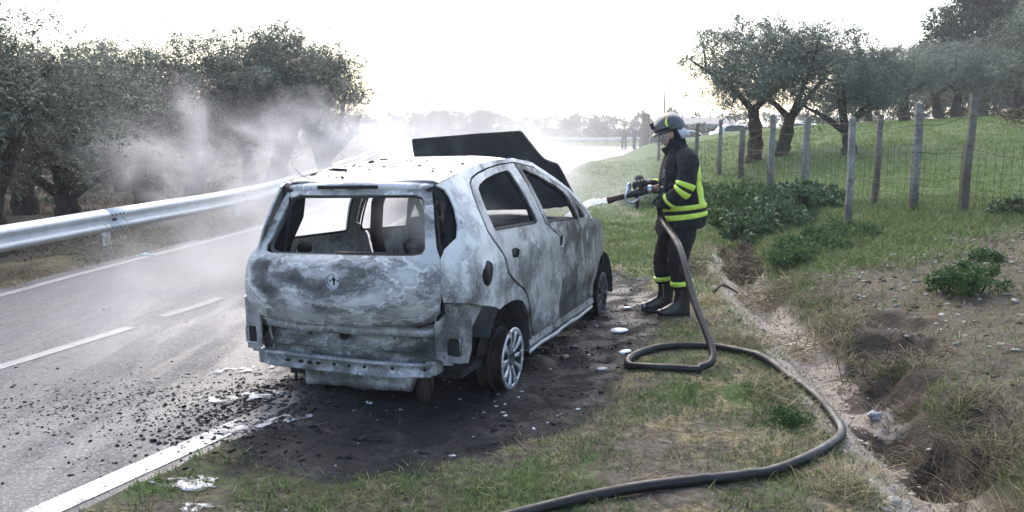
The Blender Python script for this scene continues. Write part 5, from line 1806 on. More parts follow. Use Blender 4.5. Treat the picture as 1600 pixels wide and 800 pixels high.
# ------------------------------------------------------------------ bystanders far down the road
def bystander(x, y, rz, label, top, legs, hgt=1.75, arm=0.0):
    z = float(height(np.array(x), np.array(y)))
    z = max(z, 0.02)
    p = empty('person', (x, y, z), rz)
    tag(p, label, 'person')
    k = hgt / 1.75
    J = [(0, 0, .95, .13, .16), (0, 0, 1.2, .13, .17), (0, 0, 1.42, .10, .15), (0, 0, 1.52, .06), (-.01, 0, 1.62, .085), (-.01, 0, 1.70, .085),
         (0, -.22, 1.40, .065), (.02, -.27, 1.15, .052), (-.08 - arm, -.22, .95 + arm, .042), (-.10 - arm, -.2, .87 + arm * 1.4, .04),
         (0, .22, 1.40, .065), (.02, .27, 1.15, .052), (-.05, .25, .93, .042), (-.06, .25, .85, .04),
         (0, -.10, .85, .09), (-.01, -.12, .48, .065), (0, -.13, .09, .05), (-.12, -.13, .04, .045),
         (0, .10, .85, .09), (-.01, .12, .48, .065), (.01, .13, .09, .05), (-.11, .14, .04, .045)]
    J = [tuple(q * k for q in j) for j in J]
    grow_body('body', J, EJ, M['skin'], p)
    b = MB()
    b.loft(interp_rings([(0, 0, .84 * k, .15, .20, 0), (0, 0, 1.0 * k, .15, .21, 0), (0, 0, 1.25 * k, .155, .22, 0), (0, 0, 1.42 * k, .12, .20, 0), (0, 0, 1.5 * k, .075, .09, 0)], 3, 18, 2.2, .08, x))
    for a_ in ((6, 7, 8), (10, 11, 12)):
        q = limb([J[i][:3] for i in a_], [.085, .072, .058], 4, 10, .1, y)
        b.add(q.v, q.f)
    b.build('jacket', top, p)
    b = MB()
    for a_ in ((14, 15, 16), (18, 19, 20)):
        q = limb([(J[a_[0]][0], J[a_[0]][1], .92 * k)] + [J[i][:3] for i in a_[1:]], [.11, .085, .07], 4, 10, .1, y)
        b.add(q.v, q.f)
    b.build('trousers', legs, p)
    b = MB(); b.ball((.015, 0, 1.71 * k), (.098, .088, .075), 12, 8); b.build('hair', M['hair'], p)
    b = MB()
    for s in (-.13, .13):
        b.ball((-.05, s, .045), (.14, .05, .05), 10, 6)
    b.build('shoes', M['boot'], p)
bystander(8.35, 63.0, R(60), 'bystander in dark olive jacket holding an arm up, beside the far bend', M['dark_cloth'], M['dark_cloth'], 1.74, .25)
bystander(9.20, 63.6, R(-160), 'bystander in blue-grey jacket standing by the grey stump at the far bend', M['blue_cloth'], M['jeans'], 1.80)
# ------------------------------------------------------------------ guardrail along the left of the road
RAILP = smooth_path([(-8.4, 1.5), (-7.1, 5.2), (-6.32, 8.2), (-5.98, 9.8), (-5.62, 11.8), (-5.22, 14.75), (-5.15, 18.5), (-5.40, 23), (-6.2, 34), (-7.9, 54), (-8.2, 64), (-6.5, 72), (-2.0, 76), (4, 77.5), (14, 79), (30, 81)], 12)
seg_ = np.linalg.norm(np.diff(RAILP, axis=0), axis=1)
LEN = np.concatenate([[0], np.cumsum(seg_)])
def rail_at(s):
    x_ = np.interp(s, LEN, RAILP[:, 0]); y_ = np.interp(s, LEN, RAILP[:, 1])
    x2 = np.interp(s + .05, LEN, RAILP[:, 0]); y2 = np.interp(s + .05, LEN, RAILP[:, 1])
    t = np.array((x2 - x_, y2 - y_)); t /= np.linalg.norm(t)
    return np.array((x_, y_)), t
RTOP = .555
gr_o = empty('guardrail', (RAILP[0][0], RAILP[0][1], -.06))
tag(gr_o, 'galvanised steel guardrail running along the left edge of the road into the smoke', 'guardrail')
WPROF = [(-.005, .0), (.010, -.012), (.055, -.040), (.078, -.062), (.078, -.088), (.050, -.112), (.004, -.145), (-.004, -.158), (.004, -.172), (.050, -.205), (.078, -.228), (.078, -.254), (.055, -.276), (.010, -.302), (-.005, -.315)]
def gz(x, y):
    return float(height(np.array(float(x)), np.array(float(y))))
org = np.array(gr_o.location)
def wbeam(s0, s1, name, lift=0.0):
    n = max(2, int((s1 - s0) / .5) + 1)
    rows = []
    for s in np.linspace(s0, s1, n):
        p, t = rail_at(s)
        nr = np.array((t[1], -t[0]))                # towards the road (right of travel)
        top = RTOP + .012 * math.sin(s * .7) + (.12 * sstep(50, 75, p[1]))
        rows.append([np.array((p[0] + nr[0] * (o_ + lift), p[1] + nr[1] * (o_ + lift), top + z_)) - org for o_, z_ in WPROF])
    k = len(WPROF)
    V = np.array(rows).reshape(-1, 3)
    F = [(i * k + j, (i + 1) * k + j, (i + 1) * k + j + 1, i * k + j + 1) for i in range(n - 1) for j in range(k - 1)]
    o = MB().add(V, F).build(name, M['rail'], gr_o)
    so = o.modifiers.new('thick', 'SOLIDIFY'); so.thickness = .004
    return o
# beam joints every 4 m, one of them right at the clump of dry brush
s_joint = LEN[np.argmin(np.hypot(RAILP[:, 0] + 5.68, RAILP[:, 1] - 11.55))]
PITCHR = 4.32
first = s_joint - PITCHR * int(s_joint / PITCHR)
s = first - PITCHR; k = 0
cuts = [max(0.0, first - PITCHR)]
ss = first
while ss < LEN[-1]:
    if ss > cuts[-1] + .5:
        cuts.append(ss)
    ss += PITCHR
cuts.append(LEN[-1])
post_me = bolt_me = None
for i in range(len(cuts) - 1):
    be = wbeam(cuts[i], min(cuts[i + 1] + .32, LEN[-1]), 'beam', .004 * (i % 2))
for i, s in enumerate(cuts[1:-1]):
    p, t = rail_at(s + .16)
    nr = np.array((t[1], -t[0]))
    a_ = math.atan2(t[1], t[0])
    z0 = gz(p[0] - nr[0] * .1, p[1] - nr[1] * .1)
    top = RTOP + .12 * sstep(50, 75, p[1])
    if post_me is None:
        b = MB()
        b.box((0, .09, -.60), (.11, .008, 1.1)); b.box((.055, .115, -.60), (.007, .05, 1.1)); b.box((-.055, .115, -.60), (.007, .05, 1.1))
        b.box((0, .035, -.16), (.10, .10, .20))
        o = b.build('post', M['rail'], gr_o, False); post_me = o.data
        b = MB()
        for bx_ in (-.13, -.05, .05, .13):
            for bz_ in (-.062, -.25):
                b.ball((bx_, -.088, bz_ - .01), (.016, .010, .016), 8, 5)
        for bx_ in (-.03, .05):
            b.ball((bx_, -.018, -.158), (.020, .012, .024), 8, 5)
        b.box((.005, -.022, -.158), (.05, .012, .06))
        o2 = b.build('splice_bolts', M['bolt'], gr_o); bolt_me = o2.data; o2['kind'] = 'stuff'
    else:
        o = bpy.data.objects.new('post', post_me); COL.objects.link(o); o.parent = gr_o
        o2 = bpy.data.objects.new('splice_bolts', bolt_me); o2['kind'] = 'stuff'; COL.objects.link(o2); o2.parent = gr_o
    for q in (o, o2):
        q.location = tuple(np.array((p[0], p[1], top)) - org)
        q.rotation_euler = (0, 0, a_)

# ------------------------------------------------------------------ post and wire fence on the bank
fence = empty('wire_fence', (6.2, 13.0, .40))
tag(fence, 'leaning concrete posts strung with wire along the top of the grassy bank', 'fence')
FO = np.array(fence.location)
# x, y, height, width, lean x, lean y, tone
POSTS = [(7.0, 10.2, 1.62, .13, .03, 0, 1), (6.72, 12.45, 1.76, .125, .045, .02, 1), (6.22, 12.95, 1.62, .14, -.02, 0, 0), (4.98, 12.35, 1.60, .115, -.01, .03, 0), (6.15, 14.2, 1.55, .11, .01, 0, 1),
         (5.85, 16.8, 1.56, .155, .0, .02, 0), (5.63, 18.3, 1.66, .15, -.015, 0, 0), (6.3, 23.2, 1.42, .17, .01, 0, 1), (6.15, 25.0, 1.65, .13, 0, 0, 0), (6.1, 28.0, 1.55, .15, .02, 0, 0), (6.3, 33, 1.5, .15, -.02, 0, 0), (6.6, 38, 1.5, .15, .02, 0, 1)]
tops = []
pr = np.random.default_rng(3)
for i, (x, y, h, w, lx, ly, tone) in enumerate(POSTS):
    z0 = gz(x, y) - .06
    rg = []
    for t in np.linspace(0, 1, 9):
        ww = w * (.45 - .06 * t)
        c = np.array((x + lx * t + .006 * math.sin(t * 9 + i), y + ly * t, z0 + (h + .06) * t))
        r = ring(c, (ww, 0, 0), (0, ww * .9, 0), 12, .3 + i * .15, 5)
        r = r + (vnoise(r[:, 0] * 16, r[:, 1] * 16, r[:, 2] * 16, 12)[:, None] - .5) * .018
        rg.append(r)
    if i % 3 == 0:
        rg.append(rg[-1] * .5 + rg[-1].mean(0) * .5 + np.array((0, 0, .03)))
    b = MB().loft(rg)
    if i == 6:        # the broken post with a step near its top
        c = np.array((x + .055, y, z0 + h * .66))
        b.box(c, (.05, .09, .22))
    b.v = [tuple(np.array(q) - FO) for q in b.v]
    b.build('post', M['concrete_dark'] if tone else M['concrete'], fence, None)
    tops.append((x, y, z0 + .06, h, lx))
order = sorted([t for t in tops if not (abs(t[0] - 4.98) < .01 or abs(t[1] - 14.2) < .01)], key=lambda q: q[1])
for fr_h, thick in ((.30, .0045), (.55, .0045), (.80, .005), (.95, .0045)):
    pts = []
    for i, (x, y, z0, h, lx) in enumerate(order):
        p = np.array((x + lx * fr_h - .07, y, z0 + min(h * fr_h, 1.45)))
        if pts:
            q = pts[-1]
            m_ = (q + p) / 2 + np.array((0, 0, -.05 - .03 * (i % 2)))
            pts.append(m_)
        pts.append(p)
    P = smooth_path(np.array(pts) - FO, 4)
    MB().tube(P, thick, 5).build('fence_wire', M['wire'], fence)
# thin sheep netting between the posts
b = MB()
for i in range(len(order) - 1):
    (x0, y0, z0, h0, l0), (x1, y1, z1, h1, l1) = order[i], order[i + 1]
    n_ = max(3, int(math.hypot(x1 - x0, y1 - y0) / .17))
    if y0 > 29:
        continue
    for k in range(n_ + 1):
        t = k / n_
        p = np.array((x0 + (x1 - x0) * t - .07, y0 + (y1 - y0) * t, z0 + (z1 - z0) * t)) - FO
        w = .02 * math.sin(k * 2.3)
        b.tube([p + (0, 0, .08), p + (w, 0, .5), p + (0, 0, 1.02)], .0035, 3, cap=False)
    for hh in (.14, .26, .40, .66, .9):
        q0 = np.array((x0 - .07, y0, z0 + hh)) - FO; q1 = np.array((x1 - .07, y1, z1 + hh)) - FO
        b.tube([q0, (q0 + q1) / 2 - (0, 0, .03), q1], .0035, 3, cap=False)
o = b.build('wire_netting', M['wire'], fence); o['kind'] = 'stuff'
# wire spiralled up the pale post
x, y, h = 6.22, 12.95, 1.5
t = np.linspace(0, 1, 160)
z0 = gz(x, y)
P = np.column_stack([x - .075 + .018 * np.cos(t * 95) - .02 * t, y - .085 + .018 * np.sin(t * 95), z0 + .05 + 1.15 * t]) - FO
MB().tube(P, .007, 5).build('wire_twist', M['concrete'], fence)

# grey stump-like gate post by the bend, thin pole
def single(o, label, cat, group=None):
    return tag(o, label, cat, group)
b = MB()
x, y = 8.9, 57.0; z0 = max(gz(x, y), 0)
rg = []
for t in np.linspace(0, 1, 8):
    r = ring((x + .1 * t, y, z0 - .2 + 2.25 * t), (.36 - .08 * t, 0, 0), (0, .34 - .06 * t, 0), 14)
    r += (vnoise(r[:, 0] * 6, r[:, 1] * 6, r[:, 2] * 4, 3)[:, None] - .5) * .22
    rg.append(r)
b.loft(rg)
b.loft([ring((x + .75, y + .4, z0 - .2), (.30, 0, 0), (0, .3, 0), 10), ring((x + .72, y + .4, z0 + .9), (.24, 0, 0), (0, .22, 0), 10), ring((x + .6, y + .4, z0 + 1.35), (.12, 0, 0), (0, .1, 0), 10)])
o = b.build('tree_stump', M['bark_light'])
tag(o, 'tall grey tree stump at the roadside near the two bystanders', 'tree stump')
b = MB(); b.tube([(13.6, 76, -.1), (13.6, 76, 3), (13.62, 76, 5.9)], (.085, .075, .055), 8)
tag(b.build('utility_pole', M['pole_wood']), 'thin tall pole rising behind the helmet of the firefighter', 'pole')

# ------------------------------------------------------------------ olive trees
def leaf_cloud(centers, radii, per, size, seed, droop=.2, aspect=.30):
    """many small leaf faces, one quad folded at the midrib, scattered in clumps"""
    r = np.random.default_rng(seed)
    n = len(centers)
    N = n * per
    c = np.repeat(np.asarray(centers), per, 0)
    rad = np.repeat(np.asarray(radii), per)
    dirs = r.normal(size=(N, 3)); dirs /= np.linalg.norm(dirs, axis=1)[:, None]
    rr = rad * r.random(N) ** .55
    pos = c + dirs * rr[:, None] * np.array((1, 1, .85))
    ax = dirs * .7 + r.normal(size=(N, 3)) * .8 + np.array((0, 0, .35 - droop))
    ax /= np.linalg.norm(ax, axis=1)[:, None]
    up_ = r.normal(size=(N, 3))
    sd = np.cross(ax, up_); sd /= np.linalg.norm(sd, axis=1)[:, None] + 1e-9
    L = size * r.uniform(.6, 1.35, N); W = L * aspect
    p0 = pos; p2 = pos + ax * L[:, None]
    mid = pos + ax * (L * .5)[:, None]
    p1 = mid + sd * (W * .5)[:, None]; p3 = mid - sd * (W * .5)[:, None]
    V = np.stack([p0, p1, p2, p3], 1).reshape(-1, 3)
    F = np.arange(N * 4).reshape(N, 4)
    return V, F

def spray_cloud(centers, radii, per, size, seed, aspect=.28, twigs=7):
    """each clump is a handful of twigs carrying leaves in ranks; returns verts, faces and a tone per face"""
    r = np.random.default_rng(seed)
    cen = np.asarray(centers); n = len(cen); rad = np.asarray(radii)
    nt = n * twigs
    tc = np.repeat(cen, twigs, 0); tr_ = np.repeat(rad, twigs)
    td = r.normal(size=(nt, 3)); td[:, 2] = td[:, 2] * .8 + .30
    td /= np.linalg.norm(td, axis=1)[:, None]
    tl = tr_ * r.uniform(.9, 1.9, nt)
    st = tc + r.normal(size=(nt, 3)) * (tr_ * .25)[:, None]
    m = max(3, per // twigs)
    N = nt * m
    k = np.tile(np.arange(m), nt) / m
    D = np.repeat(td, m, 0); S = np.repeat(st, m, 0); L_ = np.repeat(tl, m)
    t = k * .95 + .08
    sag = np.repeat(r.uniform(.0, .5, nt), m)
    pos = S + D * (L_ * t)[:, None]
    pos[:, 2] -= sag * (L_ * t) * t * .6
    pos += r.normal(size=(N, 3)) * (size * .22)
    q = r.normal(size=(N, 3)); q -= D * np.sum(q * D, 1)[:, None]; q /= np.linalg.norm(q, axis=1)[:, None] + 1e-9
    ax = D * .75 + q * .85; ax[:, 2] -= .12
    ax /= np.linalg.norm(ax, axis=1)[:, None]
    sd = np.cross(ax, r.normal(size=(N, 3))); sd /= np.linalg.norm(sd, axis=1)[:, None] + 1e-9
    Lf = size * r.uniform(.65, 1.3, N) * (1.1 - .45 * k); W = Lf * aspect
    mid = pos + ax * (Lf * .5)[:, None]
    V = np.stack([pos, mid + sd * (W * .5)[:, None], pos + ax * Lf[:, None], mid - sd * (W * .5)[:, None]], 1).reshape(-1, 3)
    tone = np.repeat(np.clip(r.normal(1.0, .20, n), .55, 1.6), twigs * m) * np.repeat(np.clip(r.normal(1, .12, nt), .6, 1.5), m)
    return V, np.arange(N * 4).reshape(N, 4), tone

def crown_mesh(name, V, F, tone, m):
    me = np_mesh(name, V, F); me.materials.append(m)
    at = me.color_attributes.new('tone', 'FLOAT_COLOR', 'POINT')
    c = np.ones((len(V), 4), np.float32); c[:, :3] = np.repeat(tone, 4)[:, None]
    at.data.foreach_set('color', c.ravel())
    return me

def make_olive(seed, rx=2.2, h=3.9, base=.9, n_cl=300, per=135, trunks=1, leaf=.075, lean=0.0, clump=.40, gaps=.30):
    """returns (trunk mesh, crown mesh), origin at the ground"""
    r = np.random.default_rng(seed)
    b = MB()
    tips = []
    limbs = []
    for k in range(trunks):
        a0 = r.uniform(0, 6.28) if trunks == 1 else k * math.pi + r.uniform(-.4, .4)
        off = 0 if trunks == 1 else .38
        p0 = np.array((off * math.cos(a0), off * math.sin(a0) * .6, -.25))
        fork = p0 + np.array((lean + r.uniform(-.25, .25) + off * .6 * math.cos(a0), r.uniform(-.2, .2), base + r.uniform(.3, .6)))
        mid = (p0 + fork) / 2 + np.array((r.uniform(-.12, .12), r.uniform(-.12, .12), 0))
        rt = .22 if trunks == 1 else .19
        P = smooth_path([p0, mid, fork], 5)
        b.tube(P, np.linspace(rt * 1.45, rt * .85, len(P)) * (1 + .12 * np.sin(np.arange(len(P)) * 2.1)), 10)
        for j in range(3 if trunks > 1 else 5):
            a1 = a0 + j * 6.28 / (3 if trunks > 1 else 5) + r.uniform(-.5, .5)
            out = rx * r.uniform(.40, .78)
            top = fork + np.array((out * math.cos(a1), out * math.sin(a1), (h - fork[2]) * r.uniform(.25, .75)))
            kk = fork + (top - fork) * .45 + np.array((r.uniform(-.2, .2), r.uniform(-.2, .2), -.12 + r.uniform(0, .3)))
            Pl = smooth_path([fork - np.array((0, 0, .12)), kk, top], 5)
            b.tube(Pl, np.linspace(rt * .62, rt * .14, len(Pl)), 8)
            tips.append(top)
            for m_ in range(3):
                q = Pl[r.integers(4, len(Pl) - 1)]
                e = q + r.normal(size=3) * np.array((.5, .5, .3)) * rx * .38 + np.array((0, 0, .25))
                P2 = smooth_path([q, (q + e) / 2 + r.normal(size=3) * .08, e], 4)
                b.tube(P2, np.linspace(rt * .22, rt * .06, len(P2)), 6)
                tips.append(e)
    trunk = b
    # crown: clumps over an uneven volume, more of them near its skin
    cen, rad = [], []
    tries = 0
    lobes = [(np.array((r.uniform(-.55, .55) * rx, r.uniform(-.55, .55) * rx, base + (h - base) * r.uniform(.35, .80))), r.uniform(.42, .70) * rx) for _ in range(9)]
    while len(cen) < n_cl and tries < 20000:
        tries += 1
        lc, lr = lobes[r.integers(len(lobes))]
        d_ = r.normal(size=3); d_ /= np.linalg.norm(d_)
        p = lc + d_ * lr * r.random() ** .4 * np.array((1, 1, .72))
        if p[2] < base * .62 or p[2] > h + .15 or np.hypot(p[0], p[1]) > rx * 1.12:
            continue
        if vnoise(p[0] * 1.6 + seed, p[1] * 1.6, p[2] * 1.6, seed) < gaps:
            continue
        cen.append(p); rad.append(r.uniform(.55, 1.25) * clump)
    for t in tips:
        for _ in range(3):
            cen.append(t + r.normal(size=3) * .16); rad.append(clump * .8)
    # loose shoots standing above the crown
    for _ in range(26):
        c0 = cen[r.integers(len(cen))]
        if c0[2] > base + (h - base) * .55:
            for q in range(3):
                cen.append(c0 + np.array((r.normal() * .14, r.normal() * .14, .10 + .10 * q))); rad.append(clump * (.62 - .08 * q))
    V, F, T = spray_cloud(cen, rad, per, leaf, seed + 100)
    return trunk, V, F, T

OLIVES = []
for sd, kw in ((11, dict(rx=2.3, h=3.95, base=.90, per=170, leaf=.072, gaps=.36)), (12, dict(rx=2.1, h=3.8, base=.80, per=160, leaf=.074, gaps=.38)), (13, dict(rx=2.5, h=4.2, base=.85, trunks=2, gaps=.38)), (14, dict(rx=2.0, h=3.5, base=.75, per=160, leaf=.074, gaps=.36)), (15, dict(rx=3.0, h=4.0, base=1.30, trunks=2, n_cl=600, gaps=.20, leaf=.09)), (16, dict(rx=2.6, h=3.7, base=1.3, trunks=1, n_cl=460, gaps=.24, leaf=.09))):
    t, V, F, T = make_olive(sd, **kw)
    OLIVES.append([t, V, F, None, T])
olive_crown_me = {}
def olive(kind, x, y, label, mat='olive', scale=1.0, rz=0.0, sz=1.0, group='olive trees on the left of the road', z=None, name='olive_tree', cat='tree'):
    t, V, F = OLIVES[kind][:3]
    z = gz(x, y) - .02 if z is None else z
    o = empty(name, (x, y, z), rz)
    o.scale = (scale, scale, scale * sz)
    tag(o, label, cat, group)
    if OLIVES[kind][3] is None:
        q = t.build('trunk', M['bark'], o); OLIVES[kind][3] = q.data
    else:
        q = bpy.data.objects.new('trunk', OLIVES[kind][3]); COL.objects.link(q); q.parent = o
    key = (kind, mat)
    if key not in olive_crown_me:
        olive_crown_me[key] = crown_mesh('crown', V, F, OLIVES[kind][4], M[mat])
    q = bpy.data.objects.new('crown', olive_crown_me[key]); COL.objects.link(q); q.parent = o
    return o
# left grove, front row then back rows
for kind, x, y, sc, sz, rz, lb in (
    (0, -8.05, 12.9, 1.00, 1.00, .3, 'dark olive tree nearest on the left with a curved trunk behind the guardrail'),
    (1, -8.8, 16.3, 1.0, .84, 2.2, 'second olive tree from the left with thin shoots on top, behind the guardrail joint'),
    (3, -11.2, 14.2, 1.15, 1.10, 4.0, 'tall olive tree cut by the left edge of the picture'),
    (2, -8.3, 20.2, 1.05, .98, .2, 'olive tree with a bare forked black limb showing in its middle, above the smoke'),
    (0, -5.0, 22.2, 1.08, 1.0, 3.6, 'olive tree at the right end of the left grove, smoke across its lower half'),
    (1, -6.9, 24.0, 1.22, 1.0, .9, 'olive tree in the left grove just behind the one at its right end'),
    (3, -11.6, 20.0, 1.1, 1.0, 2.0, 'olive tree deep in the left grove between the second and third front trees'),
    (0, -13.8, 18.2, 1.15, 1.0, 5.0, 'olive tree in the back row behind the leftmost trunk'),
    (2, -12.0, 27.0, 1.1, 1.0, 3.2, 'olive tree at the back of the left grove, seen through gaps above the smoke'),
    (1, -16.5, 25.0, 1.2, 1.0, 1.2, 'olive tree furthest back on the left, only glimpsed between crowns'),
    (3, -9.6, 31.0, 1.1, 1.0, 1.9, 'olive tree behind the left grove near its right end')):
    olive(kind, x, y, lb, 'olive', sc, rz, sz)
# two hazy trees beyond the bonnet
olive(3, -5.5, 60, 'hazy rounded tree above the left part of the raised bonnet', 'far_leaf', 1.15, .4, .80, 'hazy trees beyond the bend')
olive(1, -2.7, 62, 'hazy lower tree above the middle of the raised bonnet', 'far_leaf', 1.0, 1.4, .80, 'hazy trees beyond the bend')
# right-hand grove in the field
RG = 'olive trees in the field on the right'
olive(4, 7.95, 26.5, 'broad grey-green olive tree with two thick dark trunks behind the fence', 'olive_blue', 1.0, .15, 1.0, RG)
olive(1, 9.6, 24.0, 'olive tree whose thin crooked trunk leans left beside the twin-trunked olive', 'olive_blue', .78, 2.4, 1.04, RG)
olive(5, 18.6, 40.0, 'olive tree between the crooked olive and the dense right-hand one', 'olive_blue', 1.05, 4.4, .86, RG)
olive(4, 22.6, 44.0, 'dense olive tree with three splayed trunks below the dark conifer', 'olive_blue', 1.12, 3.3, .82, RG)
olive(5, 26.5, 45, 'olive tree behind the right edge of the field', 'olive_blue', 1.15, 1.0, .84, RG)
olive(5, 16.9, 24.6, 'olive tree cut by the right edge of the picture', 'olive_blue', 1.05, 2.9, .98, RG)
olive(3, 21.0, 50.0, 'far olive tree seen between the trunks on the right', 'olive_blue', .9, 2.2, .9, RG)
# dark conifer
def conifer(x, y):
    r = np.random.default_rng(44)
    z = gz(x, y)
    o = empty('conifer_tree', (x, y, z))
    tag(o, 'tall dark green conifer rising above the olives at top right', 'tree')
    MB().tube([(0, 0, -.3), (.1, 0, 3), (0, .1, 6.5), (0, 0, 9.5)], (.34, .28, .18, .05), 10).build('trunk', M['bark'], o)
    cen, rad = [], []
    for _ in range(760):
        hh = r.uniform(2.6, 12.6)
        R_ = 4.0 * min(1, (13.0 - hh) / 6.0) ** .6 * (.75 + .5 * vnoise(hh * 1.1, 0, 0, 3))
        a_ = r.uniform(0, 6.28)
        q = R_ * r.random() ** .45
        cen.append((q * math.cos(a_), q * math.sin(a_), hh - q * .12)); rad.append(r.uniform(.4, .7))
    V, F = leaf_cloud(cen, rad, 120, .28, 45, .1, .34)
    me = np_mesh('crown', V, F); me.materials.append(M['pine'])
    q = bpy.data.objects.new('crown', me); COL.objects.link(q); q.parent = o
conifer(31.5, 57.0)

# far tree belts and hedges: each reads as one mass
def belt(name, x0, x1, y, h, n, per, size, mat, label, seed, z=None, depth=3.0, kind='stuff'):
    r = np.random.default_rng(seed)
    xs = r.uniform(x0, x1, n)
    hh = h * (.45 + .75 * fbm(xs * .35, np.full(n, seed * 1.0), 0, 4, seed)) * r.random(n) ** .5
    ys_ = y + r.uniform(-depth, depth, n)
    z0 = np.array([gz(a_, b_) for a_, b_ in zip(xs, ys_)]) if z is None else np.full(n, z)
    cen = np.column_stack([xs, ys_, z0 + hh])
    V, F = leaf_cloud(cen, r.uniform(.10, .22, n) * h, per, size, seed + 1, .1, .42)
    me = np_mesh(name, V, F); me.materials.append(M[mat])
    o = bpy.data.objects.new(name, me); COL.objects.link(o)
    tag(o, label, None, None, kind)
    return o
belt('far_hedge', -14, 40, 92, 1.7, 520, 40, .30, 'far_leaf', 'hazy hedge beyond the far bend', 201, 0.0, 4)
belt('far_wood', -90, 160, 190, 4.6, 520, 40, .85, 'far_leaf', 'low line of trees on the horizon', 203, 0.0, 14)
belt('field_hedge', 18, 60, 52, 2.6, 520, 40, .26, 'belt_leaf', 'hedge along the far side of the field', 205, None, 2.0)
belt('grove_undergrowth', -24, -9.2, 24, 1.5, 420, 46, .11, 'belt_leaf', 'dark undergrowth below the left grove', 207, None, 6.0)
belt('grove_backdrop', -50, -10, 44, 3.8, 560, 45, .26, 'belt_leaf', 'dense trees closing the left grove', 209, -.2, 5.0)
for (x, y, sc, lb) in ((8.4, 120, 1.0, 'lone umbrella-shaped tree on the hazy skyline left of the bystanders'), (11.8, 118, .9, 'small roundish tree on the hazy skyline above the bystanders')):
    olive(3, x, y, lb, 'far_leaf', sc, x, .85, 'skyline trees beyond the bend', 0.0)

# brush pile, low wall of rubble at the field's far right
o = belt('brush_pile', 15.8, 22, 27.5, .55, 160, 40, .10, 'weed_brown', 'dark pile of pruned brush along the field edge', 211, None, .7)

# ------------------------------------------------------------------ far buildings and parked cars
def house(x, y, w, dp, h, label, roof_h=.9, rz=0.0, wall='wall'):
    z = gz(x, y)
    o = empty('house', (x, y, z), rz); tag(o, label, 'house')
    MB().box((0, 0, h / 2 - .2), (w, dp, h + .4)).build('wall', M[wall], o, False)
    b = MB()
    V = [(-w / 2 - .2, -dp / 2 - .2, h), (w / 2 + .2, -dp / 2 - .2, h), (w / 2 + .2, dp / 2 + .2, h), (-w / 2 - .2, dp / 2 + .2, h), (-w / 2 - .2, 0, h + roof_h), (w / 2 + .2, 0, h + roof_h)]
    b.add(V, [(0, 1, 5, 4), (2, 3, 4, 5), (1, 2, 5), (3, 0, 4), (0, 3, 2, 1)]).build('roof', M['roof_tile'], o, False)
    for q in (-.25, .22):
        f = MB().box((w * q, -dp / 2 - .02, h * .55), (.9, .08, 1.0)).build('window', M['wall'], o, False)
        MB().box((w * q, -dp / 2 - .065, h * .55), (.74, .03, .84)).build('pane', M['car_glass'], f, False)
    MB().box((w * .0, -dp / 2 - .03, 1.0), (.95, .07, 2.0)).build('door', M['bark_light'], o, False)
house(20.5, 95, 7.5, 5, 1.9, 'low pale house far behind the firefighter', .7)
b = MB(); b.box((0, 0, .75), (13.5, .25, 1.5)); b.box((0, 0, 1.53), (13.6, .34, .06))
w_ = empty('boundary_wall', (24.0, 80, gz(24.0, 80) - .6)); tag(w_, 'long pale boundary wall far behind the fence posts', 'wall')
b.build('wall', M['wall'], w_, False)

def parked_car(x, y, rz, label, paint, z=None, group='cars parked beyond the field'):
    z = gz(x, y) if z is None else z
    o = empty('parked_car', (x, y, z), rz); tag(o, label, 'car', group)
    prof = [(-2.0, .30), (-2.05, .62), (-1.95, .88), (-1.55, .95), (-1.25, 1.36), (-.8, 1.47), (.2, 1.46), (.75, 1.30), (1.15, .98), (1.75, .86), (2.02, .66), (2.05, .34)]
    b = MB()
    rows = []
    for yy in (-.82, -.80, -.68, 0, .68, .80, .82):
        k = {.82: .0, .80: .55, .68: 1.0, 0: 1.0}[abs(yy)]
        rows.append(np.array([(px * (1 - .012 * (1 - k)), yy * (1 - .16 * max(0, pz - .95) / .5), .30 + (pz - .30) * (1 if k == 1 else (.62 + .37 * k))) for px, pz in prof]))
    b.loft(rows)
    b.build('body', M[paint], o)
    for sy in (-1, 1):
        g_ = [(-1.30, .98), (-1.05, 1.33), (-.7, 1.40), (.15, 1.39), (.62, 1.26), (1.0, .98)]
        V2, T = fill2d(g_, (), .3, .2)
        V3 = np.stack([V2[:, 0], sy * (.815 - .16 * .82 * (V2[:, 1] - .95) / .5 + .02), V2[:, 1]], 1)
        Vs, Fs = shell(V3, T, .01, sy > 0)
        MB().add(Vs, Fs).build('side_window', M['car_glass'], o, False)
        for px in (-1.25, 1.3):
            MB().tube([(px, sy * .66, .31), (px, sy * .84, .31)], .31, 16).build('wheel', M['nozzle_black'], o, False)
    return o
parked_car(13.0, 63, R(8), 'pale parked car whose roof shows just behind the firefighter helmet', 'green_car')
parked_car(22.0, 64.0, R(-5), 'white parked car beyond the field between the two olive groups', 'white_car')
parked_car(29.5, 64.0, R(12), 'white parked car glimpsed behind the trunks of the dense olive', 'white_car')
parked_car(17.5, 66.0, R(5), 'white parked car far off beyond the twin-trunked olive', 'white_car')
# ------------------------------------------------------------------ grass, weeds, stones, debris
HOSE_P = P_HOSE[:, :2]
def hose_clear(x, y, d):
    """true where a tall blade would not stand in front of or on the hose"""
    out = np.ones(len(x), bool)
    for i in range(0, len(HOSE_P), 2):
        q = HOSE_P[i]
        dx_ = x - q[0]; dy_ = q[1] - y
        out &= ~((np.abs(dx_) < d) & (dy_ < d * 2.2) & (dy_ > -d * .7))
    return out

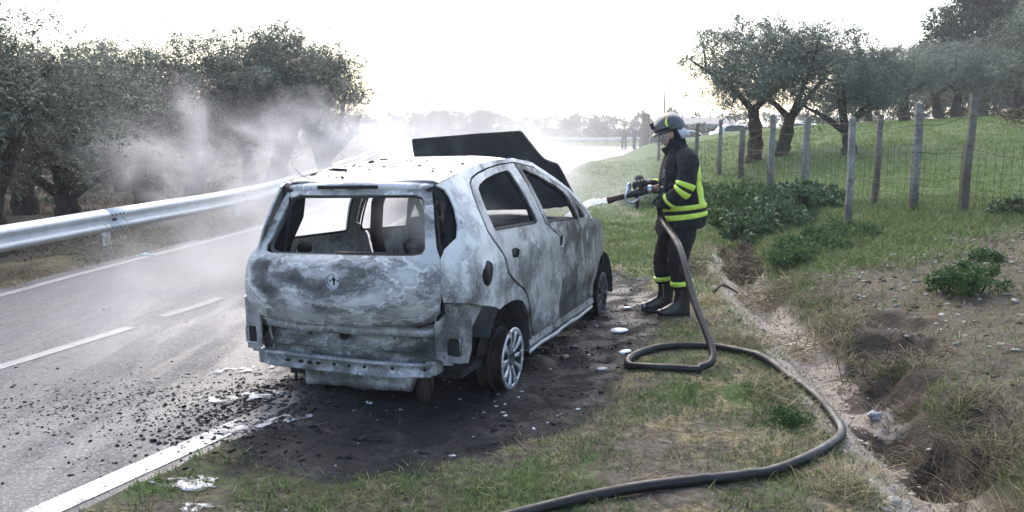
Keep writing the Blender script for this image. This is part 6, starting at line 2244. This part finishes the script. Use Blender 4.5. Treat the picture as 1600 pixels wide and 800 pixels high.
def blades(name, x, y, h, w, lean, mat, label, seed, z=None, seg=2, curl=.5, parent=None, kind='stuff'):
    """tapering bent blades at the given points"""
    r = np.random.default_rng(seed)
    n = len(x)
    z = height(x, y) if z is None else z
    a = r.uniform(0, 2 * math.pi, n)
    dx, dy = np.cos(a), np.sin(a)
    b_ = a + r.normal(0, .9, n) + math.pi / 2
    sx, sy = np.cos(b_), np.sin(b_)
    rows = []
    for k in range(seg + 1):
        t = k / seg
        hh = h * t * (1 - .18 * lean * t)
        off = lean * h * (t ** (1 + curl))
        ww = w * (1 - t) ** .7 * .5
        cx, cy, cz = x + dx * off, y + dy * off, z - .012 + hh
        if k < seg:
            rows.append(np.stack([cx - sx * ww, cy - sy * ww, cz], 1)); rows.append(np.stack([cx + sx * ww, cy + sy * ww, cz], 1))
        else:
            rows.append(np.stack([cx, cy, cz], 1))
    V = np.stack(rows, 1)
    m = V.shape[1]
    base = np.arange(n)[:, None] * m
    F = []
    for k in range(seg - 1):
        F.append(base + np.array([2 * k, 2 * k + 1, 2 * k + 3]))
        F.append(base + np.array([2 * k, 2 * k + 3, 2 * k + 2]))
    k = seg - 1
    F.append(base + np.array([2 * k, 2 * k + 1, 2 * k + 2]))
    F = np.vstack(F)
    me = np_mesh(name, V.reshape(-1, 3), F); me.materials.append(M[mat])
    o = bpy.data.objects.new(name, me); COL.objects.link(o)
    if parent is not None:
        o.parent = parent
    tag(o, label, None, None, kind)
    return o

def scatter(n, seed, x0, x1, y0, y1, power=1.6):
    """more points near the camera"""
    r = np.random.default_rng(seed)
    u = r.random(n)
    y = (y0 ** (1 - power) + u * (y1 ** (1 - power) - y0 ** (1 - power))) ** (1 / (1 - power))
    x = r.uniform(x0, x1, n)
    return x, y, r

def view_mask(x, y, m=.7):
    return np.abs(x) < .64 * y + m

# short green grass on the shoulder, the ditch sides and the near bank
x, y, r = scatter(650000, 301, -3.2, 8.2, 2.9, 15, 1.9)
k = view_mask(x, y) & (x > xr(y) + .05); x, y = x[k], y[k]
gz_ = zones(x, y)
cl = fbm(x * 5, y * 5, 0, 3, 131)
pr_ = gz_[0] * (1 - gz_[3]) * (1 - .9 * gz_[2]) * (1 - .92 * gz_[4]) * (1 - gz_[5]) * sstep(.20, .52, cl)
k = np.random.default_rng(302).random(len(x)) < pr_ * 1.0; x, y = x[k], y[k]
r = np.random.default_rng(303); n = len(x)
hgt = r.uniform(.018, .055, n) * (1 + .9 * (x > xd(y) + .3)) * (.7 + .9 * fbm(x * 2, y * 2, 0, 3, 133)) * (1 + .5 * sstep(8, 12, y))
blades('short_grass', x, y, hgt, r.uniform(.003, .007, n) * (1 + .10 * y), r.uniform(.3, 1.6, n), 'grass', 'short green grass on the verge beside the road', 304)
n_grass = n
# dry straw lying about
x, y, r = scatter(330000, 311, -3.2, 7.0, 2.9, 13, 1.9)
k = view_mask(x, y) & (x > xr(y) + .1); x, y = x[k], y[k]
gz_ = zones(x, y)
cl = fbm(x * 4, y * 4, 3.0, 3, 141)
pr_ = gz_[1] * (1 - .97 * gz_[3]) * (1 - .75 * gz_[2]) * (1 - .55 * gz_[4]) * sstep(.28, .56, cl)
k = np.random.default_rng(312).random(len(x)) < pr_ * .85; x, y = x[k], y[k]
r = np.random.default_rng(313); n = len(x)
blades('dry_grass', x, y, r.uniform(.012, .055, n) * (1 + .4 * (x > 1.6)), r.uniform(.0025, .006, n) * (1 + .08 * y), r.uniform(.9, 3.2, n), 'straw', 'dry straw-coloured grass scattered over the verge', 314)
# sparse dead blades and twigs lying on the bare bank
x, y, r = scatter(60000, 315, 2.4, 7.5, 3.2, 12, 1.5)
k = view_mask(x, y) & (x > xd(y) + .4); x, y = x[k], y[k]
k = np.random.default_rng(316).random(len(x)) < sstep(.30, .56, fbm(x * 3, y * 3, 1.0, 3, 145)) * .8; x, y = x[k], y[k]
r = np.random.default_rng(317); n = len(x)
blades('bank_litter', x, y, r.uniform(.008, .028, n), r.uniform(.003, .006, n) * (1 + .08 * y), r.uniform(1.5, 4.5, n), 'dark_straw', 'dead blades and twigs lying on the bare bank', 318)
# longer dry tufts along both lips of the ditch
x, y, r = scatter(110000, 321, -1.15, 1.3, 3.2, 15, 1.7)
x = x + xd(y)
t = x - xd(y)
tuft = fbm(x * 2.6, y * 2.6, 0, 3, 151)
pr_ = (np.exp(-((t + .48) / .22) ** 2) + .9 * np.exp(-((t - .42) / .22) ** 2)) * sstep(.46, .64, tuft)
k = (np.random.default_rng(322).random(len(x)) < pr_ * .6) & view_mask(x, y) & hose_clear(x, y, .10); x, y = x[k], y[k]
r = np.random.default_rng(323); n = len(x)
blades('dry_tussocks', x, y, r.uniform(.04, .15, n), r.uniform(.003, .007, n) * (1 + .07 * y), r.uniform(.5, 1.8, n), 'straw', 'longer dry grass tussocks lining the ditch', 324, seg=3)
# dead weeds in and above the eroded ditch
x, y, r = scatter(60000, 331, -.3, 1.7, 3.2, 11, 1.6)
x = x + xd(y); t = x - xd(y)
tuft = fbm(x * 3.2, y * 3.2, 5.0, 3, 161)
pr_ = sstep(-.05, .2, t) * sstep(1.1, .45, t) * sstep(.44, .62, tuft)
k = (np.random.default_rng(332).random(len(x)) < pr_ * .6) & view_mask(x, y) & hose_clear(x, y, .10); x, y = x[k], y[k]
r = np.random.default_rng(333); n = len(x)
blades('dead_weeds', x, y, r.uniform(.03, .12, n), r.uniform(.003, .007, n) * (1 + .07 * y), r.uniform(.4, 2.4, n), 'dark_straw', 'dead brown weeds overhanging the eroded ditch', 334, seg=3)
# singed stubble round the burnt patch
x, y, r = scatter(90000, 341, -2.2, 2.2, 3.4, 11, 1.5)
d_ = poly_dist(BURNT, x, y)
pr_ = sstep(.45, .0, np.abs(d_ + .05)) * sstep(.42, .62, fbm(x * 5, y * 5, 0, 3, 171)) + .10 * (d_ < -.2) * sstep(.5, .65, fbm(x * 6, y * 6, 0, 3, 173))
k = (np.random.default_rng(342).random(len(x)) < pr_ * .6) & (x > xr(y) + .05); x, y = x[k], y[k]
r = np.random.default_rng(343); n = len(x)
blades('singed_grass', x, y, r.uniform(.012, .05, n), r.uniform(.003, .006, n) * (1 + .07 * y), r.uniform(.5, 2.4, n), 'charred_grass', 'blackened grass stubble round the burnt patch', 344)
# field grass behind the fence and along the green bank
x, y, r = scatter(330000, 351, 1.0, 32, 8.5, 42, 1.5)
k = view_mask(x, y, 1.0) & (x > xr(y) + .3) & ((x > xd(y) + .45) | (y > 11)); x, y = x[k], y[k]
gz_ = zones(x, y)
pr_ = np.clip(gz_[0] + .35 * (x > 6.4), 0, 1) * (1 - .95 * gz_[4]) * (1 - gz_[3]) * (1 - .9 * gz_[2]) * sstep(.25, .6, fbm(x * 2.5, y * 2.5, 0, 3, 181))
k = np.random.default_rng(352).random(len(x)) < pr_ * .9; x, y = x[k], y[k]
r = np.random.default_rng(353); n = len(x)
blades('field_grass', x, y, r.uniform(.04, .13, n) * (.6 + .9 * fbm(x * .8, y * .8, 0, 3, 183)), r.uniform(.008, .014, n) * (1 + .05 * y), r.uniform(.2, 1.2, n), 'field', 'green grass of the bank and of the field behind the fence', 354)
# straw and brush on the left verge under the rail
x, y, r = scatter(200000, 361, 0, 1.8, 6.5, 24, 1.6)
x = xl(y) - .10 - x
k = view_mask(x, y, .5); x, y = x[k], y[k]
tuft = fbm(x * 1.9, y * 1.9, 0, 4, 191)
el = xl(y) - x
pr_ = sstep(.36, .62, tuft) * sstep(.02, .25, el)
k = np.random.default_rng(362).random(len(x)) < pr_ * .55; x, y = x[k], y[k]
r = np.random.default_rng(363); n = len(x)
half = r.random(n) < .55
hh = r.uniform(.04, .17, n) * (.6 + 1.0 * fbm(x * 1.4, y * 1.4, 2.0, 3, 193)); ll = r.uniform(.6, 2.6, n); ww = r.uniform(.004, .008, n) * (1 + .06 * y)
blades('verge_straw', x[half], y[half], hh[half], ww[half], ll[half], 'straw', 'yellow dry grass under the guardrail', 364)
blades('verge_weeds', x[~half], y[~half], hh[~half] * 1.2, ww[~half], ll[~half], 'dark_straw', 'brown dead weeds under the guardrail', 365)
# rough grass below the olives
x, y, r = scatter(90000, 371, 0, 14, 9, 34, 1.2)
x = xl(y) - 1.7 - x
k = view_mask(x, y, .5); x, y = x[k], y[k]
k = np.random.default_rng(372).random(len(x)) < sstep(.42, .62, fbm(x * .9, y * .9, 0, 3, 195)) * .6; x, y = x[k], y[k]
r = np.random.default_rng(373); n = len(x)
blades('grove_grass', x, y, r.uniform(.06, .22, n), r.uniform(.010, .02, n) * (1 + .03 * y), r.uniform(.4, 2.0, n), 'dark_straw', 'rough brown grass below the olive trees', 374)
# straw bent against the road edge near the camera, right-hand white line
# heap of dry brush at the rail joint
def brush(name, x, y, rad, hgt_, n, mat, label, cat, seed, size=(.05, .16), w=.006):
    r = np.random.default_rng(seed)
    b = MB()
    z0 = gz(x, y)
    for k in range(n):
        a = r.uniform(0, 6.28); q = rad * r.random() ** .6
        p = np.array((x + q * math.cos(a), y + q * math.sin(a) * .7, 0.0))
        p[2] = gz(p[0], p[1]) + hgt_ * r.random() * (1 - (q / rad) ** 2)
        d_ = r.normal(size=3) * np.array((1, 1, .45)); d_ /= np.linalg.norm(d_)
        L = r.uniform(*size) * 2
        m_ = p + d_ * L * .5 + r.normal(size=3) * .03
        b.tube([p, m_, p + d_ * L + np.array((0, 0, -.02))], (w * .6, w * .5, w * .2), 4, cap=False)
    o = b.build(name, M[mat])
    return tag(o, label, cat)
brush('brush_clump', -5.42, 11.35, .55, .36, 260, 'straw', 'tangled clump of dry twigs and straw under the guardrail joint', 'brush', 401, (.06, .2), .009)
brush('brush_clump', -5.75, 12.1, .55, .42, 200, 'dark_straw', 'dark brown brush leaning on the guardrail beyond its joint', 'brush', 402, (.08, .2), .010)
b = MB()
for k in range(5):
    b.ball((-4.98 + .05 * k, 11.0 + .03 * (k % 2), gz(-4.9, 11.0) + .03 + .015 * (k % 3)), (.07, .05, .03), 8, 5, 0, .9, k)
tag(b.build('torn_bag', M['teal']), 'pale torn plastic lying in the dry brush beside the road', 'litter')

# leafy weeds: clumps of broad leaves
def leafy(name, spots, mat, label, cat, seed, leaf=.05, per=70, aspect=.62, group=None, stems=True):
    r = np.random.default_rng(seed)
    cen, rad = [], []
    x0, y0 = spots[0][0], spots[0][1]; z0 = gz(x0, y0)
    o = empty(name, (x0, y0, z0)); tag(o, label, cat, group)
    sb = MB()
    for (x, y, rr, hh) in spots:
        z = gz(x, y)
        for k in range(int(10 + 60 * rr)):
            a = r.uniform(0, 6.28); q = rr * r.random() ** .6
            top = hh * r.uniform(.35, 1.0) * (1 - .55 * (q / rr) ** 2)
            p = (x + q * math.cos(a) - x0, y + q * math.sin(a) - y0, z + top - z0)
            cen.append(p); rad.append(r.uniform(.05, .11) * (.6 + rr))
            if stems:
                sb.tube([(x - x0 + .3 * q * math.cos(a), y - y0 + .3 * q * math.sin(a), z - z0 - .02), p], (.006, .003), 4, cap=False)
    V, F = leaf_cloud(cen, rad, per, leaf, seed + 1, .15, aspect)
    me = np_mesh('foliage', V, F); me.materials.append(M[mat])
    q = bpy.data.objects.new('foliage', me); COL.objects.link(q); q.parent = o
    if stems:
        sb.build('stem', M[mat], o)['kind'] = 'stuff'
    return o
leafy('weed_patch', [(5.05, 14.9, .75, .50), (5.5, 15.5, .6, .42), (4.6, 14.2, .55, .34)], 'weed_dark', 'dark green leafy weeds at the foot of the fence posts', 'plant', 501, .085, 60, .55)
leafy('weed_patch', [(4.15, 13.4, .70, .42), (3.75, 12.8, .5, .30)], 'weed_dark', 'dark leafy plants hanging over the head of the ditch', 'plant', 503, .075, 60, .55)
leafy('weed_patch', [(4.6, 16.5, .9, .42), (3.9, 15.6, .6, .35), (5.0, 18.0, .8, .4)], 'weed', 'bright green nettles along the bank behind the firefighter', 'plant', 505, .07, 50, .5)
leafy('weed_patch', [(3.4, 19.5, .9, .30), (2.9, 18.0, .6, .25), (4.2, 21.5, 1.0, .35)], 'weed', 'low green weeds on the verge behind the hose nozzle', 'plant', 507, .07, 40, .5)
leafy('bush', [(4.25, 7.55, .27, .34), (4.1, 7.7, .2, .26)], 'weed', 'small round green bush on the bare stony bank', 'bush', 509, .035, 95, .45)
leafy('bush', [(5.1, 8.9, .16, .13)], 'weed', 'little green tuft higher up the stony bank', 'bush', 511, .03, 70, .45)
leafy('weed_patch', [(3.9, 10.7, .45, .22), (4.5, 11.3, .5, .22), (3.4, 10.0, .35, .2)], 'weed', 'fine green weeds on the near end of the green bank', 'plant', 513, .045, 70, .35)
leafy('weed_patch', [(3.05, 11.0, .32, .32), (2.9, 10.3, .25, .30), (3.3, 12.1, .3, .3)], 'weed_brown', 'brown dry scrub growing in the far part of the ditch', 'plant', 515, .05, 60, .25)
leafy('weed_patch', [(1.62, 4.75, .15, .07)], 'weed', 'small green plant inside the big bend of the hose', 'plant', 517, .025, 60, .35)
leafy('weed_patch', [(7.2, 11.9, .35, .22), (7.9, 12.4, .3, .2)], 'weed_dark', 'dark weeds behind the tall right-hand fence post', 'plant', 519, .06, 60, .5)
# straw bush in the ditch
brush('brush_clump', 2.72, 8.9, .35, .38, 240, 'straw', 'pale yellow dry grass clump standing in the ditch', 'brush', 403, (.06, .18), .006)
brush('brush_clump', 2.45, 6.9, .25, .28, 130, 'straw', 'smaller pale dry tuft on the ditch bank right of the loop', 'brush', 404, (.06, .16), .005)
brush('brush_clump', 2.05, 9.8, .30, .24, 150, 'dark_straw', 'brown matted roots in the ditch behind the boots', 'brush', 405, (.06, .16), .006)
brush('brush_clump', 2.85, 6.0, .40, .13, 130, 'dark_straw', 'brown roots hanging from the largest eroded hole', 'brush', 406, (.05, .15), .006)
brush('brush_clump', 2.45, 4.75, .32, .10, 110, 'dark_straw', 'brown root tangle over the nearer eroded hole', 'brush', 407, (.05, .14), .005)
brush('brush_clump', 2.62, 4.2, .25, .08, 70, 'dark_straw', 'dead stems at the bottom right of the ditch bank', 'brush', 408, (.05, .14), .005)
b = MB(); b.tube(smooth_path([(2.05, 8.35, gz(2.05, 8.35) + .05), (2.2, 8.6, gz(2.2, 8.6) + .09), (2.4, 8.75, gz(2.4, 8.75) + .08)], 4), np.linspace(.018, .010, 9), 8)
tag(b.build('dead_branch', M['bark']), 'grey broken branch lying across the ditch', 'branch')

# stones
def stone(x, y, r_, mat, label, seed, sq=.6, group=None, cat='stone'):
    z = gz(x, y)
    b = MB().ball((0, 0, 0), (r_, r_ * .8, r_ * sq), 12, 8, 0, .9, seed)
    o = b.build('stone', M[mat], None, None)
    o.location = (x, y, z + r_ * sq * .35); o.rotation_euler = (0, 0, seed * 1.3)
    return tag(o, label, cat, group)
stone(4.42, 9.62, .055, 'stone', 'white angular stone on the brown bank below the fence', 1)
for i, (x, y, r_, mt, lb) in enumerate(((1.93, 3.68, .075, 'stone_grey', 'largest bluish wet stone in the ditch bottom'), (1.80, 3.72, .040, 'stone', 'small pale stone left of the bluish wet stone'), (2.02, 3.80, .042, 'stone', 'pale stone just above the bluish wet stone'),
                                      (1.98, 3.50, .050, 'stone_grey', 'dark wet stone below the bluish one in the ditch'), (2.06, 3.62, .045, 'stone_grey', 'grey stone right of the bluish wet stone'), (1.75, 3.52, .045, 'stone', 'flat pale stone at the near edge of the ditch'),
                                      (2.28, 3.92, .035, 'stone', 'pale stone on the right-hand slope of the ditch'), (1.98, 5.06, .045, 'stone', 'flat pale stone beside the far side of the hose bend'), (2.42, 5.35, .05, 'stone_grey', 'grey stone in the root tangle above the hose'),
                                      (2.32, 7.62, .06, 'stone', 'pale stone in the sandy ditch bed right of the loop'))):
    stone(x, y, r_, mt, lb, i + 2)
def pebbles(name, n, seed, xf_, yf_, rmin, rmax, mat, label, mask=None, flat=.55, segs=(6, 4)):
    r = np.random.default_rng(seed)
    x = xf_(r, n); y = yf_(r, n)
    if mask is not None:
        k = mask(x, y); x, y = x[k], y[k]
    z = height(x, y)
    onroad = (x < xr(y) + .05) & (x > xl(y))
    z = np.where(onroad, np.maximum(z, road_z(x, y)), z)
    b = MB().ball((0, 0, 0), (1, 1, 1), segs[0], segs[1])
    U = np.array(b.v); nv = len(U)
    # as triangles
    T = []
    for f in b.f:
        for k in range(1, len(f) - 1):
            T.append((f[0], f[k], f[k + 1]))
    T = np.array(T)
    N = len(x)
    rad = rmin * (rmax / rmin) ** (r.random(N) ** 2.2)
    sc = np.stack([rad * r.uniform(.7, 1.6, N), rad * r.uniform(.6, 1.2, N), rad * flat * r.uniform(.5, 1.2, N)], 1)
    a = r.uniform(0, 6.28, N); ca, sa = np.cos(a), np.sin(a)
    J_ = 1 + .55 * (r.random((N, nv)) - .5)
    P = U[None] * sc[:, None] * J_[..., None]
    X = P[..., 0] * ca[:, None] - P[..., 1] * sa[:, None] + x[:, None]
    Y = P[..., 0] * sa[:, None] + P[..., 1] * ca[:, None] + y[:, None]
    Z = P[..., 2] + (z + sc[:, 2] * .4)[:, None]
    V = np.stack([X, Y, Z], 2).reshape(-1, 3)
    F = (T[None] + (np.arange(N) * nv)[:, None, None]).reshape(-1, 3)
    me = np_mesh(name, V, F); me.materials.append(M[mat])
    o = bpy.data.objects.new(name, me); COL.objects.link(o)
    return tag(o, label, None, None, 'stuff')
pebbles('pale_pebbles', 2400, 601, lambda r, n: r.uniform(2.7, 7.0, n), lambda r, n: r.uniform(4.0, 11.5, n), .006, .030, 'stone', 'small pale stones strewn over the bare bank', lambda x, y: (x > xd(y) + .55) & (zones(x, y)[4] > .25) & (fbm(x * 1.6, y * 1.6, 0, 3, 611) > .44))
pebbles('ditch_gravel', 900, 603, lambda r, n: r.normal(0, .16, n), lambda r, n: r.uniform(3.3, 10, n), .004, .018, 'stone', 'fine gravel in the ditch bed') if False else None
pebbles('soil_clods', 3800, 605, lambda r, n: r.uniform(2.5, 7.0, n), lambda r, n: 3.3 + 8.5 * r.random(n) ** 1.3, .006, .034, 'clod', 'brown clods and crumbs of soil on the bank', lambda x, y: (x > xd(y) + .3) & (np.abs(x) < .65 * y + .3) & (fbm(x * 2.3, y * 2.3, 0, 3, 613) > .44), .6)
def ditch_xy():
    r = np.random.default_rng(603)
    y = r.uniform(3.3, 10, 900); return xd(y) + r.normal(-.05, .15, 900), y
dxy = ditch_xy()
pebbles('ditch_gravel', 900, 604, lambda r, n: dxy[0], lambda r, n: dxy[1], .004, .020, 'stone', 'fine gravel in the ditch bed')
# charred crumbs: swept over the road and thick round the car
def road_xy(n, seed):
    r = np.random.default_rng(seed)
    t = np.abs(r.normal(0, 1.0, n)) * 1.15
    s_r = r.normal(0, 1, n)
    # streaks fan out from the car's rear corner towards the near left
    lane = np.round(s_r * 2.2) / 2.2 * .42 + r.normal(0, .07, n)
    x = -1.45 - t * .95 - .25 * lane
    y = 5.05 - t * .12 + lane * .75
    return x, y
rx_, ry_ = road_xy(2600, 621)
pebbles('charred_debris', 2600, 622, lambda r, n: rx_, lambda r, n: ry_, .003, .011, 'char', 'charred crumbs washed across the wet asphalt behind the car', lambda x, y: (x < xr(y) + .3) & (x > xl(y) + .1) & (y > 2.5), .45)
def heap_xy(n, seed):
    r = np.random.default_rng(seed)
    x = -1.50 + r.normal(0, .24, n); y = 4.95 + r.normal(0, .42, n)
    return x + .25 * (y - 5), y
hx_, hy_ = heap_xy(1500, 623)
pebbles('charred_heap', 1500, 624, lambda r, n: hx_, lambda r, n: hy_, .004, .016, 'char', 'dense charred lumps at the rear left corner of the car', None, .65)
pebbles('road_grit', 420, 625, lambda r, n: r.uniform(-6, -1.5, n), lambda r, n: r.uniform(3.2, 11, n), .003, .010, 'char', 'odd dark crumbs further across the asphalt', lambda x, y: (x < xr(y)) & (x > xl(y) + .2), .6)
pebbles('burnt_clods', 3600, 627, lambda r, n: r.uniform(-1.9, 1.6, n), lambda r, n: r.uniform(3.9, 11, n), .005, .024, 'char', 'black burnt clods and cinders on the ground round the car', lambda x, y: (poly_dist(BURNT, x, y) < .12) & (fbm(x * 3, y * 3, 0, 3, 631) > .42), .5)
pebbles('pale_ash_flakes', 1100, 629, lambda r, n: r.uniform(-1.0, 1.4, n), lambda r, n: r.uniform(4.2, 8.5, n), .004, .017, 'ash', 'pale ash flakes on the burnt ground', lambda x, y: (poly_dist(BURNT, x, y) < .05) & (fbm(x * 2.2, y * 2.2, 0, 3, 633) > .46), .25)
# loose larger bits
def flat_bit(name, x, y, rx, ry, h, mat, label, cat, seed, rz=0.0):
    z = gz(x, y)
    b = MB().ball((0, 0, 0), (rx, ry, h), 20, 8, 0, .35, seed)
    o = b.build(name, M[mat]); o.location = (x, y, z + h * .75); o.rotation_euler = (R(2), R(-2), rz)
    return tag(o, label, cat)
flat_bit('white_bit', .93, 7.14, .078, .060, .016, 'white_blob', 'large bright white blob on the burnt ground between wheel and boots', 'debris', 3)  # flattened bright white lumps on the burnt ground
flat_bit('white_bit', .90, 6.46, .060, .035, .012, 'white_blob', 'white splinter beside the left end of the hose loop', 'debris', 5, .6)
flat_bit('white_bit', .99, 6.38, .035, .028, .014, 'white_blob', 'small white lump touching the left end of the hose loop', 'debris', 7)
flat_bit('white_bit', 1.12, 8.0, .040, .026, .012, 'white_blob', 'small white fragment near the front wheel', 'debris', 9)
flat_bit('broken_shard', .66, 5.97, .045, .030, .008, 'stone_grey', 'blue-grey shard lying flat on the burnt ground', 'debris', 11, .4)
flat_bit('brown_leaf', .41, 6.38, .036, .042, .020, 'brass', 'orange-brown fragment near the car sill', 'debris', 13, 1.0)
# thin sheets of foam and water left on the road edge behind the car
def puddle(x, y, rx, ry, seed, label, rz=0.0):
    t = np.linspace(0, 2 * math.pi, 40, endpoint=False)
    rr = .55 + .9 * fbm(np.cos(t) * 1.3 + seed, np.sin(t) * 1.3, 0, 4, seed)
    p = np.column_stack([rx * rr * np.cos(t), ry * rr * np.sin(t)])
    V2, T = fill2d(p, (), .05, .03)
    ca, sa = math.cos(rz), math.sin(rz)
    X = V2[:, 0] * ca - V2[:, 1] * sa + x; Y = V2[:, 0] * sa + V2[:, 1] * ca + y
    Z = np.maximum(np.where((X < xr(Y) + .08), road_z(X, Y), -1), height(X, Y)) + .008
    Vs, Fs = shell(np.column_stack([X, Y, Z]), T, .002)
    o = MB().add(Vs, Fs).build('puddle', M['foam'])
    return tag(o, label, 'puddle')
tF = NT('extinguishing_foam')
nF = tF.noise(tF.coord(), 9, 7, .72, .5)
M['foam'] = tF.done(tF.bsdf(tF.ramp(nF, [(.42, (.16, .16, .165)), (.66, (.50, .51, .525))]), tF.maprange(nF, .3, .7, .12, .5), 0, tF.bump(nF, .2, .004), .5, 0, None, tF.maprange(nF, .48, .60)))
puddle(-1.78, 5.72, .34, .09, 3, 'white foam streak on the asphalt at the left rear corner of the car', R(14))
puddle(-1.72, 5.10, .30, .10, 5, 'patch of foam among the black lumps on the asphalt', R(20))
puddle(-1.45, 4.62, .26, .09, 7, 'foam patch between the white line and the burnt ground', R(25))
puddle(-1.28, 3.62, .22, .075, 9, 'small pale puddle in the grass beside the painted line', R(10))
puddle(-1.55, 3.85, .16, .07, 11, 'pale wet patch at the edge of the grass near the line', R(18))
# ------------------------------------------------------------------ smoke and steam
def smoke_mat(name, dens, scale, thr, seed, soft=(.25, 1.0), height_fade=None, stretch=(1, 1, 1)):
    t = NT(name)
    g_ = t.coord('Generated')
    o_ = t.n('ShaderNodeNewGeometry').outputs['Position']
    c = t.vmath('SUBTRACT', g_, (.5, .5, .5))
    rr = t.vmath('LENGTH', t.vmath('MULTIPLY', c, (2, 2, 2)), None, 'Value')
    p = t.mapping(o_, stretch, (seed, seed * .7, 0))
    ed = t.noise(p, scale * 1.3, 4, .6, .5)
    rr = t.math('ADD', rr, t.math('MULTIPLY', t.math('SUBTRACT', ed, .5), 1.3))
    rr = t.math('MAXIMUM', rr, t.math('MULTIPLY', t.math('SUBTRACT', t.vmath('LENGTH', t.vmath('MULTIPLY', c, (2, 2, 2)), None, 'Value'), .8), 5.0))
    fall = t.maprange(rr, soft[1], soft[0])
    n = t.noise(p, scale, 5, .58, .7)
    m = t.maprange(n, thr, thr + .24)
    d = t.math('MULTIPLY', t.math('MULTIPLY', fall, m), dens)
    v = t.n('ShaderNodeVolumePrincipled')
    v.inputs['Color'].default_value = (.93, .93, .95, 1)
    v.inputs['Anisotropy'].default_value = .25
    t.set(v.inputs['Density'], d)
    t.t.links.new(v.outputs[0], t.out.inputs['Volume'])
    return t.m
def smoke(c, r, dens, label, scale=.55, thr=.40, seed=0.0, soft=(.25, 1.0), stretch=(1, 1, 1), rz=0.0):
    b = MB().ball((0, 0, 0), (1, 1, 1), 20, 12)
    o = b.build('smoke', smoke_mat('smoke_volume', dens, scale, thr, seed, soft, None, stretch))
    o.location = c; o.scale = r; o.rotation_euler = (0, 0, rz)
    return tag(o, label, None, None, 'stuff')
smoke((-5.1, 15.3, 1.0), (2.9, 4.2, 1.9), .95, 'steam drifting over the guardrail on the left', .70, .44, 1.0, (.1, .85), (1, 1, 1.25))
smoke((-3.4, 18.8, 1.0), (3.4, 4.8, 1.8), .85, 'steam hanging in front of the left grove', .62, .43, 5.0, (.1, .85), (1, 1, 1.25))
smoke((-2.3, 9.6, .30), (2.3, 5.0, 1.2), .62, 'thin steam creeping over the asphalt left of the car', .6, .38, 9.0, (.1, .9))
smoke((.6, 18.5, .7), (3.0, 9.0, 1.5), .20, 'pale smoke in front of the car over the road', .5, .40, 13.0, (.1, .9))
smoke((-1.0, 40, 1.6), (9.5, 20, 3.0), .035, 'thin smoke filling the bend of the road', .16, .36, 17.0)
smoke((-.55, 6.35, 1.02), (.62, .95, .36), 1.7, 'grey fumes lingering inside the burnt car', 1.6, .36, 21.0, (.1, .95))
smoke((-1.7, 12.0, 1.15), (2.3, 3.6, 1.1), .34, 'loose steam trailing from the bonnet towards the guardrail', .7, .42, 25.0, (.1, .9))
# ------------------------------------------------------------------ haze in the air
b = MB(); b.box((0, 0, 0), (2, 2, 2))
hz = b.build('haze', None, None, False) if False else None
me = bpy.data.meshes.new('haze'); me.from_pydata(b.v, [], b.f); me.update()
t = NT('haze_air')
v = t.n('ShaderNodeVolumePrincipled')
v.inputs['Color'].default_value = (.95, .95, .96, 1)
v.inputs['Density'].default_value = .0009
v.inputs['Anisotropy'].default_value = .2
t.t.links.new(v.outputs[0], t.out.inputs['Volume'])
me.materials.append(t.m)
hz = bpy.data.objects.new('haze', me); COL.objects.link(hz)
zlo, zhi = float(GZ.min()) - 1.0, 19.0
hz.location = (0, 700, (zlo + zhi) / 2); hz.scale = (1010, 1010 + 0, (zhi - zlo) / 2)
tag(hz, 'pale haze in the air', None, None, 'stuff')
